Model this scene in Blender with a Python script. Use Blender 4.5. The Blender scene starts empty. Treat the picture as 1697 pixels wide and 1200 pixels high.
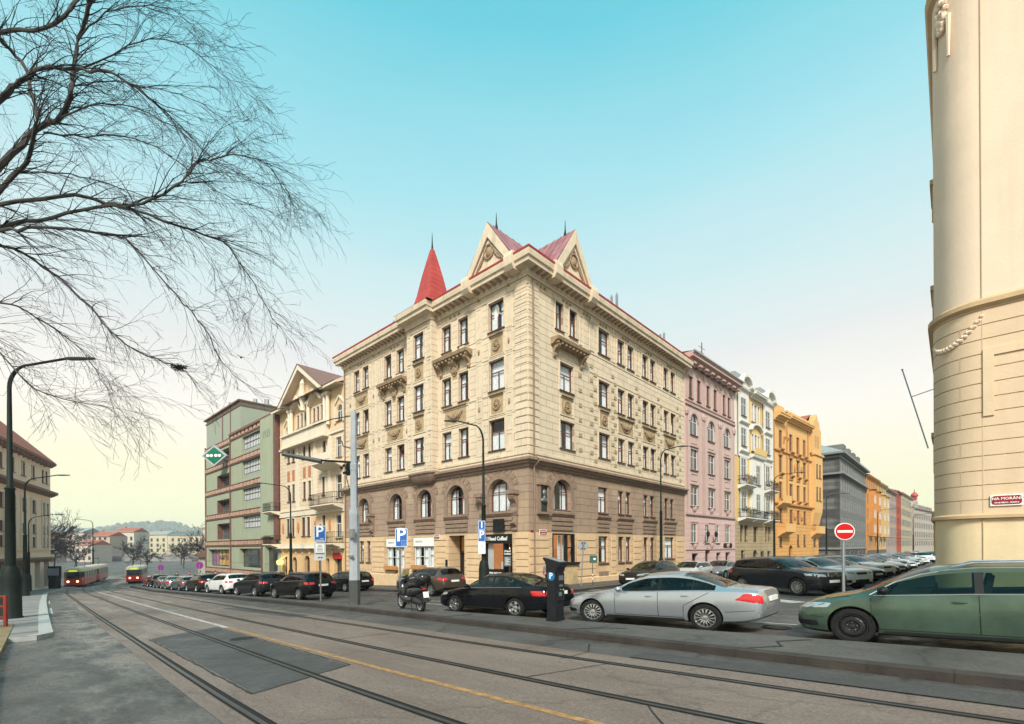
import bpy, bmesh, math, random
from math import sin, cos, pi, radians, sqrt, atan2
from mathutils import Vector, Matrix
from mathutils.bvhtree import BVHTree

S = bpy.context.scene
COL = S.collection
rnd = random.Random(7)

# ------------------------------------------------------------------ camera
cam = bpy.data.objects.new('camera', bpy.data.cameras.new('camera'))
COL.objects.link(cam)
cam.data.sensor_width = 36.0
cam.data.lens = 788.0 / 1697.0 * 36.0
cam.data.shift_y = 307.0 / 1697.0
cam.data.clip_start = 0.05
cam.data.clip_end = 6000
_f = Vector((-.6807, .7325, 0)).normalized()
_r = Vector((_f.y, -_f.x, 0))
_u = Vector((0, 0, 1))
_t = radians(.35)
_U = _u * cos(_t) + _r * sin(_t)
_R = _r * cos(_t) - _u * sin(_t)
cam.matrix_world = Matrix(((_R.x, _U.x, -_f.x, 0), (_R.y, _U.y, -_f.y, 0), (_R.z, _U.z, -_f.z, 1.95), (0, 0, 0, 1)))
S.camera = cam

# ------------------------------------------------------------------ world, sun, exposure
SUN_EL, SUN_AZ = 42.0, 3.0          # degrees; azimuth measured from the camera's back towards its left
sd = Vector((-_f.x, -_f.y, 0))
sd.rotate(Matrix.Rotation(radians(-SUN_AZ), 3, 'Z'))
sd = Vector((sd.x * cos(radians(SUN_EL)), sd.y * cos(radians(SUN_EL)), sin(radians(SUN_EL))))
w = bpy.data.worlds.new('World')
S.world = w
w.use_nodes = True
nt = w.node_tree
bg = nt.nodes['Background']
sky = nt.nodes.new('ShaderNodeTexSky')
sky.sky_type = 'NISHITA'
sky.sun_disc = False
sky.sun_elevation = radians(SUN_EL)
sky.sun_rotation = atan2(sd.x, sd.y)
tc = nt.nodes.new('ShaderNodeTexCoord')
sx = nt.nodes.new('ShaderNodeSeparateXYZ')
nt.links.new(tc.outputs['Generated'], sx.inputs[0])
nz = nt.nodes.new('ShaderNodeTexNoise')
nz.inputs['Scale'].default_value = 2.2
nz.inputs['Detail'].default_value = 3
mp = nt.nodes.new('ShaderNodeMapping')
mp.inputs['Scale'].default_value = (1, 1, 5)
nt.links.new(tc.outputs['Generated'], mp.inputs[0])
nt.links.new(mp.outputs[0], nz.inputs[0])
ma = nt.nodes.new('ShaderNodeMath')
ma.operation = 'MULTIPLY_ADD'
ma.inputs[1].default_value = .07
nt.links.new(nz.outputs[0], ma.inputs[0])
nt.links.new(sx.outputs[2], ma.inputs[2])
rp = nt.nodes.new('ShaderNodeValToRGB')
nt.links.new(ma.outputs[0], rp.inputs[0])
def lin(c):
    return tuple(((x / 255 + .055) / 1.055) ** 2.4 if x > 10 else x / 255 / 12.92 for x in c) + (1,)
E_ = [(0.0, (255, 250, 205)), (.05, (255, 250, 196)), (.14, (254, 247, 212)), (.24, (250, 244, 232)), (.34, (240, 241, 238)),
      (.46, (214, 239, 241)), (.60, (170, 229, 239)), (.74, (110, 209, 226)), (1.0, (78, 184, 210))]
EXPO = 0.88
k_ = 2 ** -EXPO
els = rp.color_ramp.elements
while len(els) > 1:
    els.remove(els[-1])
for i, (p_, c_) in enumerate(E_):
    e = els[0] if i == 0 else els.new(p_)
    e.position = min(1, p_ + .035)
    c_ = lin(c_)
    g_ = k_ * (1.12 if p_ <= .24 else 1)     # the low sky glows a little more
    e.color = (c_[0] * g_, c_[1] * g_, c_[2] * g_, 1)
mx = nt.nodes.new('ShaderNodeMixRGB')
mx.blend_type = 'ADD'
mx.inputs[0].default_value = .004
nt.links.new(rp.outputs[0], mx.inputs[1])
nt.links.new(sky.outputs[0], mx.inputs[2])
nt.links.new(mx.outputs[0], bg.inputs[0])
bg.inputs[1].default_value = 1.0
sl = bpy.data.lights.new('sun', 'SUN')
sl.energy = 3.25
sl.angle = radians(15)
sl.color = (1, .93, .82)
so = bpy.data.objects.new('sun', sl)
COL.objects.link(so)
so.rotation_euler = sd.to_track_quat('Z', 'Y').to_euler()
so.location = (0, 0, 60)
S.view_settings.view_transform = 'Standard'
S.view_settings.look = 'None'
S.view_settings.exposure = EXPO
S.view_settings.gamma = 1
S.view_settings.use_curve_mapping = False
try:
    S.cycles.max_bounces = 6
    S.cycles.transparent_max_bounces = 12
except Exception:
    pass

# ------------------------------------------------------------------ materials
MATS = {}
def _n(nt, t, **k):
    n = nt.nodes.new(t)
    for a, b in k.items():
        setattr(n, a, b)
    return n
def srgb(h):
    if isinstance(h, str):
        h = (int(h[0:2], 16), int(h[2:4], 16), int(h[4:6], 16))
        return lin(h)
    return tuple(h) + (1,) if len(h) == 3 else tuple(h)
def mat(name, col, rough=.8, metal=0, var=.12, scale=3.0, bump=0.0, bscale=None, coat=0, streak=0.0, streakcol=None, spec=.5, emit=None, estr=0, fine=0.0):
    """base colour with object-space noise variation, optional vertical rain streaks and bump"""
    if name in MATS:
        return MATS[name]
    m = bpy.data.materials.new(name)
    m.use_nodes = True
    nt = m.node_tree
    b = nt.nodes['Principled BSDF']
    c = srgb(col)
    b.inputs['Roughness'].default_value = rough
    b.inputs['Metallic'].default_value = metal
    b.inputs['Specular IOR Level'].default_value = spec
    b.inputs['Coat Weight'].default_value = coat
    b.inputs['Coat Roughness'].default_value = .04
    tc = _n(nt, 'ShaderNodeTexCoord')
    out = None
    if var:
        no = _n(nt, 'ShaderNodeTexNoise')
        no.inputs['Scale'].default_value = scale
        no.inputs['Detail'].default_value = 6
        no.inputs['Roughness'].default_value = .65
        nt.links.new(tc.outputs['Object'], no.inputs[0])
        mr = _n(nt, 'ShaderNodeMapRange')
        mr.inputs[1].default_value = .3
        mr.inputs[2].default_value = .7
        mr.inputs[3].default_value = 1 - var
        mr.inputs[4].default_value = 1 + var
        nt.links.new(no.outputs[0], mr.inputs[0])
        mu = _n(nt, 'ShaderNodeMixRGB', blend_type='MULTIPLY')
        mu.inputs[0].default_value = 1
        mu.inputs[1].default_value = c
        nt.links.new(mr.outputs[0], mu.inputs[2])
        out = mu.outputs[0]
    if streak:
        mp = _n(nt, 'ShaderNodeMapping')
        mp.inputs['Scale'].default_value = (1.6, 1.6, .12)
        nt.links.new(tc.outputs['Object'], mp.inputs[0])
        n2 = _n(nt, 'ShaderNodeTexNoise')
        n2.inputs['Scale'].default_value = 1.3
        n2.inputs['Detail'].default_value = 8
        n2.inputs['Roughness'].default_value = .7
        nt.links.new(mp.outputs[0], n2.inputs[0])
        r2 = _n(nt, 'ShaderNodeMapRange')
        r2.inputs[1].default_value = .5
        r2.inputs[2].default_value = .78
        r2.inputs[3].default_value = 0
        r2.inputs[4].default_value = streak
        nt.links.new(n2.outputs[0], r2.inputs[0])
        m2 = _n(nt, 'ShaderNodeMixRGB', blend_type='MIX')
        nt.links.new(r2.outputs[0], m2.inputs[0])
        if out: nt.links.new(out, m2.inputs[1])
        else: m2.inputs[1].default_value = c
        m2.inputs[2].default_value = srgb(streakcol) if streakcol else (c[0] * .45, c[1] * .42, c[2] * .4, 1)
        out = m2.outputs[0]
    if out: nt.links.new(out, b.inputs['Base Color'])
    else: b.inputs['Base Color'].default_value = c
    if bump:
        n3 = _n(nt, 'ShaderNodeTexNoise')
        n3.inputs['Scale'].default_value = bscale or scale * 8
        n3.inputs['Detail'].default_value = 8
        nt.links.new(tc.outputs['Object'], n3.inputs[0])
        bm = _n(nt, 'ShaderNodeBump')
        bm.inputs['Strength'].default_value = bump
        bm.inputs['Distance'].default_value = .02
        nt.links.new(n3.outputs[0], bm.inputs['Height'])
        nt.links.new(bm.outputs[0], b.inputs['Normal'])
    if emit:
        b.inputs['Emission Color'].default_value = srgb(emit)
        b.inputs['Emission Strength'].default_value = estr
    MATS[name] = m
    return m

def mat_wall(name, col, col2=None, zsplit=None, bw=1.1, bh=.46, joint=.018, jointdark=.55, bumpd=.03, var=.10, streak=.35, offset=.5, dirt='5a4a38', rough=.9, patch=0.0, patchcol=None, collo=None):
    """plaster wall with rusticated block joints in the facade's own x-z plane; zsplit = painted colour line"""
    if name in MATS:
        return MATS[name]
    m = bpy.data.materials.new(name)
    m.use_nodes = True
    nt = m.node_tree
    L = nt.links.new
    b = nt.nodes['Principled BSDF']
    b.inputs['Roughness'].default_value = rough
    b.inputs['Specular IOR Level'].default_value = .25
    tc = _n(nt, 'ShaderNodeTexCoord')
    sp = _n(nt, 'ShaderNodeSeparateXYZ')
    L(tc.outputs['Object'], sp.inputs[0])
    cb = _n(nt, 'ShaderNodeCombineXYZ')
    L(sp.outputs[0], cb.inputs[0])
    L(sp.outputs[2], cb.inputs[1])
    br = _n(nt, 'ShaderNodeTexBrick')
    br.offset = offset
    br.inputs['Scale'].default_value = 1
    br.inputs['Mortar Size'].default_value = joint
    br.inputs['Mortar Smooth'].default_value = .3
    br.inputs['Brick Width'].default_value = bw
    br.inputs['Row Height'].default_value = bh
    br.inputs['Bias'].default_value = 0
    br.inputs['Color1'].default_value = (1, 1, 1, 1)
    br.inputs['Color2'].default_value = (.93, .93, .92, 1)
    br.inputs['Mortar'].default_value = (jointdark, jointdark, jointdark, 1)
    L(cb.outputs[0], br.inputs[0])
    no = _n(nt, 'ShaderNodeTexNoise')
    no.inputs['Scale'].default_value = .9
    no.inputs['Detail'].default_value = 9
    no.inputs['Roughness'].default_value = .68
    L(tc.outputs['Object'], no.inputs[0])
    mr = _n(nt, 'ShaderNodeMapRange')
    mr.inputs[1].default_value = .3
    mr.inputs[2].default_value = .7
    mr.inputs[3].default_value = 1 - var
    mr.inputs[4].default_value = 1 + var
    L(no.outputs[0], mr.inputs[0])
    base = _n(nt, 'ShaderNodeMixRGB', blend_type='MIX')
    base.inputs[0].default_value = 0
    base.inputs[1].default_value = srgb(col)
    base.inputs[2].default_value = srgb(collo or col)
    if zsplit is not None:
        gt = _n(nt, 'ShaderNodeMath', operation='LESS_THAN')
        gt.inputs[1].default_value = zsplit
        L(sp.outputs[2], gt.inputs[0])
        L(gt.outputs[0], base.inputs[0])
    cur = base.outputs[0]
    if patch:
        n5 = _n(nt, 'ShaderNodeTexNoise')
        n5.inputs['Scale'].default_value = .28
        n5.inputs['Detail'].default_value = 5
        L(tc.outputs['Object'], n5.inputs[0])
        r5 = _n(nt, 'ShaderNodeMapRange')
        r5.inputs[1].default_value = .45
        r5.inputs[2].default_value = .62
        r5.inputs[4].default_value = patch
        L(n5.outputs[0], r5.inputs[0])
        m5 = _n(nt, 'ShaderNodeMixRGB', blend_type='MIX')
        L(r5.outputs[0], m5.inputs[0])
        L(cur, m5.inputs[1])
        m5.inputs[2].default_value = srgb(patchcol)
        cur = m5.outputs[0]
    m1 = _n(nt, 'ShaderNodeMixRGB', blend_type='MULTIPLY')
    m1.inputs[0].default_value = 1
    L(cur, m1.inputs[1])
    L(mr.outputs[0], m1.inputs[2])
    m2 = _n(nt, 'ShaderNodeMixRGB', blend_type='MULTIPLY')
    m2.inputs[0].default_value = 1
    L(m1.outputs[0], m2.inputs[1])
    L(br.outputs[0], m2.inputs[2])
    cur = m2.outputs[0]
    if streak:
        mp = _n(nt, 'ShaderNodeMapping')
        mp.inputs['Scale'].default_value = (1.5, 1.5, .1)
        L(tc.outputs['Object'], mp.inputs[0])
        n2 = _n(nt, 'ShaderNodeTexNoise')
        n2.inputs['Scale'].default_value = 1.1
        n2.inputs['Detail'].default_value = 9
        n2.inputs['Roughness'].default_value = .72
        L(mp.outputs[0], n2.inputs[0])
        r2 = _n(nt, 'ShaderNodeMapRange')
        r2.inputs[1].default_value = .5
        r2.inputs[2].default_value = .8
        r2.inputs[3].default_value = 0
        r2.inputs[4].default_value = streak
        L(n2.outputs[0], r2.inputs[0])
        m3 = _n(nt, 'ShaderNodeMixRGB', blend_type='MIX')
        L(r2.outputs[0], m3.inputs[0])
        L(cur, m3.inputs[1])
        m3.inputs[2].default_value = srgb(dirt)
        cur = m3.outputs[0]
    L(cur, b.inputs['Base Color'])
    bm = _n(nt, 'ShaderNodeBump')
    bm.inputs['Strength'].default_value = 1
    bm.inputs['Distance'].default_value = bumpd
    ad = _n(nt, 'ShaderNodeMath', operation='MULTIPLY_ADD')
    n4 = _n(nt, 'ShaderNodeTexNoise')
    n4.inputs['Scale'].default_value = 18
    n4.inputs['Detail'].default_value = 6
    L(tc.outputs['Object'], n4.inputs[0])
    L(n4.outputs[0], ad.inputs[0])
    ad.inputs[1].default_value = .25
    inv = _n(nt, 'ShaderNodeMath', operation='SUBTRACT')
    inv.inputs[0].default_value = 1
    L(br.outputs['Fac'], inv.inputs[1])
    L(inv.outputs[0], ad.inputs[2])
    L(ad.outputs[0], bm.inputs['Height'])
    L(bm.outputs[0], b.inputs['Normal'])
    MATS[name] = m
    return m

def mat_asphalt(name, c1, c2, wet=.012, scale=1.0, rlo=.35, rhi=.85, crack=0.0, streakx=1.0):
    if name in MATS:
        return MATS[name]
    m = bpy.data.materials.new(name)
    m.use_nodes = True
    nt = m.node_tree
    L = nt.links.new
    b = nt.nodes['Principled BSDF']
    tc = _n(nt, 'ShaderNodeTexCoord')
    mp = _n(nt, 'ShaderNodeMapping')
    mp.inputs['Scale'].default_value = (streakx, 1, 1)
    L(tc.outputs['Object'], mp.inputs[0])
    a = _n(nt, 'ShaderNodeTexNoise')
    a.inputs['Scale'].default_value = .55 * scale
    a.inputs['Detail'].default_value = 10
    a.inputs['Roughness'].default_value = .72
    a.inputs['Distortion'].default_value = .6
    L(mp.outputs[0], a.inputs[0])
    r = _n(nt, 'ShaderNodeMapRange')
    r.inputs[1].default_value = .38
    r.inputs[2].default_value = .66
    L(a.outputs[0], r.inputs[0])
    f = _n(nt, 'ShaderNodeTexNoise')
    f.inputs['Scale'].default_value = 26
    f.inputs['Detail'].default_value = 5
    f.inputs['Roughness'].default_value = .8
    L(tc.outputs['Object'], f.inputs[0])
    fr = _n(nt, 'ShaderNodeMapRange')
    fr.inputs[1].default_value = .3
    fr.inputs[2].default_value = .7
    fr.inputs[3].default_value = .45
    fr.inputs[4].default_value = 1.55
    L(f.outputs[0], fr.inputs[0])
    mxx = _n(nt, 'ShaderNodeMixRGB', blend_type='MIX')
    mxx.inputs[1].default_value = srgb(c1)
    mxx.inputs[2].default_value = srgb(c2)
    L(r.outputs[0], mxx.inputs[0])
    mu = _n(nt, 'ShaderNodeMixRGB', blend_type='MULTIPLY')
    mu.inputs[0].default_value = 1
    L(mxx.outputs[0], mu.inputs[1])
    L(fr.outputs[0], mu.inputs[2])
    cur = mu.outputs[0]
    if crack:
        v = _n(nt, 'ShaderNodeTexVoronoi', feature='DISTANCE_TO_EDGE')
        v.inputs['Scale'].default_value = .22
        dn = _n(nt, 'ShaderNodeTexNoise')
        dn.inputs['Scale'].default_value = 1.5
        dn.inputs['Detail'].default_value = 6
        L(tc.outputs['Object'], dn.inputs[0])
        mm = _n(nt, 'ShaderNodeMixRGB', blend_type='ADD')
        mm.inputs[0].default_value = .9
        L(tc.outputs['Object'], mm.inputs[1])
        L(dn.outputs['Color'], mm.inputs[2])
        L(mm.outputs[0], v.inputs[0])
        rr = _n(nt, 'ShaderNodeMapRange')
        rr.inputs[1].default_value = .0
        rr.inputs[2].default_value = .014
        rr.inputs[3].default_value = 1 - crack
        rr.inputs[4].default_value = 1
        L(v.outputs[0], rr.inputs[0])
        m3 = _n(nt, 'ShaderNodeMixRGB', blend_type='MULTIPLY')
        m3.inputs[0].default_value = 1
        L(cur, m3.inputs[1])
        L(rr.outputs[0], m3.inputs[2])
        cur = m3.outputs[0]
    L(cur, b.inputs['Base Color'])
    g = _n(nt, 'ShaderNodeTexNoise')
    g.inputs['Scale'].default_value = .8 * scale
    g.inputs['Detail'].default_value = 8
    g.inputs['Roughness'].default_value = .75
    L(mp.outputs[0], g.inputs[0])
    gr = _n(nt, 'ShaderNodeMapRange')
    gr.inputs[1].default_value = .35 if wet == .012 else .4
    gr.inputs[2].default_value = .62
    gr.inputs[3].default_value = rlo
    gr.inputs[4].default_value = rhi
    L(g.outputs[0], gr.inputs[0])
    L(gr.outputs[0], b.inputs['Roughness'])
    b.inputs['Specular IOR Level'].default_value = .5
    bm = _n(nt, 'ShaderNodeBump')
    bm.inputs['Strength'].default_value = .7
    bm.inputs['Distance'].default_value = wet
    if wet > .012: f.inputs['Scale'].default_value = 16
    L(f.outputs[0], bm.inputs['Height'])
    L(bm.outputs[0], b.inputs['Normal'])
    MATS[name] = m
    return m

def mat_glass(name, tint=(.75, .85, .8), trans=.5, rough=.02, ior=1.55):
    if name in MATS:
        return MATS[name]
    m = bpy.data.materials.new(name)
    m.use_nodes = True
    nt = m.node_tree
    nt.nodes.remove(nt.nodes['Principled BSDF'])
    o = nt.nodes['Material Output']
    t = _n(nt, 'ShaderNodeBsdfTransparent')
    t.inputs[0].default_value = (tint[0] * trans, tint[1] * trans, tint[2] * trans, 1)
    g = _n(nt, 'ShaderNodeBsdfGlossy')
    g.inputs['Roughness'].default_value = rough
    fr = _n(nt, 'ShaderNodeFresnel')
    ge = _n(nt, 'ShaderNodeNewGeometry')
    fm = _n(nt, 'ShaderNodeMath', operation='MULTIPLY_ADD')
    fm.inputs[1].default_value = 1 / ior - ior
    fm.inputs[2].default_value = ior
    nt.links.new(ge.outputs['Backfacing'], fm.inputs[0])
    nt.links.new(fm.outputs[0], fr.inputs[0])
    mx = _n(nt, 'ShaderNodeMixShader')
    nt.links.new(fr.outputs[0], mx.inputs[0])
    nt.links.new(t.outputs[0], mx.inputs[1])
    nt.links.new(g.outputs[0], mx.inputs[2])
    nt.links.new(mx.outputs[0], o.inputs[0])
    MATS[name] = m
    return m

M_glass = mat_glass('window_glass', (.92, .96, .98), .88)
M_carglass = mat_glass('car_glass', (.68, .88, .78), .5, .01, 1.5)
M_cardark = mat_glass('tinted_car_glass', (.7, .75, .75), .16, .01, 1.5)
M_glassop = mat('far_glass', (.035, .04, .045), rough=.08, var=.5, scale=.8, spec=.9)
M_inside = mat('room_dark', (.03, .028, .025), rough=.9, var=.3)
M_curtain = mat('curtain_cloth', (.85, .86, .86), rough=.9, var=.15, scale=6)
M_metal = mat('galvanised_steel', (.32, .34, .36), rough=.45, metal=.6, var=.15, scale=8)
M_iron = mat('black_iron', (.012, .013, .012), rough=.6, var=.3, scale=6, spec=.2)
M_white = mat('white_paint', (.75, .75, .72), rough=.5, var=.06)
M_black = mat('black_plastic', (.009, .0095, .010), rough=.5, var=.25, scale=5, spec=.25)
M_rubber = mat('tyre_rubber', (.013, .013, .013), rough=.8, var=.3, scale=12, spec=.2)
M_alloy = mat('alloy_rim', (.52, .53, .54), rough=.28, metal=.9, var=.05)
M_redroof = mat('red_metal_roof', (.42, .055, .045), rough=.5, var=.18, scale=1.5, streak=.3, streakcol=(.2, .03, .03))
M_tile = mat('red_tile_roof', (.33, .09, .05), rough=.85, var=.3, scale=4)
M_slate = mat('grey_metal_roof', (.26, .28, .28), rough=.55, var=.15, scale=1.5)
M_chrome = mat('chrome', (.7, .7, .7), rough=.12, metal=1, var=0)
M_redlamp = mat('red_lamp_glass', (.5, .008, .012), rough=.08, var=0, coat=1)
M_clearlamp = mat('clear_lamp_glass', (.45, .47, .48), rough=.08, metal=.5, var=0, coat=1)
M_plate = mat('plate_white', (.72, .73, .7), rough=.4, var=.03)

# ------------------------------------------------------------------ mesh helpers
class MB:
    def __init__(s):
        s.v, s.f, s.m = [], [], []
    def add(s, vs, fs, mi=0):
        o = len(s.v)
        s.v += [tuple(p) for p in vs]
        s.f += [tuple(i + o for i in f) for f in fs]
        s.m += [mi] * len(fs)
        return s
    def quad(s, a, b, c, d, mi=0):
        return s.add([a, b, c, d], [(0, 1, 2, 3)], mi)
    def box(s, x0, x1, y0, y1, z0, z1, mi=0):
        vs = [(x0, y0, z0), (x1, y0, z0), (x1, y1, z0), (x0, y1, z0), (x0, y0, z1), (x1, y0, z1), (x1, y1, z1), (x0, y1, z1)]
        return s.add(vs, [(3, 2, 1, 0), (4, 5, 6, 7), (0, 1, 5, 4), (1, 2, 6, 5), (2, 3, 7, 6), (3, 0, 4, 7)], mi)
    def prism(s, poly, a, b, ax='y', mi=0):
        """poly of 2D points extruded from a to b along ax; plane is (x,z) for y, (y,z) for x, (x,y) for z"""
        def P(p, t):
            return (p[0], t, p[1]) if ax == 'y' else ((t, p[0], p[1]) if ax == 'x' else (p[0], p[1], t))
        n = len(poly)
        vs = [P(p, a) for p in poly] + [P(p, b) for p in poly]
        fs = [tuple(range(n)), tuple(range(2 * n - 1, n - 1, -1))] + [(i, i + n, (i + 1) % n + n, (i + 1) % n) for i in range(n)]
        return s.add(vs, fs, mi)
    def tube(s, path, rad, n=6, mi=0, cap=True):
        path = [Vector(p) for p in path]
        if not isinstance(rad, (list, tuple)):
            rad = [rad] * len(path)
        o = len(s.v)
        up = Vector((0, 0, 1))
        for i, p in enumerate(path):
            d = (path[min(i + 1, len(path) - 1)] - path[max(i - 1, 0)]).normalized()
            a = d.cross(up)
            if a.length < .05: a = d.cross(Vector((1, 0, 0)))
            a.normalize()
            b = d.cross(a)
            for k in range(n):
                q = p + (a * cos(2 * pi * k / n) + b * sin(2 * pi * k / n)) * rad[i]
                s.v.append(tuple(q))
        for i in range(len(path) - 1):
            for k in range(n):
                s.f.append((o + i * n + k, o + i * n + (k + 1) % n, o + (i + 1) * n + (k + 1) % n, o + (i + 1) * n + k))
                s.m.append(mi)
        if cap:
            s.f.append(tuple(o + k for k in range(n))[::-1]); s.m.append(mi)
            e = o + (len(path) - 1) * n
            s.f.append(tuple(e + k for k in range(n))); s.m.append(mi)
        return s
    def lathe(s, prof, n=16, c=(0, 0, 0), ax='z', mi=0, a0=0, a1=2 * pi):
        full = abs(a1 - a0 - 2 * pi) < 1e-6
        o = len(s.v)
        N = n if full else n + 1
        for (r, z) in prof:
            for k in range(N):
                t = a0 + (a1 - a0) * k / n
                x, y = r * cos(t), r * sin(t)
                p = (x, y, z) if ax == 'z' else ((z, x, y) if ax == 'x' else (x, z, y))
                s.v.append((p[0] + c[0], p[1] + c[1], p[2] + c[2]))
        for i in range(len(prof) - 1):
            for k in range(n):
                k2 = (k + 1) % N
                s.f.append((o + i * N + k, o + i * N + k2, o + (i + 1) * N + k2, o + (i + 1) * N + k)); s.m.append(mi)
        return s
    def blob(s, c, r, sc=(1, 1, 1), mi=0, n=6, m=4):
        return s.lathe([(max(1e-4, r * sin(pi * i / m)) , -r * cos(pi * i / m)) for i in range(m + 1)], n, (0, 0, 0), 'z', mi)._fix(c, sc, (m + 1) * n)
    def _fix(s, c, sc, cnt):
        for i in range(len(s.v) - cnt, len(s.v)):
            p = s.v[i]
            s.v[i] = (p[0] * sc[0] + c[0], p[1] * sc[1] + c[1], p[2] * sc[2] + c[2])
        return s
    def mesh(s, name, mats, ang=35, smooth=True, weld=False):
        me = bpy.data.meshes.new(name)
        me.from_pydata(s.v, [], s.f)
        for m in (mats if isinstance(mats, (list, tuple)) else [mats]):
            me.materials.append(m)
        me.polygons.foreach_set('material_index', s.m)
        bm = bmesh.new()
        bm.from_mesh(me)
        if weld: bmesh.ops.remove_doubles(bm, verts=bm.verts, dist=1e-4)
        bmesh.ops.recalc_face_normals(bm, faces=bm.faces)
        bm.to_mesh(me)
        bm.free()
        if smooth:
            me.polygons.foreach_set('use_smooth', [True] * len(me.polygons))
            me.set_sharp_from_angle(angle=radians(ang))
        me.update()
        return me

def put(name, me, parent=None, loc=(0, 0, 0), rz=0, rot=None):
    o = bpy.data.objects.new(name, me)
    COL.objects.link(o)
    if parent: o.parent = parent
    o.location = loc
    o.rotation_euler = rot if rot else (0, 0, rz)
    return o
def obj(name, mb, mats, parent=None, loc=(0, 0, 0), rz=0, rot=None, ang=35, smooth=True, weld=False):
    return put(name, mb.mesh(name, mats, ang, smooth, weld), parent, loc, rz, rot)
def tag(o, label, cat, group=None):
    o['label'] = label
    o['category'] = cat
    if group: o['group'] = group
    return o
def thing(name, label, cat, loc, rz=0, group=None, rot=None):
    o = bpy.data.objects.new(name, None)
    COL.objects.link(o)
    o.location = loc
    o.rotation_euler = rot if rot else (0, 0, rz)
    o.empty_display_size = .2
    return tag(o, label, cat, group)
def struct(name, mb, mats, **k):
    o = obj(name, mb, mats, **k)
    o['kind'] = 'structure'
    return o
def text_mb(txt, size, extr=.004, bold=0.0, font_scale_x=1.0):
    cu = bpy.data.curves.new('lettering', 'FONT')
    cu.body = txt
    cu.size = size
    cu.align_x = 'CENTER'
    cu.align_y = 'CENTER'
    cu.extrude = extr
    cu.offset = bold
    cu.resolution_u = 2
    t = bpy.data.objects.new('lettering', cu)
    COL.objects.link(t)
    dg = bpy.context.evaluated_depsgraph_get()
    me = bpy.data.meshes.new_from_object(t.evaluated_get(dg))
    bpy.data.objects.remove(t)
    mb = MB()
    # text lies in x-y; stand it up into x-z facing -y
    mb.add([(v.co.x * font_scale_x, -v.co.z, v.co.y) for v in me.vertices], [tuple(p.vertices) for p in me.polygons])
    bpy.data.meshes.remove(me)
    return mb
def lettering(txt, size, m, parent, loc, rz=0, name='lettering', bold=0.0, sx=1.0):
    return obj(name, text_mb(txt, size, bold=bold, font_scale_x=sx), m, parent, loc, rz, smooth=False)

def gz(x, y):
    return .039 * max(-110, min(40, x)) - .008 * max(0, min(y, 300) - 25)

# ------------------------------------------------------------------ ground, road, pavements
def sheet(polyA, polyB, dz, ny=1):
    """strip between two polylines of equal length, draped on the slope"""
    mb = MB()
    n = len(polyA)
    for i in range(n):
        for j in range(ny + 1):
            t = j / ny
            x = polyA[i][0] * (1 - t) + polyB[i][0] * t
            y = polyA[i][1] * (1 - t) + polyB[i][1] * t
            mb.v.append((x, y, gz(x, y) + dz))
    for i in range(n - 1):
        for j in range(ny):
            a = i * (ny + 1) + j
            mb.f.append((a, a + 1, a + ny + 2, a + ny + 1)); mb.m.append(0)
    return mb
def interp(pts, x):
    pts = sorted(pts)
    if x <= pts[0][0]: return pts[0][1]
    for (a, b), (c, d) in zip(pts, pts[1:]):
        if x <= c:
            # smooth hermite-ish
            t = (x - a) / (c - a)
            return b + (d - b) * t
    return pts[-1][1]
A_asph = mat_asphalt('grey_asphalt', (.052, .047, .044), (.095, .087, .08), rlo=.3, rhi=.85, crack=.5)
A_tram = mat_asphalt('brownish_tram_lane_surface', (.135, .099, .082), (.19, .145, .12), rlo=.35, rhi=.85, streakx=.25, crack=.25)
A_wet = mat_asphalt('wet_asphalt', (.04, .037, .035), (.085, .079, .074), wet=.0121, rlo=.16, rhi=.7, scale=1.6, streakx=.45)
A_patch = mat_asphalt('dark_asphalt_patch', (.04, .038, .037), (.062, .06, .058), rlo=.4, rhi=.8)
A_pave = mat_asphalt('pavement_asphalt', (.058, .053, .048), (.10, .092, .083), rlo=.45, rhi=.9, crack=.4)
A_kerb = mat('granite_kerb', (.034, .026, .022), rough=.85, var=.55, scale=1.1, bump=.4, bscale=40)
A_kerbl = mat('pale_kerb', (.36, .36, .35), rough=.7, var=.2, scale=2.2, bump=.3, bscale=40)
A_cobble = mat_wall('paving_stones', (.24, .235, .225), bw=.2, bh=.12, joint=.01, jointdark=.5, bumpd=.01, streak=0, var=.2)
A_earth = mat('distant_ground', (.12, .12, .10), var=.3, scale=.05)
xs = [-700, -400, -250, -180, -140, -110, -95, -80, -65, -50, -40, -30, -20, -10, 0, 10, 20, 40, 120, 500]
ys = [-300, -100, -40, -15, -5, 0, 5, 10, 15, 20, 25, 35, 60, 100, 200, 300, 500, 900]
mb = MB()
for x in xs:
    for y in ys:
        mb.v.append((x, y, gz(x, y) - .012))
for i in range(len(xs) - 1):
    for j in range(len(ys) - 1):
        a = i * len(ys) + j
        mb.f.append((a, a + 1, a + len(ys) + 1, a + len(ys))); mb.m.append(0)
struct('ground', mb, A_asph)

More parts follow.
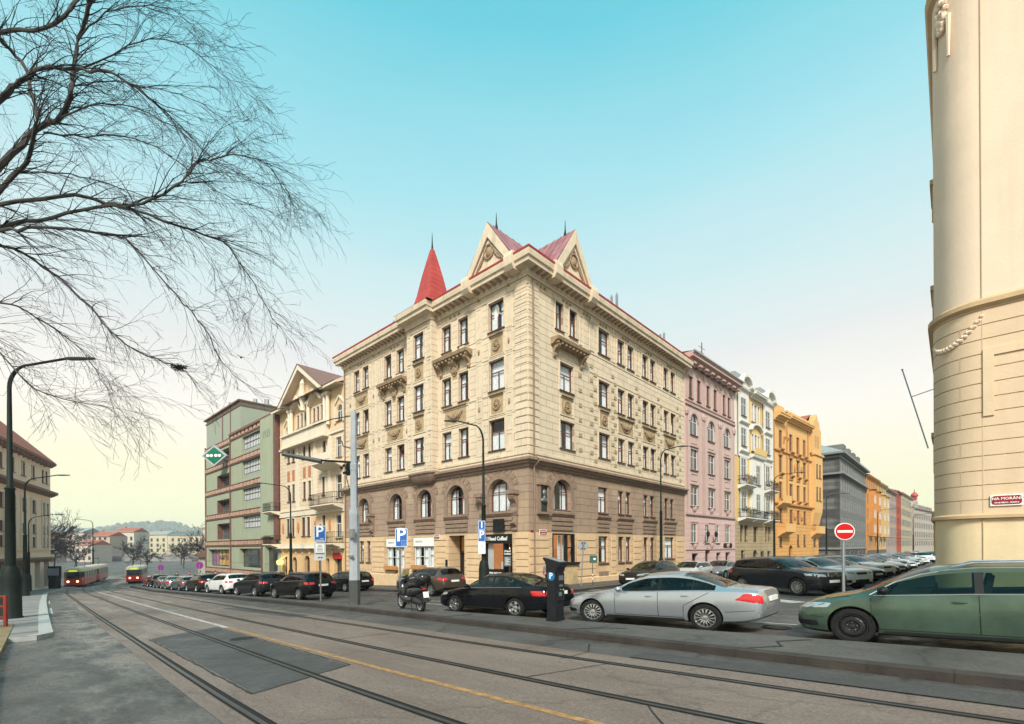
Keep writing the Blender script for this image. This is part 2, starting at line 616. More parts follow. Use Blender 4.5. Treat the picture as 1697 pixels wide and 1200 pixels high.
RA = [(-150, 23), (-137, 18), (-125, 13.2), (-108, 9.0), (-95, 6.9), (-71, 4.9), (-50, 3.95), (-30, 3.1), (-17.5, 2.65), (-6, 2.25), (6, 2.1), (40, 2.1)]
def railA(x):
    xs_ = [p[0] for p in RA]
    if x <= xs_[0]: return RA[0][1]
    if x >= xs_[-1]: return RA[-1][1]
    for i in range(len(RA) - 1):
        if x <= xs_[i + 1]: break
    def tan(k):
        a, b = RA[max(k - 1, 0)], RA[min(k + 1, len(RA) - 1)]
        return (b[1] - a[1]) / (b[0] - a[0])
    (x0, y0), (x1, y1) = RA[i], RA[i + 1]
    h = x1 - x0
    t = (x - x0) / h
    return y0 * (2 * t**3 - 3 * t**2 + 1) + h * tan(i) * (t**3 - 2 * t**2 + t) + y1 * (3 * t**2 - 2 * t**3) + h * tan(i + 1) * (t**3 - t**2)
xr = [40, 30, 20, 12, 6, 2, 0, -2, -5, -8, -11, -14, -18, -22, -27, -32, -38, -44, -50, -57, -64, -71, -78, -85, -92, -99, -106, -113, -120, -128, -137, -148]
def off(x, d):
    """tracks are spaced parallel; the spacing narrows a little with the bend"""
    return railA(x) + d
struct('tram_lane', sheet([(x, off(x, -.35)) for x in xr], [(x, off(x, 5.95)) for x in xr], .0), A_tram)
struct('road', sheet([(x, off(x, -.351)) for x in xr], [(x, off(x, -.351) - 8) for x in xr], -.004), A_wet)
def rail(name, d):
    m = MB()
    for (a, b, dz) in ((-.09, -.05, .006), (-.05, .01, .010), (.01, .055, .004), (.055, .09, .006)):
        k = MB()
        k = sheet([(x, off(x, d + a)) for x in xr], [(x, off(x, d + b)) for x in xr], dz)
        mi = {-.05: 1, .01: 2}.get(a, 0)
        m.add(k.v, k.f, mi)
    return struct(name, m, [mat('rail_seal', (.012, .012, .012), rough=.8, spec=.2), mat('worn_rail_steel', (.08, .076, .073), rough=.45, metal=.6, var=.2, scale=3), mat('rail_groove', (.006, .006, .006), rough=.9, var=0)])
for d in (0, 1.5, 3.6, 5.35):
    rail('tram_rail', d)
M_yel = mat('worn_yellow_paint', (.30, .165, .06), rough=.85, var=.5, scale=7)
M_wht = mat('worn_white_paint', (.36, .35, .33), rough=.8, var=.5, scale=5)
xm = [x for x in xr if x >= -18]
struct('road_marking', sheet([(x, off(x, 2.48)) for x in xm], [(x, off(x, 2.6)) for x in xm], .005), M_yel)
xm = [x for x in xr if x <= -18]
struct('road_marking', sheet([(x, off(x, 2.45)) for x in xm], [(x, off(x, 2.6)) for x in xm], .005), M_wht)
xm = [-35, -44, -57, -71, -85, -99]
for (xa, xb) in ((-34, -40), (-46, -52), (-60, -66), (-75, -81)):
    struct('road_marking', sheet([(xa, off(xa, -1.6)), (xb, off(xb, -1.6))], [(xa, off(xa, -1.42)), (xb, off(xb, -1.42))], .005), M_wht)
struct('asphalt_patch', sheet([(-17.2, off(-17.2, .35)), (-8.0, off(-8.0, .4))], [(-18.5, off(-18.5, 2.3)), (-8.7, off(-8.7, 2.3))], .004), A_patch)
struct('road_seam', sheet([(-8.6, 8.55), (-8.6, 8.55)], [(-8.6, 8.55), (-8.6, 8.55)], .005), A_patch) if False else None
# island pavement with kerb between the tram lane and the parked cars
def kerb_y(x):
    return max(9.15, railA(x) + 6.4) if x < -60 else 9.15 + interp([(-60, 1.3), (-34, 1.25), (-19, 1.1), (-9, .5), (-2, .1), (0, 0), (40, 0)], x)
def slab(A, B, h, mtop, mkerb, kw=.3, name='pavement', kerbB=False, kcap=None):
    top = MB(); k = MB()
    a2 = []
    for i, p in enumerate(A):
        q = B[i]
        d = Vector((q[0] - p[0], q[1] - p[1])); d.normalize()
        a2.append((p[0] + d.x * kw, p[1] + d.y * kw))
    t = sheet(a2, B, h)
    top.add(t.v, t.f)
    t = sheet(A, a2, h + .004); k.add(t.v, t.f)
    n = len(A)
    vs = [(x, y, gz(x, y) + h + .004) for x, y in A] + [(x, y, gz(x, y) - .02) for x, y in A]
    k.add(vs, [(i, i + 1, i + 1 + n, i + n) for i in range(n - 1)])
    vs = [(x, y, gz(x, y) + h) for x, y in B] + [(x, y, gz(x, y) - .02) for x, y in B]
    top.add(vs, [(i, i + 1, i + 1 + n, i + n) for i in range(n - 1)])
    # joints between kerb stones
    struct(name, top, mtop)
    j = MB()
    Lacc = 0
    for i in range(n - 1):
        p, q = Vector(A[i]), Vector(A[i + 1])
        seg = (q - p).length
        cnt = max(1, int(seg / 1.0))
        dd = (q - p) / cnt
        nn = Vector((a2[i][0] - A[i][0], a2[i][1] - A[i][1])).normalized()
        for c in range(cnt):
            r = p + dd * c
            u = dd.normalized() * .008
            z = gz(r.x, r.y) + h + .0065
            a, b, c2, d2 = r - u - nn * .004, r + u - nn * .004, r + u + nn * kw, r - u + nn * kw
            j.quad((a.x, a.y, z), (b.x, b.y, z), (c2.x, c2.y, z), (d2.x, d2.y, z))
            j.quad((a.x, a.y, z), (b.x, b.y, z), (b.x, b.y, z - h), (a.x, a.y, z - h))
    kk = struct('kerb', k, mkerb)
    struct('kerb_joint', j, mat('kerb_joint_dark', (.02, .018, .016), var=.2))
    return kk
xk = [40, 30, 20, 12, 6, 3, 0, -2, -5, -9, -14, -19, -26, -34, -44, -54, -60, -67, -74, -80, -84]
slab([(x, kerb_y(x)) for x in xk] + [(-87, 13.2)], [(x, 11.35 if x > -60 else max(11.35, kerb_y(x) + 1.2)) for x in xk] + [(-86.5, 14.2)], .13, A_pave, A_kerb)
# pavement in front of the facades, rounded at the street corner
arc = [(-19.2 + 3.4 * sin(t), 22.4 - 3.6 * cos(t)) for t in [i * pi / 2 / 8 for i in range(9)]]
K = [(-140, 18.8), (-110, 18.8), (-90, 18.8), (-70, 18.8), (-50, 18.8), (-30, 18.8)] + arc + [(-15.8, 30), (-15.7, 45), (-15.4, 60), (-14.6, 80), (-12.5, 110), (-9, 160), (-6, 230)]
I = [(-140, 23.4), (-110, 23.4), (-90, 23.4), (-70, 23.4), (-50, 23.4), (-30, 23.4)] + [(-20.5, 23.4)] * 9 + [(-20.5, 30), (-20.5, 45), (-20.4, 60), (-20, 80), (-18, 110), (-16, 160), (-12, 230)]
slab(K, I, .12, A_pave, A_kerb, name='pavement')
# right-hand block pavement
slab([(40, 15.6), (12, 15.6), (4, 15.6), (-1.2, 15.8), (-2.2, 16.8), (-2.4, 30), (-2.2, 60), (-1.6, 100), (0, 200)][::-1], [(40, 18.9), (12, 18.9), (4, 18.9), (.5, 18.9), (.5, 19.4), (.5, 30), (.5, 60), (1.5, 100), (3, 200)][::-1], .12, A_pave, A_kerb, name='pavement')
# left pavement by the lamps
lk = [(-20.6, .75), (-21.2, 1.15), (-24, 1.25), (-33, 1.6), (-47, 2.2), (-61, 2.9), (-72, 3.5), (-82, 4.9), (-92, 6.1), (-104, 8.6), (-118, 13)]
li = [(-21.6, -14)] + [(x, -14) for x, y in lk[1:]]
slab(lk, li, .14, A_cobble, A_kerbl, kw=.34, name='pavement')
m = MB()
m.quad((-20.6, .75, gz(-20.6, 0) + .145), (-21.6, -14, gz(-21, 0) + .145), (-21.6, -14, gz(-21, 0) - .05), (-20.6, .75, gz(-20.6, 0) - .05))
struct('kerb', m, A_kerbl)
m = MB()
m.prism([(-26.4, .35), (-26.4, -3), (-8, -3), (-8, -.18), (-15.8, -.05)], 0, 1, 'z')
m.v = [(x, y, gz(x, y) + (.16 if z > .5 else -.05)) for x, y, z in m.v]
struct('raised_kerb_platform', m, mat('mossy_sandstone', (.20, .15, .075), rough=.9, var=.35, scale=2.5, bump=.5, bscale=30))
# bay lines and zebra marks around the cars
def mark(x0, y0, x1, y1, wd=.12, m_=None):
    d = Vector((x1 - x0, y1 - y0)).normalized()
    n = Vector((-d.y, d.x)) * wd / 2
    N = max(1, int((Vector((x1 - x0, y1 - y0))).length / 4))
    P = [(x0 + (x1 - x0) * i / N, y0 + (y1 - y0) * i / N) for i in range(N + 1)]
    struct('road_marking', sheet([(p[0] + n.x, p[1] + n.y) for p in P], [(p[0] - n.x, p[1] - n.y) for p in P], -.004), m_ or M_wht)
mark(-16.9, 21.6, -14.2, 27.0, .28)
mark(-15.6, 20.6, -12.9, 26.2, .28)
mark(-9.3, 18.2, -6.4, 15.9, .3)
mark(-6.0, 21.5, -4.2, 20.2, .7)
mark(-2.2, 19.5, -1.2, 18.8, .7)
mark(-22, 15.0, -16, 15.0)
mark(-20.5, 13.9, -15.0, 13.9)
mark(-8.6, 14.2, -3, 14.2)
mark(-14.6, 12.6, -14.6, 14.6)
mark(-3.0, 11.7, 1.5, 11.7, .1)
mark(-16.2, 11.9, -14.6, 12.5)
for (cx, cy) in ((-14.5, 4.6), (-3.3, 13.4), (-19.5, 13.3)):
    m = MB(); m.lathe([(.001, 0), (.27, 0), (.27, -.01), (.33, -.01), (.33, -.002)], 20, (cx, cy, gz(cx, cy) + .012))
    tag(obj('manhole_cover', m, M_iron), {-14.5: 'round iron manhole cover between the tram rails', -3.3: 'round iron manhole cover behind the silver sedan', -19.5: 'round iron manhole cover in the side lane behind the pole'}[cx], 'manhole cover')

def crack(pts, w_, label_mat=A_patch, dz=.006):
    rn = random.Random(int(pts[0][0] * 100))
    P = []
    for (x0, y0), (x1, y1) in zip(pts, pts[1:]):
        n = max(3, int(math.hypot(x1 - x0, y1 - y0) / .25))
        for k in range(n): P.append((x0 + (x1 - x0) * k / n + rn.gauss(0, .012), y0 + (y1 - y0) * k / n + rn.gauss(0, .012)))
    P.append(pts[-1])
    mb = MB()
    for i in range(len(P) - 1):
        d = Vector((P[i + 1][0] - P[i][0], P[i + 1][1] - P[i][1])).normalized(); ww = w_ * rn.uniform(.5, 1.2)
        n_ = Vector((-d.y, d.x)) * ww / 2
        z0, z1 = gz(*P[i]) + dz, gz(*P[i + 1]) + dz
        mb.quad((P[i][0] - n_.x, P[i][1] - n_.y, z0), (P[i + 1][0] - n_.x, P[i + 1][1] - n_.y, z1), (P[i + 1][0] + n_.x, P[i + 1][1] + n_.y, z1), (P[i][0] + n_.x, P[i][1] + n_.y, z0))
    return struct('road_crack', mb, mat('tar_crack', (.008, .008, .008), rough=.6, var=.3))
for pts, w_ in (([(-17.2, off(-17.2, .3)), (-8.0, off(-8, .36))], .05), ([(-18.5, off(-18.5, 2.35)), (-8.7, off(-8.7, 2.34))], .04), ([(-8.0, off(-8, .36)), (-8.7, off(-8.7, 2.34))], .05),
    ([(-12, off(-12, 3.7)), (-11.6, off(-11.6, 5.2))], .03), ([(-5.2, off(-5.2, 3.7)), (-4.6, off(-4.6, 5.3))], .03), ([(-2.2, off(-2, 2.7)), (-2.9, off(-2.9, 3.5))], .03), ([(-30, off(-30, .2)), (-30.6, off(-30, 1.4))], .04), ([(-22, off(-22, 5.3)), (-21, 8.9)], .03),
    ([(-6, 9.0), (-5.5, 8.2), (-5.6, 7.4)], .03)):
    crack(pts, w_)
for pts in ([(-2.9, 9.55), (-2.4, 10.1), (-2.6, 10.6), (-2.1, 11.1)], [(-7.3, 9.7), (-6.7, 10.4), (-6.0, 10.7)], [(-12.5, 9.9), (-12.1, 11.0)]):
    crack(pts, .07, dz=.137)
struct('asphalt_patch', sheet([(-27, 7.6), (-19, 7.75)], [(-27, 8.3), (-19, 8.5)], .004), A_patch)
struct('asphalt_patch', sheet([(-4.6, 8.25), (1.5, 8.15)], [(-4.6, 8.85), (1.5, 8.8)], .004), A_patch)
struct('asphalt_patch', sheet([(-15.4, 14.6), (-10, 15.4)], [(-15.6, 16.2), (-10.2, 17)], -.006), A_patch)

# ------------------------------------------------------------------ facade kit
class Fr:
    """a facade plane of a building: local x along the wall, local -y outwards, z = world height"""
    def __init__(s, root, ox=0, oy=0, rz=0):
        s.root, s.ox, s.oy, s.rz = root, ox, oy, rz
        s.z0 = root.location.z
    def pt(s, u, y, z):
        return (s.ox + u * cos(s.rz) - y * sin(s.rz), s.oy + u * sin(s.rz) + y * cos(s.rz), z - s.z0)
    def put(s, name, mb, mats, u=0, y=0, z=0, **k):
        return obj(name, mb, mats, s.root, s.pt(u, y, z), s.rz, **k)
    def putm(s, name, me, u=0, y=0, z=0):
        return put(name, me, s.root, s.pt(u, y, z), s.rz)

def wall_mb(u0, u1, z0, z1, ops, d=.28, back=None):
    """wall face at y=0 with reveals of depth d; ops = (u0,u1,z0,z1,arch)"""
    mb = MB()
    us = sorted(set([u0, u1] + [o[0] for o in ops] + [o[1] for o in ops]))
    zs = sorted(set([z0, z1] + [o[2] for o in ops] + [o[3] for o in ops]))
    us = [u for u in us if u0 <= u <= u1]; zs = [z for z in zs if z0 <= z <= z1]
    for j in range(len(zs) - 1):
        run = None
        for i in range(len(us)):
            solid = False
            if i < len(us) - 1:
                cu, cz = (us[i] + us[i + 1]) / 2, (zs[j] + zs[j + 1]) / 2
                solid = not any(o[0] < cu < o[1] and o[2] < cz < o[3] for o in ops)
            if solid and run is None: run = us[i]
            if not solid and run is not None:
                mb.quad((run, 0, zs[j]), (us[i], 0, zs[j]), (us[i], 0, zs[j + 1]), (run, 0, zs[j + 1]))
                run = None
    for o in ops:
        a, b, c, e = o[:4]
        if o[1] <= u0 or o[0] >= u1 or o[3] <= z0 or o[2] >= z1: continue
        D = o[5] if len(o) > 5 else d
        if len(o) > 4 and o[4]:
            r = (b - a) / 2; cx = (a + b) / 2; zc = e - r * o[4]
            N = 14
            arc = [(cx - r * cos(pi * k / N), zc + r * o[4] * sin(pi * k / N)) for k in range(N + 1)]
            for k in range(N):
                p, q = arc[k], arc[k + 1]
                mb.quad((p[0], 0, p[1]), (q[0], 0, q[1]), (q[0], 0, e), (p[0], 0, e))
                mb.quad((p[0], 0, p[1]), (p[0], D, p[1]), (q[0], D, q[1]), (q[0], 0, q[1]))
            mb.quad((a, 0, c), (a, D, c), (a, D, zc), (a, 0, zc))
            mb.quad((b, 0, c), (b, D, c), (b, D, zc), (b, 0, zc))
        else:
            mb.quad((a, 0, c), (a, D, c), (a, D, e), (a, 0, e))
            mb.quad((b, 0, c), (b, D, c), (b, D, e), (b, 0, e))
            mb.quad((a, 0, e), (a, D, e), (b, D, e), (b, 0, e))
        mb.quad((a, 0, c), (b, 0, c), (b, D, c), (a, D, c))
    return mb

M_brownfr = mat('brown_window_frame', (.12, .045, .03), rough=.5, var=.15)
M_whitefr = mat('white_window_frame', (.62, .62, .6), rough=.5, var=.06)
M_greyfr = mat('grey_window_frame', (.2, .21, .2), rough=.5, var=.1)
M_darkfr = mat('dark_window_frame', (.03, .03, .03), rough=.5, var=.1)
WC = {}
def win_meshes(w, h, arch, style, fr, curtain, near):
    key = (round(w, 2), round(h, 2), arch, style, fr.name, curtain, near)
    if key in WC: return WC[key]
    t = .07
    fb = MB()
    x0, x1 = -w / 2, w / 2
    r = w / 2
    zc = h - r * arch if arch else h
    fb.box(x0, x0 + t, -.03, .05, 0, zc); fb.box(x1 - t, x1, -.03, .05, 0, zc); fb.box(x0 + t, x1 - t, -.03, .05, 0, t)
    N = 12
    if arch:
        for k in range(N):
            a, b = pi * k / N, pi * (k + 1) / N
            ri = r - t
            P = [(-r * cos(a), zc + r * arch * sin(a)), (-r * cos(b), zc + r * arch * sin(b)), (-ri * cos(b), zc + ri * arch * sin(b)), (-ri * cos(a), zc + ri * arch * sin(a))]
            fb.prism(P, -.03, .05, 'y')
    else:
        fb.box(x0 + t, x1 - t, -.03, .05, h - t, h)
    zt = h * .62
    s = .032
    if style == 'cross':
        fb.box(x0 + t, x1 - t, -.02, .03, zt - .03, zt + .03); fb.box(-s, s, -.024, .034, t, (h - t) if not arch else h - t)
    elif style == 'tee':
        fb.box(x0 + t, x1 - t, -.02, .03, zt - .035, zt + .035); fb.box(-s, s, -.024, .034, t, zt)
    elif style == 'grid':
        n = max(2, int(round(w / .55)))
        for i in range(1, n): fb.box(x0 + w * i / n - .02, x0 + w * i / n + .02, -.02, .03, t, h - t)
        m_ = max(2, int(round(h / .8)))
        for i in range(1, m_): fb.box(x0 + t, x1 - t, -.024, .034, h * i / m_ - .02, h * i / m_ + .02)
    elif style == 'three':
        fb.box(x0 + t, x1 - t, -.02, .03, zt - .03, zt + .03)
        for q in (-w / 6, w / 6): fb.box(q - .025, q + .025, -.024, .034, t, h - t if not arch else h - t * 2)
    elif style == 'sash':
        fb.box(x0 + t, x1 - t, -.02, .03, zt - .03, zt + .03)
    if near:   # dark room box behind the glass
        fb.quad((x0, .5, 0), (x1, .5, 0), (x1, .5, h), (x0, .5, h), 1)
        fb.quad((x0, .05, 0), (x0, .5, 0), (x0, .5, h), (x0, .05, h), 1); fb.quad((x1, .05, 0), (x1, .5, 0), (x1, .5, h), (x1, .05, h), 1)
        fb.quad((x0, .05, 0), (x1, .05, 0), (x1, .5, 0), (x0, .5, 0), 1); fb.quad((x0, .05, h), (x1, .05, h), (x1, .5, h), (x0, .5, h), 1)
    fme = fb.mesh('window', [fr, M_inside], 30, False)
    pb = MB()
    if arch:
        pts = [(x0, 0), (x1, 0), (x1, zc)] + [(r * cos(pi * k / N), zc + r * arch * sin(pi * k / N)) for k in range(1, N)] + [(x0, zc)]
        pb.add([(p[0], .005, p[1]) for p in pts], [tuple(range(len(pts)))])
    else:
        pb.quad((x0, .005, 0), (x1, .005, 0), (x1, .005, h), (x0, .005, h))
    pme = pb.mesh('pane', M_glass if near else M_glassop, 30, False)
    cme = None
    if curtain:
        cb = MB()
        hh = (h if not arch else h - .25 * r) * (1 if curtain == 2 else .98)
        z0 = .02
        spans = [(x0 + .03, x1 - .03)] if curtain == 2 else [(x0 + .03, x0 + w * .36), (x1 - w * .36, x1 - .03)]
        if curtain == 3: hh = h * .6; spans = [(x0 + .03, x1 - .03)]
        for a, b in spans:
            n = max(4, int((b - a) / .05))
            for i in range(n):
                q, e = a + (b - a) * i / n, a + (b - a) * (i + 1) / n
                y0_, y1_ = .10 + .03 * (i % 2), .10 + .03 * ((i + 1) % 2)
                cb.quad((q, y0_, z0), (e, y1_, z0), (e, y1_, hh), (q, y0_, hh))
        cme = cb.mesh('curtain', M_curtain, 30, False)
    sb = MB()
    sb.prism([(-.32, -.07), (-.32, -.02), (-.02, .02), (-.02, -.07)], x0 - .08, x1 + .08, 'x')
    sme = sb.mesh('sill', bpy.data.materials.get('sill_metal') or mat('sill_metal', (.11, .07, .05), rough=.6), 30, False)
    WC[key] = (fme, pme, cme, sme)
    return WC[key]
def window(F, u0, u1, z0, z1, arch=0, style='tee', fr=None, y=None, sill=True, curtain=1, near=True, name='window'):
    w, h = u1 - u0, z1 - z0
    if y is None: y = .2 if near else .1
    fr = fr or M_brownfr
    fme, pme, cme, sme = win_meshes(w, h, arch, style, fr, curtain, near)
    o = F.putm(name, fme, (u0 + u1) / 2, y, z0)
    put('pane', pme, o)
    if cme: put('curtain', cme, o)
    if sill:
        put('sill', sme, o, (0, 0 if near else .08, 0))
    return o
def rev(F, *a, **k): return window(F, *a, **k)

def cornice(z0, z1, proj, u0, u1, steps=4, ret0=0, ret1=0):
    """moulded profile running along a facade from u0 to u1, projecting outwards (negative y)"""
    mb = MB()
    h = z1 - z0
    P = [(.0, z0), (-proj * .25, z0), (-proj * .28, z0 + h * .2), (-proj * .5, z0 + h * .32), (-proj * .55, z0 + h * .45), (-proj * .92, z0 + h * .55), (-proj * .92, z0 + h * .78), (-proj, z0 + h * .84), (-proj, z1), (0, z1 + .03)]
    mb.prism(P, u0, u1, 'x')
    return mb
def band(mb, u0, u1, z0, z1, p=.06, mi=0, y=0):
    mb.box(u0, u1, y - p, y + .02, z0, z1, mi)
def frame_panel(mb, u0, u1, z0, z1, t=.07, p=.05, y=0):
    band(mb, u0, u1, z1 - t, z1, p, y=y); band(mb, u0, u1, z0, z0 + t, p, y=y)
    band(mb, u0, u0 + t, z0 + t, z1 - t, p, y=y); band(mb, u1 - t, u1, z0 + t, z1 - t, p, y=y)
def rosette(mb, u, z, r, y=0, mi=0):
    mb.lathe([(r * .3, -.12), (r * .45, -.06), (r * .62, -.06), (r * .72, -.1), (r * .85, -.1), (r * .95, -.0)], 18, (u, y, z), 'y', mi)
    mb.blob((u, y - .08, z), r * .28, (1, .7, 1), mi)
    for k in range(8):
        a = 2 * pi * k / 8
        mb.blob((u + cos(a) * r * .52, y - .07, z + sin(a) * r * .52), r * .17, (1, .7, 1), mi, 5, 3)
def festoon(mb, u, z, w, y=0, mi=0):
    n = 11
    for i in range(n):
        t = i / (n - 1) * 2 - 1
        mb.blob((u + t * w * .5, y - .06, z + .28 * (t * t) - .05), .12 + .07 * (1 - abs(t)), (1, .7, 1), mi, 6, 4)
    mb.blob((u, y - .1, z + .12), .17, (1, .8, 1.2), mi, 7, 4)
    for s_ in (-1, 1):
        mb.tube([(u + s_ * w * .5, y - .05, z + .22), (u + s_ * w * .4, y - .05, z - .05), (u + s_ * w * .2, y - .05, z - .32), (u, y - .05, z - .42)], [.05, .06, .05, .03], 5, mi)
def bracket(mb, u, z0, z1, w, proj, mi=0, y=0):
    """scrolled console supporting a shelf, widest at the top"""
    h = z1 - z0
    P = [(.0, z0), (-proj * .2, z0 + h * .02), (-proj * .34, z0 + h * .18), (-proj * .26, z0 + h * .38), (-proj * .42, z0 + h * .56), (-proj * .85, z0 + h * .74), (-proj, z0 + h * .86), (-proj, z1), (0, z1)]
    mb.prism([(p[0] + y, p[1]) for p in P], u - w / 2, u + w / 2, 'x', mi)
def iron_balcony(F, u0, u1, z0, h, proj, slabmat, railmat, plants=0, name='balcony'):
    mb = MB()
    mb.prism([(-proj, z0), (-proj, z0 - .1), (-proj * .85, z0 - .2), (-proj * .5, z0 - .32), (0, z0 - .5), (0, z0)], u0, u1, 'x')
    o = F.put(name, mb, slabmat)
    rb = MB()
    for z in (z0 + .08, z0 + h * .55, z0 + h):
        rb.tube([(u0 + .04, 0, z), (u0 + .04, -proj + .05, z), (u1 - .04, -proj + .05, z), (u1 - .04, 0, z)], .022, 5)
    n = max(3, int((u1 - u0) / .16))
    for i in range(n + 1):
        u = u0 + .04 + (u1 - u0 - .08) * i / n
        rb.box(u - .012, u + .012, -proj + .04, -proj + .06, z0, z0 + h)
    for s_ in (u0 + .04, u1 - .04):
        for i in range(1, max(2, int(proj / .16))):
            yy = -proj + .05 + i * .16
            rb.box(s_ - .012, s_ + .012, yy - .012, yy + .012, z0, z0 + h)
    r = obj('railing', rb, railmat, o, (0, 0, 0))
    if plants:
        pb = MB()
        for i in range(int((u1 - u0) * 22)):
            u = rnd.uniform(u0, u1); a = rnd.random() * pi
            s_ = rnd.uniform(.05, .13)
            c = Vector((u, -proj + rnd.uniform(-.05, .25), z0 + h * .75 + rnd.uniform(-.1, .45)))
            pb.quad(c + Vector((-s_, 0, -s_ * .3)), c + Vector((s_ * cos(a), s_ * sin(a), -s_)), c + Vector((s_, 0, s_)), c + Vector((-s_ * cos(a), .03, s_)))
        obj('balcony_plants', pb, mat('winter_plants', (.07, .05, .035), var=.5, scale=4), o)
    return o
def box_body(F, L, D, z0, z1, m, roofm=None, name='side_wall'):
    """the rest of the building's volume behind the facade"""
    mb = MB()
    mb.quad((0, 0, z0), (0, D, z0), (0, D, z1), (0, 0, z1)); mb.quad((L, 0, z0), (L, D, z0), (L, D, z1), (L, 0, z1))
    mb.quad((0, D, z0), (L, D, z0), (L, D, z1), (0, D, z1))
    F.put(name, mb, m)

# ------------------------------------------------------------------ MAIN CORNER BUILDING
CX0, CY0 = -19.8, 22.9
ZB = gz(CX0, CY0) + .1
main = thing('corner_apartment_building', 'large cream and brown corner building with two gables, a red spire and a coffee shop', 'building', (CX0, CY0, ZB))
LW = 23.7; RW = 23.9
FL = Fr(main, -LW, 0, 0)
FR_ = Fr(main, 0, 0, pi / 2)
M_up = mat_wall('cream_block_plaster', (.65, .54, .405), bw=1.25, bh=.47, joint=.015, jointdark=.5, streak=.3, dirt='6a5a42', var=.07)
M_upR = M_up
M_low = mat_wall('brown_lower_plaster', (.33, .24, .18), zsplit=2.92, collo=(.62, .44, .265), bw=.95, bh=.5, joint=.014, jointdark=.62, streak=.2, dirt='4a3628', var=.12, patch=.55, patchcol=(.46, .33, .22))
M_trim = mat('cream_trim_plaster', (.61, .505, .375), rough=.85, var=.1, scale=2, streak=.6, streakcol=(.2, .15, .1), bump=.2)
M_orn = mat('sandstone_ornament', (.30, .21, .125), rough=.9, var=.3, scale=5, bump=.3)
M_orn2 = mat('dark_brown_trim', (.24, .165, .12), rough=.85, var=.25, scale=3, streak=.3)
M_peach = mat('peach_plaster', (.62, .44, .265), rough=.85, var=.1, scale=2, streak=.2)
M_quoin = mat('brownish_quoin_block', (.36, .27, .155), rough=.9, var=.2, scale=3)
def fl(a, b): return (LW - b, LW - a)
rows = {'f4': (16.65, 18.6), 'f3': (12.6, 14.65), 'f2': (8.55, 10.6)}
colsL = {'single': (2.05, 3.52), 'p1': (5.6, 6.68), 'p2': (7.5, 8.58), 'q1': (13.52, 14.62), 'q2': (15.4, 16.5), 'r1': (19.1, 20.15), 'r2': (20.7, 21.75)}
opsU = []
for k, (a, b) in colsL.items():
    for r, (z0, z1) in rows.items():
        u0, u1 = fl(a, b)
        opsU.append((u0, u1, z0, z1))
FL.put('wall', wall_mb(0, LW, 7.3, 19.8, opsU), M_up)
# lower wall
arL = [(2.6, 1.0), (7.05, .95), (10.85, .95), (14.8, .93), (20.05, .85)]
opsL = []
for c, r in arL:
    u0, u1 = fl(c - r, c + r)
    opsL.append((u0, u1, 4.35, 6.5, 1.0, .35))
g_shop = fl(1.45, 4.1); g_ent = fl(6.2, 7.95); g_m1 = fl(9.75, 12.4); g_m2 = fl(13.75, 16.4)
opsL += [(g_shop[0], g_shop[1], -.72, 2.84, 0, .5), (g_ent[0], g_ent[1], -1.2, 2.84, 0, 1.3), (g_m1[0], g_m1[1], .45, 2.78, 0, .3), (g_m2[0], g_m2[1], .3, 2.74, 0, .3)]
for a, b in ((19.05, 19.7), (20.2, 21.0)):
    u0, u1 = fl(a, b); opsL.append((u0, u1, .7, 2.6))
FL.put('wall', wall_mb(0, LW, -2.0, 7.3, opsL), M_low)
for o in opsU:
    single = abs(o[0] - fl(2.05, 3.52)[0]) < .01
    window(FL, *o[:4], style='tee' if not single else 'tee', curtain=rnd.choice([1, 2, 1, 3]))
for o in opsL[:5]:
    window(FL, *o[:4], arch=1.0, style='three', curtain=rnd.choice([1, 2]), y=.3)
for o in opsL[9:]:
    window(FL, *o[:4], style='tee', curtain=2)
# right facade
colsR = {'s': (8.15, 9.75), 'a1': (10.95, 12.05), 'a2': (12.55, 13.65), 'b1': (15.1, 16.2), 'b2': (16.55, 17.65), 'c1': (19.2, 20.3), 'c2': (20.7, 21.8)}
opsUR = [(2.85, 3.75, 16.85, 18.8), (4.45, 5.4, 16.85, 18.8), (3.3, 4.9, 12.8, 14.72), (3.3, 5.0, 8.8, 10.7)]
for k, (a, b) in colsR.items():
    opsUR += [(a, b, 16.75, 18.7), (a, b, 12.75, 14.7), (a, b, 8.8, 10.7)]
FR_.put('wall', wall_mb(0, RW, 7.3, 19.8, opsUR), M_up)
opsLR = [(2.5, 4.5, 4.5, 6.56, 1.0, .35), (8.1, 9.4, 4.55, 6.5)]
for a, b in ((11.0, 11.85), (12.2, 13.05), (15.3, 16.1), (16.5, 17.35), (19.4, 20.2), (20.6, 21.45)):
    opsLR.append((a, b, 4.6, 6.45))
opsLR += [(2.4, 4.95, .85, 2.88, 0, .4), (8.1, 9.4, .72, 2.75), (11.0, 11.85, .7, 2.75), (12.2, 13.05, .7, 2.75), (15.3, 16.1, .7, 2.75), (16.5, 17.35, .7, 2.75), (19.4, 21.4, .8, 2.8)]
FR_.put('wall', wall_mb(0, RW, -2.0, 7.3, opsLR), M_low)
for o in opsUR: window(FR_, *o[:4], style='tee', curtain=rnd.choice([1, 2, 1, 3, 1]))
window(FR_, *opsLR[0][:4], arch=1.0, style='three', y=.3, curtain=1)
for o in opsLR[1:8]: window(FR_, *o[:4], style='tee', curtain=rnd.choice([1, 2]))
for o in opsLR[9:]: window(FR_, *o[:4], style='tee', curtain=rnd.choice([1, 2, 3]))

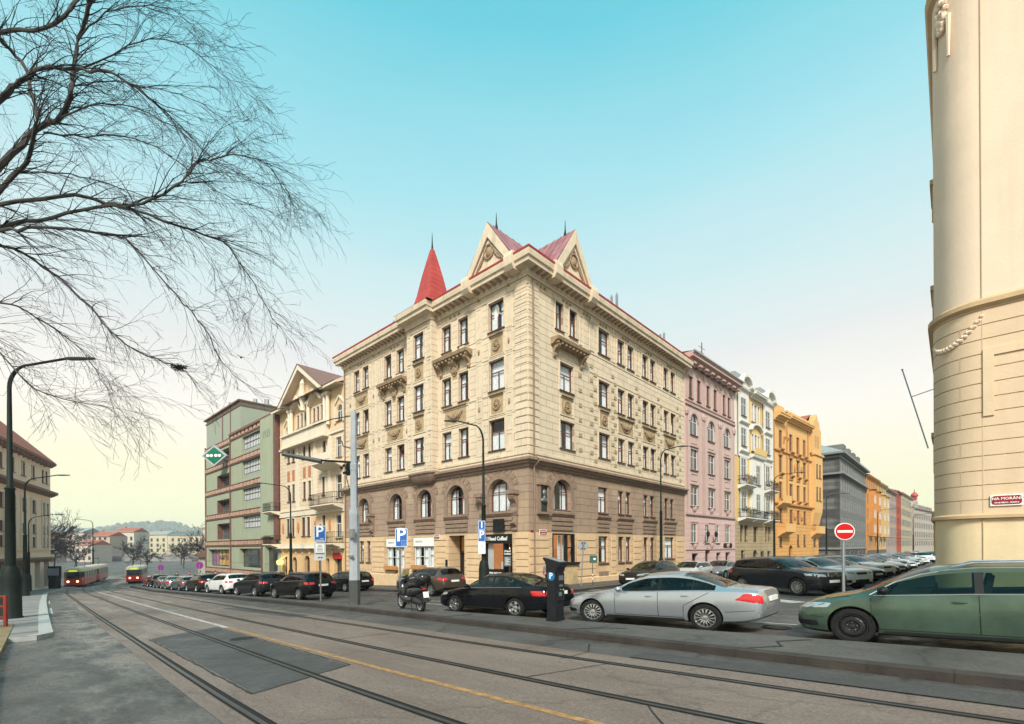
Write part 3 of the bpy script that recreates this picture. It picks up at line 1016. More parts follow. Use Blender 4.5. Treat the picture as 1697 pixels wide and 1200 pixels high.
# trims: belt cornice between the brown base and the cream storeys, mitred at the corner
def mitre_band(name, P, m):
    """profile P of (projection, z) swept round the corner of the building (one mesh)"""
    mb = MB()
    n = len(P)
    L_ = [(-LW - p * 0 - (p if p > 0 else 0) * .6, -p, z) for p, z in P]
    C_ = [(p, -p, z) for p, z in P]
    R_ = [(p, RW + (p if p > 0 else 0) * .3, z) for p, z in P]
    for A_, B_ in ((L_, C_), (C_, R_)):
        o = len(mb.v)
        mb.v += A_ + B_
        for i in range(n - 1):
            mb.f.append((o + i, o + i + 1, o + n + i + 1, o + n + i)); mb.m.append(0)
    o = len(mb.v); mb.v += L_ + [(-LW, .02, P[-1][1]), (-LW, .02, P[0][1])]
    mb.f.append(tuple(range(o, o + n + 2))); mb.m.append(0)
    o = len(mb.v); mb.v += R_ + [(-.02, RW, P[-1][1]), (-.02, RW, P[0][1])]
    mb.f.append(tuple(range(o, o + n + 2))); mb.m.append(0)
    mb.v = [(x, y, z - ZB) for x, y, z in mb.v]
    return obj(name, mb, m, main, smooth=False)
mitre_band('belt_cornice', [(-.02, 7.12), (.1, 7.12), (.12, 7.25), (.26, 7.32), (.3, 7.45), (.42, 7.5), (.42, 7.64), (.34, 7.7), (-.02, 7.8)], M_orn2)
mitre_band('sill_band', [(-.02, 7.95), (.06, 7.95), (.06, 8.12), (-.02, 8.16)], M_trim)
mitre_band('base_course', [(-.02, -2.0), (.09, -2.0), (.09, -.35), (.05, -.3), (-.02, -.29)], M_peach)
mitre_band('frieze_band', [(-.02, 18.74), (.05, 18.74), (.06, 18.8), (-.02, 18.82)], M_trim)
mitre_band('main_cornice', [(-.02, 19.25), (.1, 19.25), (.12, 19.36), (.2, 19.42), (.22, 19.6), (.74, 19.66), (.76, 19.88), (.86, 19.94), (.9, 20.2), (.9, 20.3), (.8, 20.34), (-.02, 20.38)], M_trim)
mitre_band('gutter', [(.74, 20.33), (.92, 20.31), (.96, 20.42), (.8, 20.46), (-.6, 20.72)], M_redroof)
mo = MB()
n = 44
for i in range(n):
    u = .35 + (LW - .4) * i / n
    if 8.7 < LW - u < 12.7: continue
    bracket(mo, u, 19.4, 19.65, .2, .68)
FL.put('modillions', mo, M_orn, smooth=False)
mo = MB()
for i in range(n):
    u = .15 + (RW - .4) * i / n
    bracket(mo, u, 19.4, 19.65, .2, .68)
FR_.put('modillions', mo, M_orn, smooth=False)
# window surrounds, panels, rosettes and festoons
CUR = [FL]
def one(fn, nm, *a, **k):
    m = MB(); fn(m, *a, **k); CUR[0].put(nm, m, M_orn)
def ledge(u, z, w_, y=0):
    m = MB(); m.prism([(y - .14, z + .1), (y - .16, z + .03), (y - .03, z - .03), (y + .02, z - .03), (y + .02, z + .1)], u - w_, u + w_, 'x'); CUR[0].put('panel_shade_ledge', m, M_orn, smooth=False)  # dark ledge colour paints in the shading along the panel top
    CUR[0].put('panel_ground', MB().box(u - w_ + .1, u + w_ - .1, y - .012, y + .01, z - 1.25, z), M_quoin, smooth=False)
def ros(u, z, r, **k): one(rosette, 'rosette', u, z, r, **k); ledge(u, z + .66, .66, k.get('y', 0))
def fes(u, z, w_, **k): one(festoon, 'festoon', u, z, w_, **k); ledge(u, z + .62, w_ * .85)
tr = MB(); orn = MB()
def surround(mb, u0, u1, z0, z1, t=.1, p=.07):
    band(mb, u0 - t, u0, z0 - .06, z1 + t, p); band(mb, u1, u1 + t, z0 - .06, z1 + t, p); band(mb, u0, u1, z1, z1 + t, p)
for o in opsU: surround(tr, *o[:4], t=.09)
for um in (2.78,):
    u = LW - um
    for z in (15.62, 11.6):
        frame_panel(tr, u - .72, u + .72, z - .7, z + .68, .07, .05)
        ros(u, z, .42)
    frame_panel(tr, u - .95, u + .95, 18.86, 19.2, .05, .04)
for um in (7.1, 15.0, 20.45):
    u = LW - um
    w_ = 1.55 if um < 19 else 1.3
    frame_panel(tr, u - w_, u + w_, 10.95, 12.25, .08, .05)
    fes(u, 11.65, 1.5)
    frame_panel(tr, u - w_, u + w_, 18.86, 19.2, .05, .04)
    for s_ in (-.5, 0, .5): orn.blob((u + s_, -.04, 19.03), .1, (1.3, .6, 1))
    if um > 19:
        frame_panel(tr, u - w_, u + w_, 15.0, 16.3, .08, .05)
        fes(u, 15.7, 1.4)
# vertical pilaster strips with stacked panels
for um in (1.62, 4.5, 9.2, 13.2, 17.4, 18.3, 22.4):
    u = LW - um
    for z0, z1 in ((8.3, 9.5), (9.7, 10.7), (10.95, 12.2), (12.45, 14.7), (14.95, 16.3), (16.5, 18.6)):
        frame_panel(tr, u - .27, u + .27, z0, z1, .05, .045)
    band(tr, u - .36, u + .36, 8.15, 18.85, .02)
    for z in (15.6, 11.6, 19.3): orn.blob((u, -.05, z), .13, (.8, .6, 1.6))
for z in (12.35, 14.84, 16.42, 10.82):
    band(tr, .1, LW - 1.1, z - .03, z + .03, .035)
FL.put('wall_trim', tr, M_trim, smooth=False); FL.put('frieze_ornament', orn, M_orn)
CUR[0] = FR_
tr = MB(); orn = MB()
for o in opsUR: surround(tr, *o[:4], t=.09)
for z in (11.72,):
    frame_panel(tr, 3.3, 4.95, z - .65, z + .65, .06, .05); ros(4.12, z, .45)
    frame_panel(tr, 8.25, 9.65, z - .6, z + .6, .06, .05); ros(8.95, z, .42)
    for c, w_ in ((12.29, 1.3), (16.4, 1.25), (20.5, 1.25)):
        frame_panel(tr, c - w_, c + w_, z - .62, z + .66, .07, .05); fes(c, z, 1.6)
frame_panel(tr, 3.2, 5.0, 14.9, 15.4, .05, .04)
for u0, u1 in ((.5, 2.1), (6.1, 7.2), (2.6, 5.7), (7.5, 10.3), (10.7, 13.9), (14.6, 18.1), (18.8, 22.3)):
    frame_panel(tr, u0, u1, 18.86, 19.2, .05, .04)
    for s_ in (-.4, 0, .4): orn.blob(((u0 + u1) / 2 + s_, -.04, 19.03), .1, (1.3, .6, 1))
for um in (5.95, 7.3, 10.35, 14.35, 18.45, 22.7):
    for z0, z1 in ((16.6, 18.75),):
        frame_panel(tr, um - .28, um + .28, z0, z1, .05, .045)
for z in (16.42, 15.0): band(tr, 7.0, RW - .1, z - .04, z + .04, .04)
FR_.put('wall_trim', tr, M_trim, smooth=False); FR_.put('frieze_ornament', orn, M_orn)
CUR[0] = FL
for um in (5.75, 7.2, 7.75, 10.25, 10.6, 14.1, 14.6, 18.2, 18.75, 22.3, 22.9):
    q = MB()
    for k in range(14):
        z = 8.3 + k * .54
        if um in (7.75, 10.6, 14.6, 18.75, 22.9) and k % 2: continue
        if um not in (7.75, 10.6, 14.6, 18.75, 22.9) and not k % 2: continue
        band(q, um - .2, um + .2, z, z + .26, .045)
    FR_.put('quoin_strip', q, M_quoin, smooth=False)
# rusticated corner pier with chevron blocks
for F_, sgn in ((FL, 1), (FR_, 0)):
    q = MB()
    for k in range(24):
        z = 7.98 + k * .48
        if z > 18.8: break
        a, b = (.05, 1.05) if not sgn else (LW - 1.05, LW - .05)
        q.prism([(a, z + .03), (a, z + .45), (b, z + .45), (b, z + .03)], -.05, .01)
    F_.put('corner_blocks', q, M_up, smooth=False)
# archivolts, aprons, consoles on the brown base
def lower_orn(F_, arcs, aprons):
    for c, r, zc in arcs:
        q = MB()
        N = 16
        for rr0, rr1, p in ((r + .04, r + .2, .1), (r + .2, r + .42, .06)):
            for k in range(N):
                a, b = pi * k / N, pi * (k + 1) / N
                P = [(c - rr0 * cos(a), zc + rr0 * sin(a)), (c - rr1 * cos(a), zc + rr1 * sin(a)), (c - rr1 * cos(b), zc + rr1 * sin(b)), (c - rr0 * cos(b), zc + rr0 * sin(b))]
                q.prism(P, -p, .01)
            for s_ in (-1, 1):
                x0, x1 = sorted((c + s_ * rr0, c + s_ * rr1)); q.box(x0, x1, -p, .01, 4.3, zc)
        # voussoir lines as thin raised wedges
        for k in range(9):
            a = pi * (.14 + .72 * k / 8)
            p0 = (c - (r + .46) * cos(a), zc + (r + .46) * sin(a)); p1 = (c - (r + .86) * cos(a), zc + (r + .86) * sin(a))
            nx, nz_ = sin(a) * .13, cos(a) * .13
            q.prism([(p0[0] - nx, p0[1] - nz_), (p0[0] + nx, p0[1] + nz_), (p1[0] + nx * 1.3, p1[1] + nz_ * 1.3), (p1[0] - nx * 1.3, p1[1] - nz_ * 1.3)], -.035, .01)
        F_.put('arch_moulding', q, M_orn2, smooth=False)
    for u0, u1 in aprons:
        q = MB()
        q.prism([(-.2, 4.2), (-.2, 4.32), (.0, 4.34), (.0, 4.0), (-.08, 4.02)], u0 - .1, u1 + .1, 'x')
        for i, z in enumerate((3.72, 3.42, 3.1)):
            q.prism([(-.12 + .025 * i, z), (-.12 + .025 * i, z + .2), (-.0, z + .27), (0, z)], u0, u1, 'x')
        F_.put('window_apron', q, M_orn2, smooth=False)
lower_orn(FL, [(LW - c, r, 6.5 - r) for c, r in arL], [fl(c - r - .3, c + r + .3) for c, r in arL])
lower_orn(FR_, [(3.5, 1.0, 5.56)], [(2.3, 4.7), (7.9, 9.6), (10.8, 13.25), (15.1, 17.6), (19.2, 21.7)])
q = MB()
for um, z in ((1.15, 4.9), (4.2, 4.9), (18.55, 4.3), (21.5, 4.3)):
    q = MB(); u = LW - um
    bracket(q, u, z - .9, z + .55, .5, .5)
    q.box(u - .34, u + .34, -.58, 0, z + .5, z + .75)
    bracket(q, u, 3.0, 3.6, .42, .35)
    q.box(u - .2, u + .2, -.12, 0, 3.6, 4.0)
    FL.put('console_bracket', q, M_orn2, smooth=False)
q = MB()
for um0, um1 in ((.05, 1.1), (4.45, 5.9), (8.3, 9.4), (12.75, 13.5), (16.8, 18.7), (21.3, 23.6)):
    q = MB()
    for k in range(7):
        z = -.2 + k * .45
        u0, u1 = fl(um0, um1)
        q.box(u0, u1, -.045, .01, z + .03, z + .41)
    FL.put('rusticated_pier', q, M_peach, smooth=False)
q = MB()
for u0, u1 in ((.05, 2.0), (5.3, 7.6), (9.9, 10.6), (13.5, 14.8), (17.8, 19.0), (22, 23.7)):
    q = MB()
    for k in range(6):
        z = -.2 + k * .52
        q.box(u0, u1, -.045, .01, z + .03, z + .48)
    FR_.put('rusticated_pier', q, M_peach, smooth=False)
# balcony-like shelves on consoles below the top windows
def shelf(F_, u0, u1):
    mb = MB()
    mb.prism([(0, 15.6), (-.25, 15.65), (-.35, 15.75), (-.62, 15.83), (-.68, 16.04), (0, 16.06)], u0, u1, 'x')
    for i in range(9):
        u = u0 + .2 + (u1 - u0 - .4) * i / 8
        mb.box(u - .09, u + .09, -.55, -.1, 15.64, 15.8)
    for u in (u0 + .35, u1 - .35): bracket(mb, u, 14.8, 15.64, .28, .5)
    F_.put('window_shelf', mb, M_orn, smooth=False)
    f = MB(); 
    for s_ in (u0 + .55, u1 - .55): f.box(s_ - .25, s_ + .25, -.55, -.2, 16.05, 16.25)
    F_.put('flower_trough', f, M_trim, smooth=False)
shelf(FL, *fl(5.2, 9.0)); shelf(FL, *fl(13.1, 16.9)); shelf(FR_, 2.35, 6.2)
for um in (7.1, 15.0):
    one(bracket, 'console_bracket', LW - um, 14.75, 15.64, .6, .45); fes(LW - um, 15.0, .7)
# oriel with corbel and spire
OY = -.62
ou0, ou1 = fl(9.1, 12.3)
oops = [(LW - 11.35, LW - 10.05, a, b) for a, b in ((16.65, 18.65), (12.6, 14.65), (8.55, 10.5))]
mb = wall_mb(ou0, ou1, 7.8, 19.8, oops, .2)
mb.quad((ou0, 0, 7.8), (ou0, -OY, 7.8), (ou0, -OY, 19.8), (ou0, 0, 19.8)); mb.quad((ou1, 0, 7.8), (ou1, -OY, 7.8), (ou1, -OY, 19.8), (ou1, 0, 19.8))
mb.quad((ou0, 0, 7.8), (ou1, 0, 7.8), (ou1, -OY, 7.8), (ou0, -OY, 7.8))
FL.put('oriel_bay', mb, M_up, y=OY)
for o in oops: window(FL, *o, style='tee', y=OY + .15, curtain=1)
q = MB(); orn = MB()
for o in oops: 
    for a, b, c, d in ((o[0] - .09, o[0], o[2], o[3] + .09), (o[1], o[1] + .09, o[2], o[3] + .09), (o[0], o[1], o[3], o[3] + .09)): band(q, a, b, c, d, .05, y=OY)
for z in (15.6, 11.55):
    frame_panel(q, ou0 + .85, ou1 - .85, z - .7, z + .7, .07, .04, y=OY)
    ros((ou0 + ou1) / 2, z, .4, y=OY)
frame_panel(q, ou0 + .5, ou1 - .5, 18.85, 19.18, .05, .04, y=OY)
for u in (ou0 + .3, ou1 - .3):
    for z0, z1 in ((8.2, 10.6), (10.9, 12.3), (12.5, 14.8), (15, 16.3), (16.5, 18.7)): frame_panel(q, u - .22, u + .22, z0, z1, .04, .035, y=OY)
FL.put('wall_trim', q, M_trim, smooth=False); 
q = MB()
cu = (ou0 + ou1) / 2; hw = (ou1 - ou0) / 2
secs = [(hw + .12, .78, 7.82), (hw + .12, .78, 7.68), (hw + .0, .7, 7.62), (hw * .98, .66, 7.5), (hw * .86, .5, 7.15), (hw * .66, .3, 6.95), (hw * .5, .12, 6.88)]
N = 12
for (a, d, z) in secs:
    for k in range(N + 1):
        t = pi * k / N
        q.v.append((cu - a * math.copysign(abs(cos(t)) ** .5, cos(t)), -d * sin(t) ** .5, z))
for i in range(len(secs) - 1):
    for k in range(N):
        o_ = i * (N + 1) + k
        q.f.append((o_, o_ + 1, o_ + N + 2, o_ + N + 1)); q.m.append(0)
q.f.append(tuple(range(6 * (N + 1), 7 * (N + 1)))); q.m.append(0)
FL.put('oriel_corbel', q, M_orn2)
q = MB()
P = [(-.02, 19.26), (.1, 19.26), (.12, 19.38), (.22, 19.62), (.7, 19.68), (.72, 19.9), (.84, 19.98), (.88, 20.34), (-.02, 20.4), (-1.2, 20.8)]
n_ = len(P)
for (x, yb, sx_) in ((ou0, 0, -1), (ou0, OY, -1), (ou1, OY, 1), (ou1, 0, 1)):
    for p, z in P:
        q.v.append((x + sx_ * p * .45, (yb - p) if yb else -.3, z))
for i in range(3):
    for j in range(n_ - 1):
        a = i * n_ + j
        q.f.append((a, a + 1, a + n_ + 1, a + n_)); q.m.append(0)
FL.put('oriel_cornice', q, M_trim, smooth=False)
# spire (square, bell-cast foot)
q = MB()
sc_ = cu + .0; sy = .75
prof = [(2.3, 20.42), (1.6, 20.75), (1.15, 21.3), (.95, 22.0), (.64, 23.6), (.3, 25.1), (.13, 25.8), (.04, 25.9)]
for (r, z) in prof:
    for (a, b) in ((-1, -1), (1, -1), (1, 1), (-1, 1)): q.v.append((sc_ + a * r * .95, sy + b * r * .95, z))
for i in range(len(prof) - 1):
    for k in range(4):
        q.f.append((i * 4 + k, i * 4 + (k + 1) % 4, (i + 1) * 4 + (k + 1) % 4, (i + 1) * 4 + k)); q.m.append(0)
sp_ = FL.put('spire', q, mat_wall('red_roof_sheets', (.42, .06, .05), bw=.55, bh=.42, joint=.018, jointdark=.6, bumpd=.02, streak=.35, dirt='5a2020', var=.15, rough=.55), smooth=False)
q = MB(); q.tube([(sc_, sy, 25.7), (sc_, sy, 26.2), (sc_, sy, 27.2)], [.11, .06, .012], 6)
obj('finial', q, M_iron, sp_)
# gables
def gable(F_, c, hw_, z0, zap, ridge):
    q = MB()
    y0 = -.86
    def tri(s, yy): return [(c - hw_ * s, z0), (c + hw_ * s, z0), (c, z0 + (zap - z0) * s)]
    q.prism([(c - hw_ + .5, z0), (c + hw_ - .5, z0), (c, zap - .9)], y0 + .22, .6)
    for s_ in (-1, 1):     # raking cornices
        q.prism([(c + s_ * hw_, z0), (c, zap), (c, zap - .95), (c + s_ * (hw_ - .55), z0)], y0, .3)
        q.prism([(c + s_ * (hw_ - .62), z0), (c, zap - 1.08), (c, zap - 1.3), (c + s_ * (hw_ - .76), z0)], y0 + .12, .3)
    for s_ in (-1, 1): q.prism([(-.9, z0 - 1.0), (-1.08, z0 - .75), (-1.1, z0 - .2), (-1.0, z0 + .1), (.2, z0 + .12), (.2, z0 - 1.0)], c + s_ * (hw_ - .1) - .35, c + s_ * (hw_ - .1) + .35, 'x')
    g = F_.put('gable', q, M_trim, smooth=False)
    o_ = MB()
    o_.lathe([(.5, -.02), (.52, -.1), (.42, -.12), (.40, -.02)], 16, (c, y0 + .22, z0 + 1.15), 'y')
    o_._fix((0, 0, 0), (1, 1, 1), 0)
    for k in range(9):
        a = -pi * .1 + pi * 1.2 * k / 8
        o_.blob((c + .62 * cos(a), y0 + .18, z0 + 1.2 + .62 * sin(a)), .1, (1, .7, 1), 0, 5, 3)
    o_.blob((c, y0 + .16, z0 + 1.1), .3, (1, .4, 1.1))
    for s_ in (-1, 1): o_.tube([(c + s_ * .55, y0 + .18, z0 + .9), (c + s_ * .8, y0 + .18, z0 + .5), (c + s_ * 1.15, y0 + .18, z0 + .25)], [.09, .07, .03], 5)
    obj('gable_relief', o_, M_orn, g)
    r = MB()
    e = .1
    r.quad((c - hw_ - e, y0 + .04, z0 + .0), (c, y0 + .04, zap + .06), (c, ridge, zap + .06), (c - hw_ - e, ridge + .8, z0))
    r.quad((c + hw_ + e, y0 + .04, z0 + .0), (c, y0 + .04, zap + .06), (c, ridge, zap + .06), (c + hw_ + e, ridge + .8, z0))
    r.quad((c - hw_ - e, ridge + .8, z0), (c, ridge, zap + .06), (c, ridge, zap + .06), (c + hw_ + e, ridge + .8, z0))
    for s_ in (-1, 1):
        for k in range(1, 7):
            t = y0 + (ridge - y0) * k / 7
            r.prism([(c + s_ * (hw_ + e), z0 + .02), (c, zap + .08), (c, zap + .12), (c + s_ * (hw_ + e), z0 + .06)], t - .02, t + .02)
    rr = F_.put('gable_roof', r, mat('pale_red_sheet_roof', (.40, .13, .13), rough=.35, metal=.25, var=.35, scale=.9, streak=.5, streakcol=(.5, .4, .4)), smooth=False)
    f = MB(); f.tube([(c, y0 + .9, zap), (c, y0 + .9, zap + .35), (c, y0 + .9, zap + 1.1)], [.12, .05, .012], 6)
    obj('finial', f, M_iron, rr)
gable(FL, LW - 2.78, 2.15, 20.5, 23.5, 3.6)
gable(FR_, 4.12, 2.2, 20.5, 23.75, 3.6)
# low roof
q = MB()
z0, z1 = 20.62, 22.1
A_ = [(-LW, -.3), (.3, -.3), (.3, RW), (-11.5, RW), (-11.5, 12), (-LW, 12)]
q.quad((-LW, -.3, z0), (.3, -.3, z0), (-6, 6, z1), (-LW, 6, z1)); q.quad((.3, -.3, z0), (.3, RW, z0), (-6, RW, z1), (-6, 6, z1))
q.quad((-LW, 12, z0), (-LW, 6, z1), (-6, 6, z1), (-11.5, 12, z0)); q.quad((-11.5, RW, z0), (-11.5, 12, z0), (-6, 6, z1), (-6, RW, z1))
q.v = [(x, y, z - ZB) for x, y, z in q.v]
rf = obj('roof', q, M_redroof, main, smooth=False)
q = MB()
for (x, y, a, b, h) in ((-20, 5, .5, .4, 1.5), (-9, 4.5, .6, .4, 1.2), (-5.2, 15, .4, .9, 2.1), (-4.6, 20.6, .4, .7, 1.9), (-5.5, 3.6, .35, .7, 1.6), (-4.2, 9.6, .4, .6, 1.8)):
    q.box(x - a, x + a, y - b, y + b, 20.7 - ZB, 21.7 + h - ZB); q.box(x - a - .06, x + a + .06, y - b - .06, y + b + .06, 21.7 + h - ZB, 21.8 + h - ZB)
obj('chimney', q, mat('brick_chimney', (.34, .17, .11), var=.3, scale=4), rf, smooth=False)
q = MB()
for (x, y, z, h) in ((-17.2, 1.4, 21.4, 2.4), (-1.6, 1.0, 21.5, 1.4), (-1.3, 1.5, 21.5, 1.8), (-1.2, 12.2, 21.6, 2.9), (-1.0, 12.7, 21.6, 3.3), (-.9, 20.6, 21.6, 2.1), (-.8, 21.2, 21.6, 2.5), (-1.5, 19.8, 21.6, 1.6), (-.7, 10.8, 21.6, 1.6)):
    q.tube([(x, y, z - .8 - ZB), (x, y, z + h * .8 - .8 - ZB)], .05, 5); q.box(x - .09, x + .09, y - .07, y + .07, z + h * .4 - .8 - ZB, z + h * .75 - .8 - ZB)
obj('roof_antenna', q, M_metal, rf, smooth=False)
q = MB(); q.box(-LW, -11.5, 11.9, 12, -2 - ZB, 20.5 - ZB); q.box(-11.6, -11.5, 12, RW, -2 - ZB, 20.5 - ZB); q.box(-LW, -LW + .1, .3, 11.9, -2 - ZB, 20.5 - ZB); q.box(-11.5, -.3, RW - .1, RW, -2 - ZB, 20.5 - ZB)
obj('rear_wall', q, M_trim, main, smooth=False)
# satellite dish
q = MB(); q.lathe([(.001, .12), (.2, .1), (.38, .03), (.46, -.03)], 18, (0, 0, 0), 'y'); q.tube([(0, .1, 0), (.0, .45, -.1)], .03, 5); q.tube([(0, .05, -.35), (0, -.35, -.1)], .02, 5)
o = obj('satellite_dish', q, M_white, main, (-2.0, -.75, 17.3 - ZB), -.5)
# plaque with bust on the corner, tablets, street number plates
q = MB()
q.box(.75, 1.98, -.24, 0, 6.0, 6.14); q.box(.85, 1.05, -.16, 0, 4.25, 6.0); q.box(1.78, 1.92, -.16, 0, 4.25, 6.0); q.box(.78, 2.0, -.3, 0, 4.1, 4.25)
pl = FR_.put('memorial_niche', q, M_orn2, smooth=False)
q = MB(); q.box(1.05, 1.78, -.06, .0, 4.25, 6.0)
pl = FR_.put('memorial_plaque', q, mat('dark_bronze', (.045, .05, .048), rough=.5, metal=.4, var=.3, scale=5), smooth=False)
q = MB(); q.blob((1.42, -.14, 5.5), .2, (.9, .6, 1.2), 0, 12, 8); q.tube([(1.42, -.12, 5.34), (1.42, -.12, 5.15)], [.1, .12], 10); q.blob((1.42, -.1, 5.02), .32, (1, .5, .6), 0, 12, 6)
obj('bust_relief', q, mat('bronze_patina', (.14, .16, .15), rough=.45, metal=.5, var=.3, scale=9), pl)
q = MB(); q.box(LW - 3.05, LW - 2.05, -.2, 0, 3.05, 3.85); FL.put('dark_tablet', q, M_iron, smooth=False)
M_redsign = mat('red_enamel', (.28, .008, .015), rough=.25, var=.05)
def plate(F_, u0, u1, z0, z1, texts, rim=True, name='street_sign', y=-.06):
    """enamel street-name plate: white rim, red rounded field, white letters"""
    w_, h_ = u1 - u0, z1 - z0
    def rr(w, h, r):
        P = []
        for cx, cz, a0 in ((w / 2 - r, h / 2 - r, 0), (-w / 2 + r, h / 2 - r, pi / 2), (-w / 2 + r, -h / 2 + r, pi), (w / 2 - r, -h / 2 + r, 1.5 * pi)):
            for k in range(5): P.append((cx + r * cos(a0 + k * pi / 8), cz + r * sin(a0 + k * pi / 8)))
        return P
    q = MB(); q.prism(rr(w_, h_, .012), -.012, .02)
    o = F_.put(name, q, M_white, (u0 + u1) / 2, y, (z0 + z1) / 2, smooth=False)
    q = MB(); q.prism(rr(w_ * .93, h_ * .8, h_ * .22), -.016, -.0)
    obj('red_field', q, M_redsign, o, smooth=False)
    for t, s_, dz in texts:
        lettering(t, s_, M_white, o, (0, -.02, dz), bold=.002)
    return o
plate(FL, LW - 9.65, LW - 8.95, 2.55, 2.95, [('NA MORÁNI', .1, .06), ('NOVÉ MĚSTO - PRAHA 2', .045, -.07)])
plate(FR_, .98, 1.75, 2.72, 3.1, [('DITTRICHOVA', .1, .06), ('NOVÉ MĚSTO - PRAHA 2', .045, -.07)])
q = MB(); q.box(-.2, .2, -.04, 0, -.14, .14); 
o = FR_.put('house_number_plate', q, M_redsign, .35, 0, 3.0 - .1, smooth=False)
# coffee shop front
def shopfront():
    u0, u1 = g_shop
    q = MB()
    q.box(u0, u1, -.1, .12, 2.2, 2.84); q.box(u0, u0 + .12, -.02, .3, .4, 2.2); q.box(u0, u1 - .75, -.06, .3, .02, .42); q.box(u1 - .82, u1 - .7, -.02, .3, .02, 2.2)
    q.box(u1 - .7, u1 - .62, .3, .4, -.72, 2.2); q.box(u0 + .12, u1 - .82, .25, .3, .42, .48); q.box(u1 - .07, u1, -.02, .4, -.72, 2.2)
    o = FL.put('shop_front', q, M_black, smooth=False)
    q = MB(); q.quad((u0 + .1, .12, .42), (u1 - .8, .12, .42), (u1 - .8, .12, 2.2), (u0 + .1, .12, 2.2)); obj('shop_window', q, M_glass, o)
    q = MB(); q.box(u1 - .62, u1 - .08, .42, .45, -.72, 2.2); obj('door', q, M_glassop, o)
    q = MB()
    q.quad((u0, 2.2, -.7), (u1, 2.2, -.7), (u1, 2.2, 2.8), (u0, 2.2, 2.8)); q.quad((u0, .5, -.7), (u0, 2.2, -.7), (u0, 2.2, 2.8), (u0, .5, 2.8)); q.quad((u1, .5, -.7), (u1, 2.2, -.7), (u1, 2.2, 2.8), (u1, .5, 2.8)); q.quad((u0, .5, 2.8), (u1, .5, 2.8), (u1, 2.2, 2.8), (u0, 2.2, 2.8)); q.quad((u0, .5, -.7), (u1, .5, -.7), (u1, 2.2, -.7), (u0, 2.2, -.7))
    q.box(u0 + .85, u0 + 1.15, .8, 1.0, .4, .95, 1)
    obj('shop_interior', q, [mat('glowing_interior', (.32, .13, .04), var=.4, scale=1.2, emit=(.5, .2, .06), estr=.45), M_white], o, smooth=False)  # interior walls emit a dim orange glow in place of lamplight
    q = MB(); q.box(u0 + .14, u0 + .68, .22, .24, .45, 2.18); q.box(u1 - 1.0, u1 - .9, .22, .24, .45, 2.18); obj('window_post', q, mat('pale_blind', (.62, .6, .56), var=.06), o, smooth=False)
    q = MB(); q.blob((u1 - .95, .7, 1.85), .09, (1, 1, 1), 0, 10, 6); obj('glowing_bulb', q, mat('lit_bulb', (1, .8, .5), var=0, emit=(1, .72, .4), estr=7), o)
    lettering('I Need Coffee!', .36, M_white, o, ((u0 + u1) / 2, -.112, 2.53), bold=.012, sx=.9)
    lettering('COFFEE  -  BREAKFAST  -  TO GO', .13, M_white, o, ((u0 + u1 - .75) / 2, -.068, .2), bold=.003, sx=.92) if False else None
    q = MB()
    for i in range(26):
        if i % 7 == 6: continue
        q.box(u0 + .12 + i * .062, u0 + .16 + i * .062, -.075, -.05, .16, .27)
    obj('small_white_lettering', q, M_white, o, smooth=False)
    q = MB(); q.box(u0 - .1, u1 - .68, -.14, 0, -.06, .02); FL.put('shop_sill', q, M_orn2, smooth=False)
    q = MB(); q.box(u0 - .05, u1 - .7, -.1, 0, -1.1, -.07); FL.put('shop_plinth', q, M_peach, smooth=False)
    q = MB()
    for a in (u0 + .35, u0 + .95): q.box(a, a + .45, -.12, -.08, -.75, -.3)
    FL.put('cellar_vent', q, M_orn2, smooth=False)
    # entrance door recess
    u0, u1 = g_ent
    q = MB(); q.box(u0, u1, 1.25, 1.3, -1.2, 2.84); q.box(u0, u0 + .1, 1.1, 1.25, -1.2, 2.84); q.box(u1 - .1, u1, 1.1, 1.25, -1.2, 2.84); q.box(u0, u1, 1.1, 1.25, 1.55, 1.68)
    o = FL.put('entrance_door', q, mat('dark_brown_door', (.035, .022, .018), rough=.35, var=.2), smooth=False)
    q = MB(); q.box(u0 + .12, u1 - .12, 1.18, 1.24, 1.7, 2.75); obj('transom_light', q, mat('amber_glass', (.28, .10, .02), rough=.2, var=.2, emit=(.5, .2, .05), estr=.15), o)
    q = MB(); q.blob(((u0 + u1) / 2 + .1, 1.2, .3), .06, (1, 1, 2)); obj('handle', q, M_chrome, o)
    q = MB(); q.box(u0 - .35, u0 - .15, -.06, 0, .45, 1.05); FL.put('intercom', q, M_black, smooth=False)
    # white-signed showroom windows
    for nm, (u0, u1), zt in (('a', g_m1, 2.78), ('b', g_m2, 2.74)):
        q = MB(); q.box(u0 + .02, u1 - .02, -.03, .1, zt - .7, zt - .02)
        o = FL.put('shop_sign_board', q, M_white, smooth=False)
        lettering('MAKCAY', .2, mat('grey_lettering', (.12, .13, .13), var=0), o, (u0 + .75, -.04, zt - .34), sx=1.1)
        z0 = .45 if nm == 'a' else .3
        window(FL, u0 + .05, u1 - .75, z0, zt - .72, style='grid', fr=M_whitefr, curtain=1, y=.12, sill=False)
        window(FL, u1 - .65, u1 - .05, z0, zt - .72, style='sash', fr=M_whitefr, curtain=2, y=.12, sill=False)
        q = MB(); q.box(u0 + .0, u1 - .9, -.32, -.05, z0 - .2, z0 + .12)
        FL.put('planter_box', q, mat('orange_wood', (.45, .2, .06), var=.25, scale=6), smooth=False)
        q = MB(); q.box(u0 + .2, u0 + .75, -.06, 0, -1.0, -.3); q.box(u0 + .95, u0 + 1.5, -.06, 0, -1.0, -.3); FL.put('cellar_vent', q, M_orn2, smooth=False)
    # corner shop window on the right facade
    u0, u1 = 2.4, 4.95
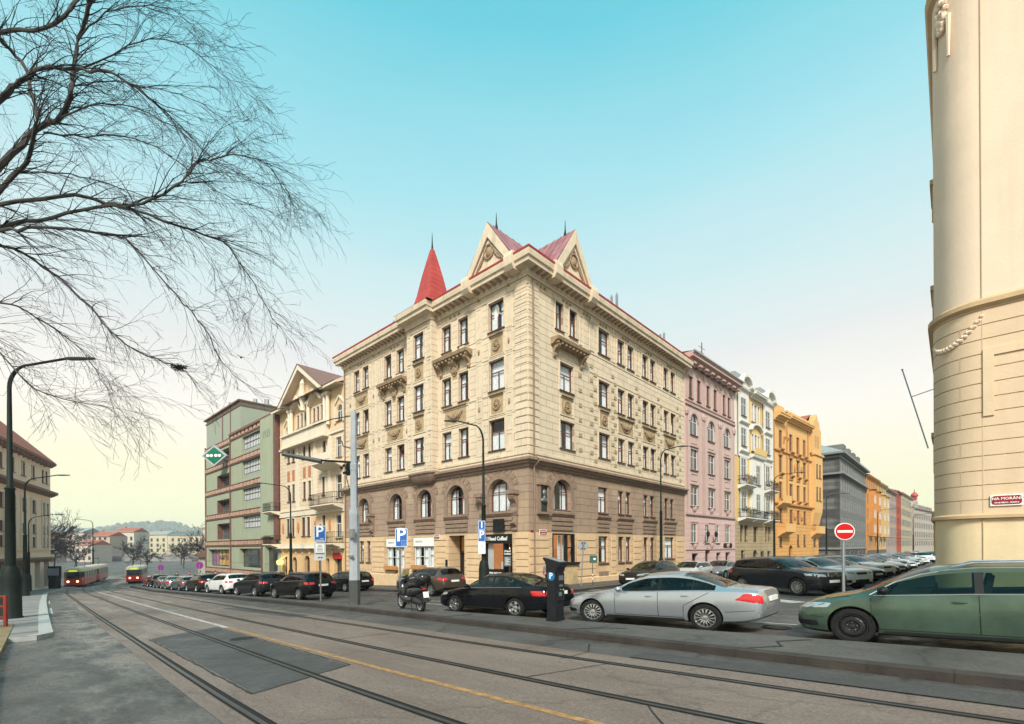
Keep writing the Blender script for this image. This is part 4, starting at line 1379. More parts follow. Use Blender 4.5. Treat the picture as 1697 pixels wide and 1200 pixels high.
    q = MB(); q.box(u0, u1, -.02, .25, 2.78, 2.88); q.box(u0, u0 + .1, -.02, .25, .85, 2.78); q.box(u1 - .95, u1 - .83, .0, .25, .85, 2.78); q.box(u1 - .1, u1, -.02, .25, .85, 2.78); q.box(u0, u1 + .35, -.22, .1, .7, .88); q.box(u1 - .83, u1 - .1, .0, .2, 1.85, 1.95)
    o = FR_.put('shop_front', q, M_black, smooth=False)
    q = MB(); q.quad((u0 + .1, .1, .85), (u1 - .1, .1, .85), (u1 - .1, .1, 2.78), (u0 + .1, .1, 2.78)); obj('shop_window', q, M_glass, o)
    q = MB(); q.box(u1 - 1.3, u1 - 1.0, .5, .54, .9, 2.75); q.box(u1 - .8, u1 - .15, .5, .54, .9, 2.75); obj('pale_curtain', q, M_curtain, o, smooth=False)
    q = MB(); q.quad((u0, 1.8, .8), (u1, 1.8, .8), (u1, 1.8, 2.9), (u0, 1.8, 2.9)); q.quad((u0, .4, .8), (u0, 1.8, .8), (u0, 1.8, 2.9), (u0, .4, 2.9)); q.quad((u1, .4, .8), (u1, 1.8, .8), (u1, 1.8, 2.9), (u1, .4, 2.9)); q.quad((u0, .4, 2.9), (u1, .4, 2.9), (u1, 1.8, 2.9), (u0, 1.8, 2.9))
    obj('shop_interior', q, MATS['glowing_interior'], o, smooth=False)
    q = MB(); q.lathe([(.02, .12), (.05, .1), (.22, -.02), (.2, -.05), (.001, -.03)], 14, (u0 + .75, .9, 2.05)); q.tube([(u0 + .75, .9, 2.15), (u0 + .75, .9, 2.8)], .012, 4); obj('pendant_lamp', q, MATS['lit_bulb'], o)
    q = MB(); q.box(u0 - .02, u1 + .25, -.1, 0, -1.0, .68); q2 = FR_.put('shop_plinth', q, mat('pale_stone_plinth', (.5, .37, .2), var=.2, scale=2.5), smooth=False)
    q = MB(); q.box(8.1, 8.7, -.06, 0, -.55, .05); q.box(8.8, 9.4, -.06, 0, -.55, .05); FR_.put('cellar_vent', q, M_orn2, smooth=False)
shopfront()

q = MB(); q.tube([(.42, -.12, 19.2), (.42, -.12, 7.9), (.42, -.48, 7.6), (.42, -.48, 7.4), (.42, -.12, 7.1), (.42, -.12, -.6)], .055, 6)
FR_.put('downpipe', q, M_orn2)
q = MB(); q.tube([(.25, -.12, 19.2), (.25, -.12, 7.9), (.25, -.48, 7.6), (.25, -.12, 7.1), (.25, -.12, -1.2)], .06, 6)
FL.put('downpipe', q, M_orn2)

# ------------------------------------------------------------------ other buildings
def bld(name, label, P0, P1, facing, zb_off=0.0, cat='building', group=None):
    """returns root, frame, length; P0->P1 runs left to right as seen from outside"""
    d = Vector((P1[0] - P0[0], P1[1] - P0[1]))
    z = min(gz(*P0), gz(*P1)) + .05
    r = thing(name, label, cat, (P0[0], P0[1], z), atan2(d.y, d.x), group)
    return r, Fr(r, 0, 0, 0), d.length
def ops_grid(cols, rws):
    return [(a, b, z0, z1) + ((ar,) if ar else ()) for a, b in cols for z0, z1, ar in rws]

# --- pink building
def pink():
    r, F, L = bld('apartment_building', 'pale pink five storey apartment building with arched fourth floor windows next to the corner building', (-19.7, 46.8), (-19.2, 59.9), 0)
    M1 = mat_wall('pink_plaster', (.50, .36, .325), zsplit=5.2, collo=(.60, .42, .40), bw=40, bh=.62, joint=.02, jointdark=.8, streak=.18, var=.06, dirt='6a5248')
    M2 = mat('pink_trim', (.45, .31, .28), rough=.85, var=.12, streak=.3)
    M3 = mat('upper_pink', (.52, .38, .345), rough=.85, var=.08, streak=.2, streakcol=(.35, .24, .21))
    top = [(.85, 1.75), (2.75, 3.65), (5.1, 5.95), (7.0, 7.85), (9.55, 10.35), (11.0, 11.8)]
    mid = [(1.15, 2.85), (5.45, 7.15), (9.9, 11.6)]
    ops = [(a, b, 17.1, 19.3) for a, b in top] + [(a, b, 13.4, 15.6, 1.0) for a, b in mid] + [(a, b, z0, z1) for a, b in mid for z0, z1 in ((9.8, 11.95), (6.1, 8.1))]
    g = [(1.3, 2.6), (4.7, 5.6), (7.5, 8.4), (10.2, 11.5)]
    opg = [(a, b, 2.3, 4.25) for a, b in g] + [(1.4, 2.9, -1.0, 1.2), (7.6, 8.8, -1.0, 1.2), (10.2, 11.6, -1.0, 1.2)] + [(4.6, 5.9, -1.2, 1.75, 1.0)]
    F.put('wall', wall_mb(0, L, 5.2, 20.6, ops), M3)
    F.put('wall', wall_mb(0, L, -2.2, 5.2, opg, .35), M1)
    for o in ops:
        window(F, *o[:4], arch=1.0 if len(o) > 4 else 0, style='cross' if o[1] - o[0] > 1 else 'tee', fr=M_whitefr if o[1] - o[0] > 1 else M_brownfr, near=False, curtain=0)
    for o in opg[:4]: window(F, *o[:4], style='cross', fr=M_whitefr, near=False, curtain=0)
    for o in opg[4:7]: window(F, *o[:4], style='sash', fr=M_brownfr, near=False, curtain=0, y=.5, sill=False, name='cellar_shop_window')
    q = MB(); q.box(4.6, 5.9, .3, .36, -1.2, 1.7); F.put('entrance_door', q, M_darkfr, smooth=False)
    q = MB()
    band(q, 0, L, 5.15, 5.35, .16); band(q, 0, L, 16.3, 16.5, .14); band(q, 0, L, 16.7, 16.8, .1); band(q, 0, L, 1.55, 1.68, .08)
    for u in (.15, 4.3, 8.7, 12.9): 
        for du in (-.22, .22):
            if 0 < u + du < L: band(q, max(0, u + du - .12), min(L, u + du + .12), 5.4, 15.2, .06); band(q, max(0, u + du - .12), min(L, u + du + .12), 16.8, 20.2, .05)
            q.blob((min(max(u + du, .15), L - .15), -.08, 15.6), .26, (.8, .6, 1.6), 0, 6, 4)
    for a, b in mid:
        for z in (12.15, 8.25): band(q, a - .15, b + .15, z, z + .14, .16); 
        for z in (12.5, 8.65, ): frame_panel(q, a + .1, b - .1, z, z + .75, .06, .05)
        for z in (9.8, 6.1, 2.3): surround_(q, a, b, z, z + 2.1)
        c = (a + b) / 2; rr = (b - a) / 2
        for k in range(12):
            x0, x1 = pi * k / 12, pi * (k + 1) / 12
            q.prism([(c - rr * cos(x0), 15.6 - rr + rr * sin(x0)), (c - (rr + .22) * cos(x0), 15.6 - rr + (rr + .22) * sin(x0)), (c - (rr + .22) * cos(x1), 15.6 - rr + (rr + .22) * sin(x1)), (c - rr * cos(x1), 15.6 - rr + rr * sin(x1))], -.09, .01)
        festoon(q, c, 5.75, .9)
        festoon(q, c, 1.95, .7)
    for i in (0, 2, 4):
        c = (top[i][0] + top[i + 1][1]) / 2; hw_ = 2.0
        for s_ in (-1, 1): q.prism([(c + s_ * hw_, 19.3), (c + s_ * hw_, 19.42), (c + s_ * .8, 20.3), (c + s_ * .8, 20.18)], -.08, .01)
        q.prism([(c - .82, 20.18), (c - .82, 20.3), (c + .82, 20.3), (c + .82, 20.18)], -.08, .01)
        for a, b in (top[i], top[i + 1]): surround_(q, a, b, 17.1, 19.3)
    F.put('stucco_trim', q, M2, smooth=False)
    q = cornice(20.3, 21.3, 1.0, -.1, L + .1)
    for i in range(9): q.box(.5 + i * 1.5, 1.1 + i * 1.5, -.75, -.05, 20.3, 20.5)
    F.put('cornice', q, M2, smooth=False)
    q = MB(); q.quad((-.1, -1.05, 21.3), (L + .1, -1.05, 21.3), (L + .1, 6, 22.4), (-.1, 6, 22.4)); q.box(-.1, L + .1, -1.1, -.95, 21.25, 21.4)
    rf = F.put('roof', q, M_slate, smooth=False)
    q = MB(); q.tube([(6.4, 1, 21.3), (6.4, 1, 24.6)], .05, 5); q.tube([(5.6, 1, 24.0), (7.2, 1, 24.0)], .03, 4); q.tube([(5.9, 1, 23.5), (6.9, 1, 23.5)], .03, 4); obj('roof_antenna', q, M_iron, rf)
    box_body(F, L, 12, -2.2, 21.2, M3)
    for u in (5.0, 9.3):     # two lanterns by the door
        pass
    q = MB()
    for u in (4.2, 6.3):
        q.tube([(u, 0, 2.3), (u, -.4, 2.5), (u, -.5, 2.9)], .04, 5); q.lathe([(.03, 2.9), (.16, 3.0), (.2, 3.35), (.05, 3.55), (.01, 3.7)], 8, (u, -.5, 0))
    F.put('door_lantern', q, M_iron)
    q = MB(); q.box(9.6, 12.0, -.08, 0, 1.75, 2.25); F.put('name_board', q, M_iron, smooth=False)
def surround_(mb, u0, u1, z0, z1, t=.12, p=.06):
    band(mb, u0 - t, u0, z0 - .05, z1 + t, p); band(mb, u1, u1 + t, z0 - .05, z1 + t, p); band(mb, u0, u1, z1, z1 + t, p)
pink()

# --- white and yellow building
def whiteyellow():
    r, F, L = bld('apartment_building', 'white and yellow apartment building with curved gables and iron balconies', (-19.2, 59.95), (-18.5, 73.55), 0)
    My = mat('yellow_plaster', (.62, .43, .17), rough=.85, var=.08, streak=.15)
    Mw = mat('white_stucco', (.66, .64, .60), rough=.8, var=.08, streak=.3, streakcol=(.35, .32, .28))
    Mb = mat_wall('sand_rusticated', (.40, .31, .19), bw=1.0, bh=.45, joint=.02, jointdark=.6, streak=.3)
    cols = [(1.8, 3.4), (10.5, 12.1)]
    ops = [(a, b, z0, z1) for a, b in cols for z0, z1 in ((18.0, 20.2), (14.3, 16.5), (10.3, 12.8), (6.5, 8.8))]
    cen = [(5.5, 6.2), (6.5, 7.4), (7.7, 8.4)]
    ops += [(a, b, z0, z1) for a, b in cen for z0, z1 in ((17.9, 20.2), (14.1, 16.3))] + [(6.2, 7.6, 9.8, 12.3), (6.2, 7.6, 6.3, 8.6)]
    F.put('wall', wall_mb(0, L, 5.0, 21.2, ops), My)
    opg = [(1.6, 2.6, 2.4, 4.5), (3.0, 4.0, 2.4, 4.5), (6.0, 7.6, 2.4, 4.4), (10.4, 11.3, 2.4, 4.5), (11.6, 12.5, 2.4, 4.5), (1.8, 3.0, -1.2, 1.4), (5.8, 7.4, -1.2, 1.4, 1.0), (8.6, 10.0, -1.2, 1.2), (11.2, 12.6, -1.2, 1.2)]
    F.put('wall', wall_mb(0, L, -2.2, 5.0, opg, .3), Mb)
    for o in ops: window(F, *o[:4], style='cross', fr=M_whitefr, near=False, curtain=0, y=(-.06 if o[1] - o[0] > 1.5 else (-.3 if o[1] - o[0] > 1.3 else .08)))
    for o in opg: window(F, *o[:4], style='sash', arch=1.0 if len(o) > 4 else 0, fr=M_darkfr, near=False, curtain=0, sill=False, y=.25)
    q = MB()
    for a, b in cols:
        def strip(z0, z1, ops_):
            pass
        e = .95
        w1 = wall_mb(a - e, b + e, 12.9, 21.2, [o for o in ops if abs(o[0] - a) < .1], .0)
        w1.v = [(x, y - .12, z) for x, y, z in w1.v]; q.add(w1.v, w1.f)
        w1 = wall_mb(a - .4, b + .4, 5.0, 12.9, [o for o in ops if abs(o[0] - a) < .1], .0)
        w1.v = [(x, y - .10, z) for x, y, z in w1.v]; q.add(w1.v, w1.f)
        for z in (17.1, 13.5, 9.2): q.prism([(0, z - .25), (-.3, z - .05), (-.4, z + .1), (0, z + .2)], a - .7, b + .7, 'x')
        N = 10; c = (a + b) / 2
        P = [(c - 1.9, 21.2), (c - 1.9, 21.5)] + [(c - 1.5 * cos(pi * k / N), 21.7 + 1.1 * sin(pi * k / N)) for k in range(N + 1)] + [(c + 1.9, 21.5), (c + 1.9, 21.2)]
        q.prism(P, -.25, .5)
        P2 = [(c - 2.1, 21.35), (c - 2.1, 21.65), (c - 1.7, 21.75)] + [(c - 1.7 * cos(pi * k / N), 21.75 + 1.3 * sin(pi * k / N)) for k in range(N + 1)] + [(c + 2.1, 21.65), (c + 2.1, 21.35), (c + 1.5, 21.6)] + [(c + 1.45 * cos(pi * k / N), 21.62 + 1.02 * sin(pi * k / N)) for k in range(N + 1)] + [(c - 1.5, 21.6)]
        q.prism(P2, -.75, -.25)
    w1 = wall_mb(4.8, 9.1, 5.0, 13.1, [o for o in ops if 4.8 < o[0] < 9 and o[3] < 13], .0)
    w1.v = [(x, y - .35 * (1 if 0 else 1), z) for x, y, z in w1.v]; q.add(w1.v, w1.f)
    q.box(4.8, 4.82, -.35, 0, 5, 13.1); q.box(9.08, 9.1, -.35, 0, 5, 13.1)
    q.prism([(0, 13.0), (-.6, 13.2), (-.7, 13.5), (0, 13.6)], 4.6, 9.3, 'x')
    N = 10
    for k in range(N): 
        a, b = pi * k / N, pi * (k + 1) / N
        q.prism([(6.95 - 1.9 * cos(a), 16.6 + .9 * sin(a)), (6.95 - 2.2 * cos(a), 16.7 + 1.05 * sin(a)), (6.95 - 2.2 * cos(b), 16.7 + 1.05 * sin(b)), (6.95 - 1.9 * cos(b), 16.6 + .9 * sin(b))], -.4, .01)
    for a, b in cen: surround_(q, a, b, 17.9, 20.2, .1); surround_(q, a, b, 14.1, 16.3, .1)
    band(q, 0, .5, 12.9, 21.2, .08); band(q, 13.1, L, 5, 21.2, .08)
    F.put('white_stucco_bay', q, Mw, smooth=False)
    q = MB(); q.prism([(-.62, 13.55), (-.7, 13.6), (-.7, 14.4), (-.62, 14.4)], 4.8, 9.1, 'x'); F.put('balcony_parapet', q, My, smooth=False)
    q = cornice(20.8, 21.5, .9, 4.9, 9.2)
    q.add(*(lambda c: (c.v, c.f))(cornice(21.0, 21.4, .45, 0, L)))
    F.put('cornice', q, Mw, smooth=False)
    for i, (a, b, z) in enumerate(((.9, 4.6, 9.4), (.9, 4.6, 5.4), (9.7, 13.2, 9.4), (9.7, 13.2, 5.4))):
        iron_balcony(F, a, b, z, 1.05, 1.0, Mw, M_iron, plants=1)
    iron_balcony(F, 5.0, 9.0, 5.4, 1.0, .9, Mw, M_iron, plants=0)
    q = MB(); q.quad((0, -.3, 21.4), (L, -.3, 21.4), (L, 6, 23), (0, 6, 23)); F.put('roof', q, M_slate, smooth=False)
    q = MB()
    F.put('gable_roof', q.add(*(lambda m: (m.v, m.f))(MB().box(1.0, 4.2, .3, 4, 21.5, 23.3).box(9.7, 12.9, .3, 4, 21.5, 23.3))), M_slate, smooth=False)
    box_body(F, L, 12, -2.2, 21.2, My)
whiteyellow()

# --- orange building
def orange():
    r, F, L = bld('apartment_building', 'bright orange ornate corner apartment building with a turret gable and projecting bays', (-18.5, 73.6), (-16.6, 93.3), 0)
    Mo = mat_wall('orange_plaster', (.62, .35, .13), zsplit=8.0, collo=(.60, .32, .11), bw=30, bh=.52, joint=.02, jointdark=.82, streak=.15, var=.06, dirt='7a4012')
    Mo2 = mat('upper_orange', (.64, .375, .14), rough=.85, var=.07, streak=.12, streakcol=(.4, .18, .05))
    Mt = mat('orange_trim', (.44, .21, .07), rough=.85, var=.15, streak=.25)
    cols = [(2.3, 3.3), (6.4, 7.5), (9.5, 10.5), (12.4, 13.4)]
    ops = [(a, b, z0, z1) for a, b in cols for z0, z1 in ((15.95, 18.5), (12.5, 14.9), (8.8, 11.1))]
    lo = [(a, b, z0, z1) for a, b in cols for z0, z1 in ((5.4, 7.3), (1.9, 3.6))] + [(6.0, 7.6, -1.2, 2.0, 1.0)]
    lo += [(17.2, 18.4, 5.4, 7.3), (17.2, 18.4, 1.9, 3.6)]
    lo = [o for o in lo if not (abs(o[0] - 6.4) < .01 and o[2] < 2)]
    F.put('wall', wall_mb(0, L, 8.0, 20.6, ops), Mo2)
    F.put('wall', wall_mb(0, L, -2.5, 8.0, lo, .3), Mo)
    for o in ops + lo[:-3] + lo[-2:]: window(F, *o[:4], style='tee', fr=M_brownfr, near=False, curtain=0)
    q = MB(); q.box(6.0, 7.6, .3, .36, -1.2, 2.0); F.put('entrance_door', q, M_brownfr, smooth=False)
    q = MB()
    band(q, 0, L, 7.9, 8.15, .3); band(q, 0, L, 15.45, 15.65, .22); band(q, 0, L, -.9, -.5, .12)
    for a, b in cols:
        for z in (15.9, 12.4, 8.7): bracket(q, (a + b) / 2, z - .75, z, b - a + .3, .45)
        for z0, z1 in ((15.95, 18.5), (12.5, 14.9), (8.8, 11.1), (5.4, 7.3)): surround_(q, a, b, z0, z1)
        q.prism([((a + b) / 2 - .8, 14.95), ((a + b) / 2, 15.35), ((a + b) / 2 + .8, 14.95)], -.15, 0)
    for u in (.3, 5.3, 14.6): band(q, u - .22, u + .22, 8.15, 20.4, .1)
    for u in (8.5, 11.5):
        q.blob((u, -.08, 13.7), .32, (.8, .6, 1.8)); q.blob((u, -.08, 6.4), .4, (1, .6, 1.6))
    for u in (4.1, 5.3): bracket(q, u, 16.8, 17.8, .3, .4)
    F.put('stucco_trim', q, Mt, smooth=False)
    q = cornice(20.2, 21.0, .9, 5.2, 15.4)
    q.add(*(lambda c: (c.v, c.f))(cornice(19.6, 20.6, 1.1, 0.1, 3.9)))
    q.box(0, 4.2, -.1, .3, 20.6, 22.0)
    for i in range(8): q.box(5.6 + i * 1.2, 6.3 + i * 1.2, -.12, .3, 21.0, 21.6)
    q.box(5.2, 15.3, -.12, .3, 21.6, 21.85); q.box(5.2, 15.3, .1, .3, 21.0, 21.6)
    F.put('cornice', q, Mo2, smooth=False)
    # turret bay with stepped gable
    q = MB()
    bo = [(16.9, 17.8, 13.0, 15.2), (18.4, 19.3, 13.0, 15.2), (16.9, 17.8, 9.3, 11.5), (18.4, 19.3, 9.3, 11.5)]
    w1 = wall_mb(16.0, 20.2, 8.0, 16.7, bo, .2); w1.v = [(x, y - .55, z) for x, y, z in w1.v]; q.add(w1.v, w1.f)
    q.box(16.0, 16.02, -.55, 0, 8, 16.7); q.box(20.18, 20.2, -.55, 0, 8, 16.7)
    q.prism([(-.75, 16.6), (-.75, 16.9), (0, 17.0), (0, 16.6)], 15.8, 20.4, 'x')
    q.prism([(-.55, 8.05), (-.5, 7.3), (-.25, 6.2), (-.1, 5.4), (0, 5.2), (0, 8.05)], 16.2, 20, 'x')
    q.prism([(15.5, 20.6), (15.5, 21.2), (16.2, 21.3), (16.5, 22.2), (17.3, 22.6), (17.9, 23.5), (18.5, 22.6), (19.3, 22.2), (19.5, 21.2), (20.2, 21.0), (20.2, 16.9), (15.5, 16.9)], -.35, .6)
    k_b = MB(); k_b.prism([(-.85, 3.9), (-.85, 5.1), (-.75, 5.1), (-.75, 4.3), (0, 4.3), (0, 3.2), (-.5, 3.7)], 15.9, 20.3, 'x'); F.put('stone_balcony', k_b, Mo2, smooth=False)
    k_b = MB(); k_b.prism([(-1.2, 3.9), (-1.2, 5.1), (-1.1, 5.1), (-1.1, 4.3), (0, 4.3), (0, 3.2), (-.7, 3.7)], 1.6, 5.2, 'x'); F.put('stone_balcony', k_b, Mo2, smooth=False)
    k_b = MB(); k_b.prism([(-.9, 8.0), (-.9, 9.1), (-.8, 9.1), (-.8, 8.3), (0, 8.3), (0, 7.4)], 1.3, 4.6, 'x'); F.put('stone_balcony', k_b, Mo2, smooth=False)
    bz = F.put('turret_bay', q, Mo2, smooth=False)
    for o in bo: window(F, *o[:4], style='tee', fr=M_brownfr, near=False, curtain=0, y=-.46)
    window(F, 17.0, 17.6, 18.0, 19.8, style='sash', near=False, curtain=0, y=-.34, sill=False); window(F, 18.2, 18.8, 18.0, 19.8, style='sash', near=False, curtain=0, y=-.34, sill=False)
    q = MB(); q.quad((15.5, .5, 22.3), (17.9, .5, 23.6), (17.9, 5, 23.6), (15.5, 5, 21.6)); q.quad((20.2, .5, 21.2), (17.9, .5, 23.6), (17.9, 5, 23.6), (20.2, 5, 21.6)); q.quad((0, 0, 20.8), (L, 0, 20.8), (L, 6, 22.2), (0, 6, 22.2))
    F.put('roof', q, M_tile, smooth=False)
    box_body(F, L, 12, -2.5, 20.6, Mo2)
orange()

# --- grey building across the side street
def grey():
    r, F, L = bld('apartment_building', 'dark grey stone corner building with a glazed shop floor beyond the orange house', (-14.8, 101.5), (-14.6, 133.4), 0)
    Mg = mat_wall('dark_grey_stone', (.165, .165, .163), bw=1.2, bh=.6, joint=.02, jointdark=.7, streak=.25, dirt='1d1d1d', var=.12)
    Mt = mat('grey_cornice', (.21, .21, .20), rough=.85, var=.15)
    cols = [(1.2 + i * 2.55, 2.5 + i * 2.55) for i in range(12)]
    rws = [(15.2, 17.0), (11.9, 14.0), (8.4, 10.5), (4.9, 6.9), (1.9, 3.4)]
    ops = [(a, b, z0, z1) for a, b in cols for z0, z1 in rws]
    F.put('wall', wall_mb(0, L, 1.2, 18.4, ops), Mg)
    F.put('wall', wall_mb(0, L, -3, 1.2, [(.8 + i * 5.2, 5.2 + i * 5.2, -1.2, .9) for i in range(6)]), Mg)
    for o in ops: window(F, *o, style='cross', fr=M_metal, near=False, curtain=0, sill=False, y=.03)
    for i in range(6): window(F, .8 + i * 5.2, 5.2 + i * 5.2, -1.2, .9, style='three', fr=M_darkfr, near=False, curtain=0, sill=False, name='shop_window')
    # side face along the cross street (faces the camera) with rounded corner
    F2 = Fr(r, -9.5 * cos(.02) , -0, 0)
    G = Fr(r, 0, 0, -pi / 2)   # runs into the block; viewed from the junction its right end is the corner
    q = MB()
    wl = 10.5
    so_ = [(-7.6, -5.8, z0, z1) for z0, z1 in rws[:4]] + [(-2.7, -.9, z0, z1) for z0, z1 in rws[:4]]
    Gs = Fr(r, 0, 0, -pi / 2)
    Gs.rz = -pi / 2
    w1 = wall_mb(-wl, 0, 1.2, 18.4, so_)
    Gs.put('wall', w1, Mg)
    Gs.put('wall', wall_mb(-wl, 0, -3, 1.2, [(-9.8, -6.0, -1.2, .9), (-5.6, -1.5, -1.2, .9)]), Mg)
    for o in so_: window(Gs, *o, style='cross', fr=M_whitefr, near=False, curtain=0, sill=False)
    window(Gs, -9.8, -6.0, -1.2, .9, style='three', fr=M_whitefr, near=False, curtain=3, sill=False, name='shop_window'); window(Gs, -5.6, -1.5, -1.2, .9, style='three', fr=M_darkfr, near=False, curtain=0, sill=False, name='shop_window')
    q = MB()
    for z, p in ((18.2, .9), (17.6, .2), (14.6, .7), (1.2, .2)):
        q.box(-p, L + .1, -p, .0, z, z + .35); q.box(-p, .0, .0, wl, z, z + .35)
    F.put('cornice', q, Mt, smooth=False)
    q = MB()
    q.quad((-.8, -.8, 18.5), (L, -.8, 18.5), (L, 5, 21.6), (4.5, 5, 21.6)); q.quad((-.8, -.8, 18.5), (4.5, 5, 21.6), (4.5, wl, 21.6), (-.8, wl, 18.5)); q.quad((4.5, 5, 21.6), (L, 5, 21.6), (L, wl, 21.6), (4.5, wl, 21.6))
    rf = F.put('roof', q, M_slate, smooth=False)
    q = MB()
    for i in range(4): q.box(8 + i * 6, 11 + i * 6, .6, 4, 19, 21.3)
    obj('dormer', q, Mg, rf, (0, 0, 0), smooth=False)
    box_body(F, L, wl, -3, 18.4, Mg)
grey()

# --- simpler houses further down the street
def plain(name_label, P0, P1, zt, col, rws, cw, ww, trim=None, roof=None, base=None, cat='building', group='houses further down the side street', back=12, extra=None, frm=None, gable=False, side=0, name='town_house'):
    r, F, L = bld(name, name_label, P0, P1, 0, group=group)
    key = name_label[:24]
    Mw = mat_wall('wall ' + key, col, bw=2, bh=.6, joint=.008, jointdark=.93, streak=.22, var=.08, bumpd=.01)
    Mt = mat('trim ' + key, trim or tuple(c * .8 for c in col), rough=.85, var=.12)
    n = max(1, int(L / cw))
    m_ = (L - n * cw) / 2 + (cw - ww) / 2
    cols = [(m_ + i * cw, m_ + i * cw + ww) for i in range(n)]
    ops = [(a, b, z0, z1) for a, b in cols for z0, z1 in rws]
    zb = r.location.z
    F.put('wall', wall_mb(0, L, zb - 1.5, zt, ops), Mw)
    for o in ops: window(F, *o, style='cross', fr=frm or M_greyfr, near=False, curtain=0, sill=False, y=.05)
    if base:
        q = MB(); q.box(0, L, -.06, 0, zb - 1.5, base[0]); F.put('base_course', q, mat('base ' + key, base[1], var=.15), smooth=False)
    q = cornice(zt - .5, zt + .15, .6, -.05, L + .05)
    for z0, z1 in rws[:-1]:
        pass
    band(q, 0, L, rws[-1][1] + .7, rws[-1][1] + .9, .15)
    for a, b in cols:
        for z0, z1 in rws: band(q, a - .1, b + .1, z1 + .1, z1 + .2, .05); band(q, a - .1, b + .1, z0 - .16, z0 - .05, .05)
    F.put('cornice', q, Mt, smooth=False)
    q = MB(); hr = 2.6
    q.quad((-.1, -.6, zt + .1), (L + .1, -.6, zt + .1), (L + .1, back / 2, zt + hr), (-.1, back / 2, zt + hr)); q.quad((-.1, back, zt), (L + .1, back, zt), (L + .1, back / 2, zt + hr), (-.1, back / 2, zt + hr))
    q.add([(-.1, -.6, zt + .1), (-.1, back / 2, zt + hr), (-.1, back, zt)], [(0, 1, 2)]); q.add([(L + .1, -.6, zt + .1), (L + .1, back / 2, zt + hr), (L + .1, back, zt)], [(0, 1, 2)])
    rf = F.put('roof', q, roof or M_tile, smooth=False)
    q = MB()
    for i in range(max(1, int(L / 8))):
        u = 2 + i * 7.5
        if u < L - .6: q.box(u - .6, u + .6, back / 2 - .4, back / 2 + .4, zt + 1.5, zt + hr + 1.0)
    obj('chimney', q, MATS['brick_chimney'], rf, smooth=False)
    box_body(F, L, back, zb - 1.5, zt, Mw)
    if extra: extra(F, L, zt, Mw, Mt)
    return r
R5 = [(15.0, 16.9), (11.6, 13.5), (8.2, 10.1), (4.8, 6.7), (1.6, 3.4)]
def bay(F, L, zt, Mw, Mt):
    q = MB()
    for c in (L * .3, L * .75):
        q.box(c - 1.8, c + 1.8, -.9, 0, 4.0, zt - 3); q.prism([(-1.2, zt - 3), (-1.2, zt - 2.7), (0, zt - 2.4), (0, zt - 3)], c - 2.1, c + 2.1, 'x')
    F.put('bay_window', q, Mw, smooth=False)
    for c in (L * .3, L * .75):
        for z in (4.8, 8.2, 11.6):
            for s_ in (-1, 1): window(F, c + s_ * .85 - .45, c + s_ * .85 + .45, z, z + 1.9, style='tee', fr=M_whitefr, near=False, curtain=0, y=-.91, sill=False)
plain('orange brown house with two bays right after the grey building', (-14.4, 133.5), (-13.9, 150), 17.8, (.55, .25, .07), R5, 2.7, 1.5, base=(.8, (.1, .08, .07)), extra=bay)
plain('pale ochre house with bays after the orange brown one', (-13.9, 150), (-13.4, 163), 17.6, (.55, .38, .18), R5, 2.8, 1.5, base=(.8, (.1, .08, .07)), extra=bay)
plain('greyish pink house with tall windows before the brick red one', (-13.4, 163), (-12.7, 184), 17.2, (.38, .28, .25), R5, 3.0, 1.7, base=(.5, (.3, .28, .26)))
plain('brick red narrow house far down the side street', (-12.7, 184), (-12.3, 196), 18.2, (.42, .07, .035), R5, 3.4, 1.9, frm=M_brownfr)
plain('cream modern house after the brick red one', (-12.3, 196), (-11.2, 226), 18.6, (.44, .38, .27), R5, 3.6, 2.6, roof=M_slate)
def onion(F, L, zt, Mw, Mt):
    q = MB(); c = 3.5
    q.prism([(c - 3.5, zt), (c - 2.2, zt + .8), (c - 1.6, zt + 2.2), (c, zt + 3.2), (c + 1.6, zt + 2.2), (c + 2.2, zt + .8), (c + 3.5, zt)], -.2, .8)
    F.put('gable', q, Mt, smooth=False)
    q = MB(); q.lathe([(.7, zt + 2.5), (.7, zt + 3.4), (1.0, zt + 3.6), (.6, zt + 3.9), (1.2, zt + 4.7), (.9, zt + 5.4), (.2, zt + 6), (.08, zt + 7), (.01, zt + 7.4)], 12, (c, .5, 0))
    F.put('onion_turret', q, M_redroof)
plain('pale grey baroque house with a red onion turret at the end of the street', (-10.6, 228), (-6.5, 262), 15.5, (.42, .37, .33), R5, 3.4, 1.9, extra=onion)
plain('ochre house at the far end of the side street', (-6.5, 262), (-1.5, 300), 15.5, (.42, .33, .2), R5[1:], 3.4, 1.9)
plain('tan block closing the view at the end of the side street', (-6, 305), (14, 305), 17.5, (.40, .30, .22), R5, 3.4, 1.9)

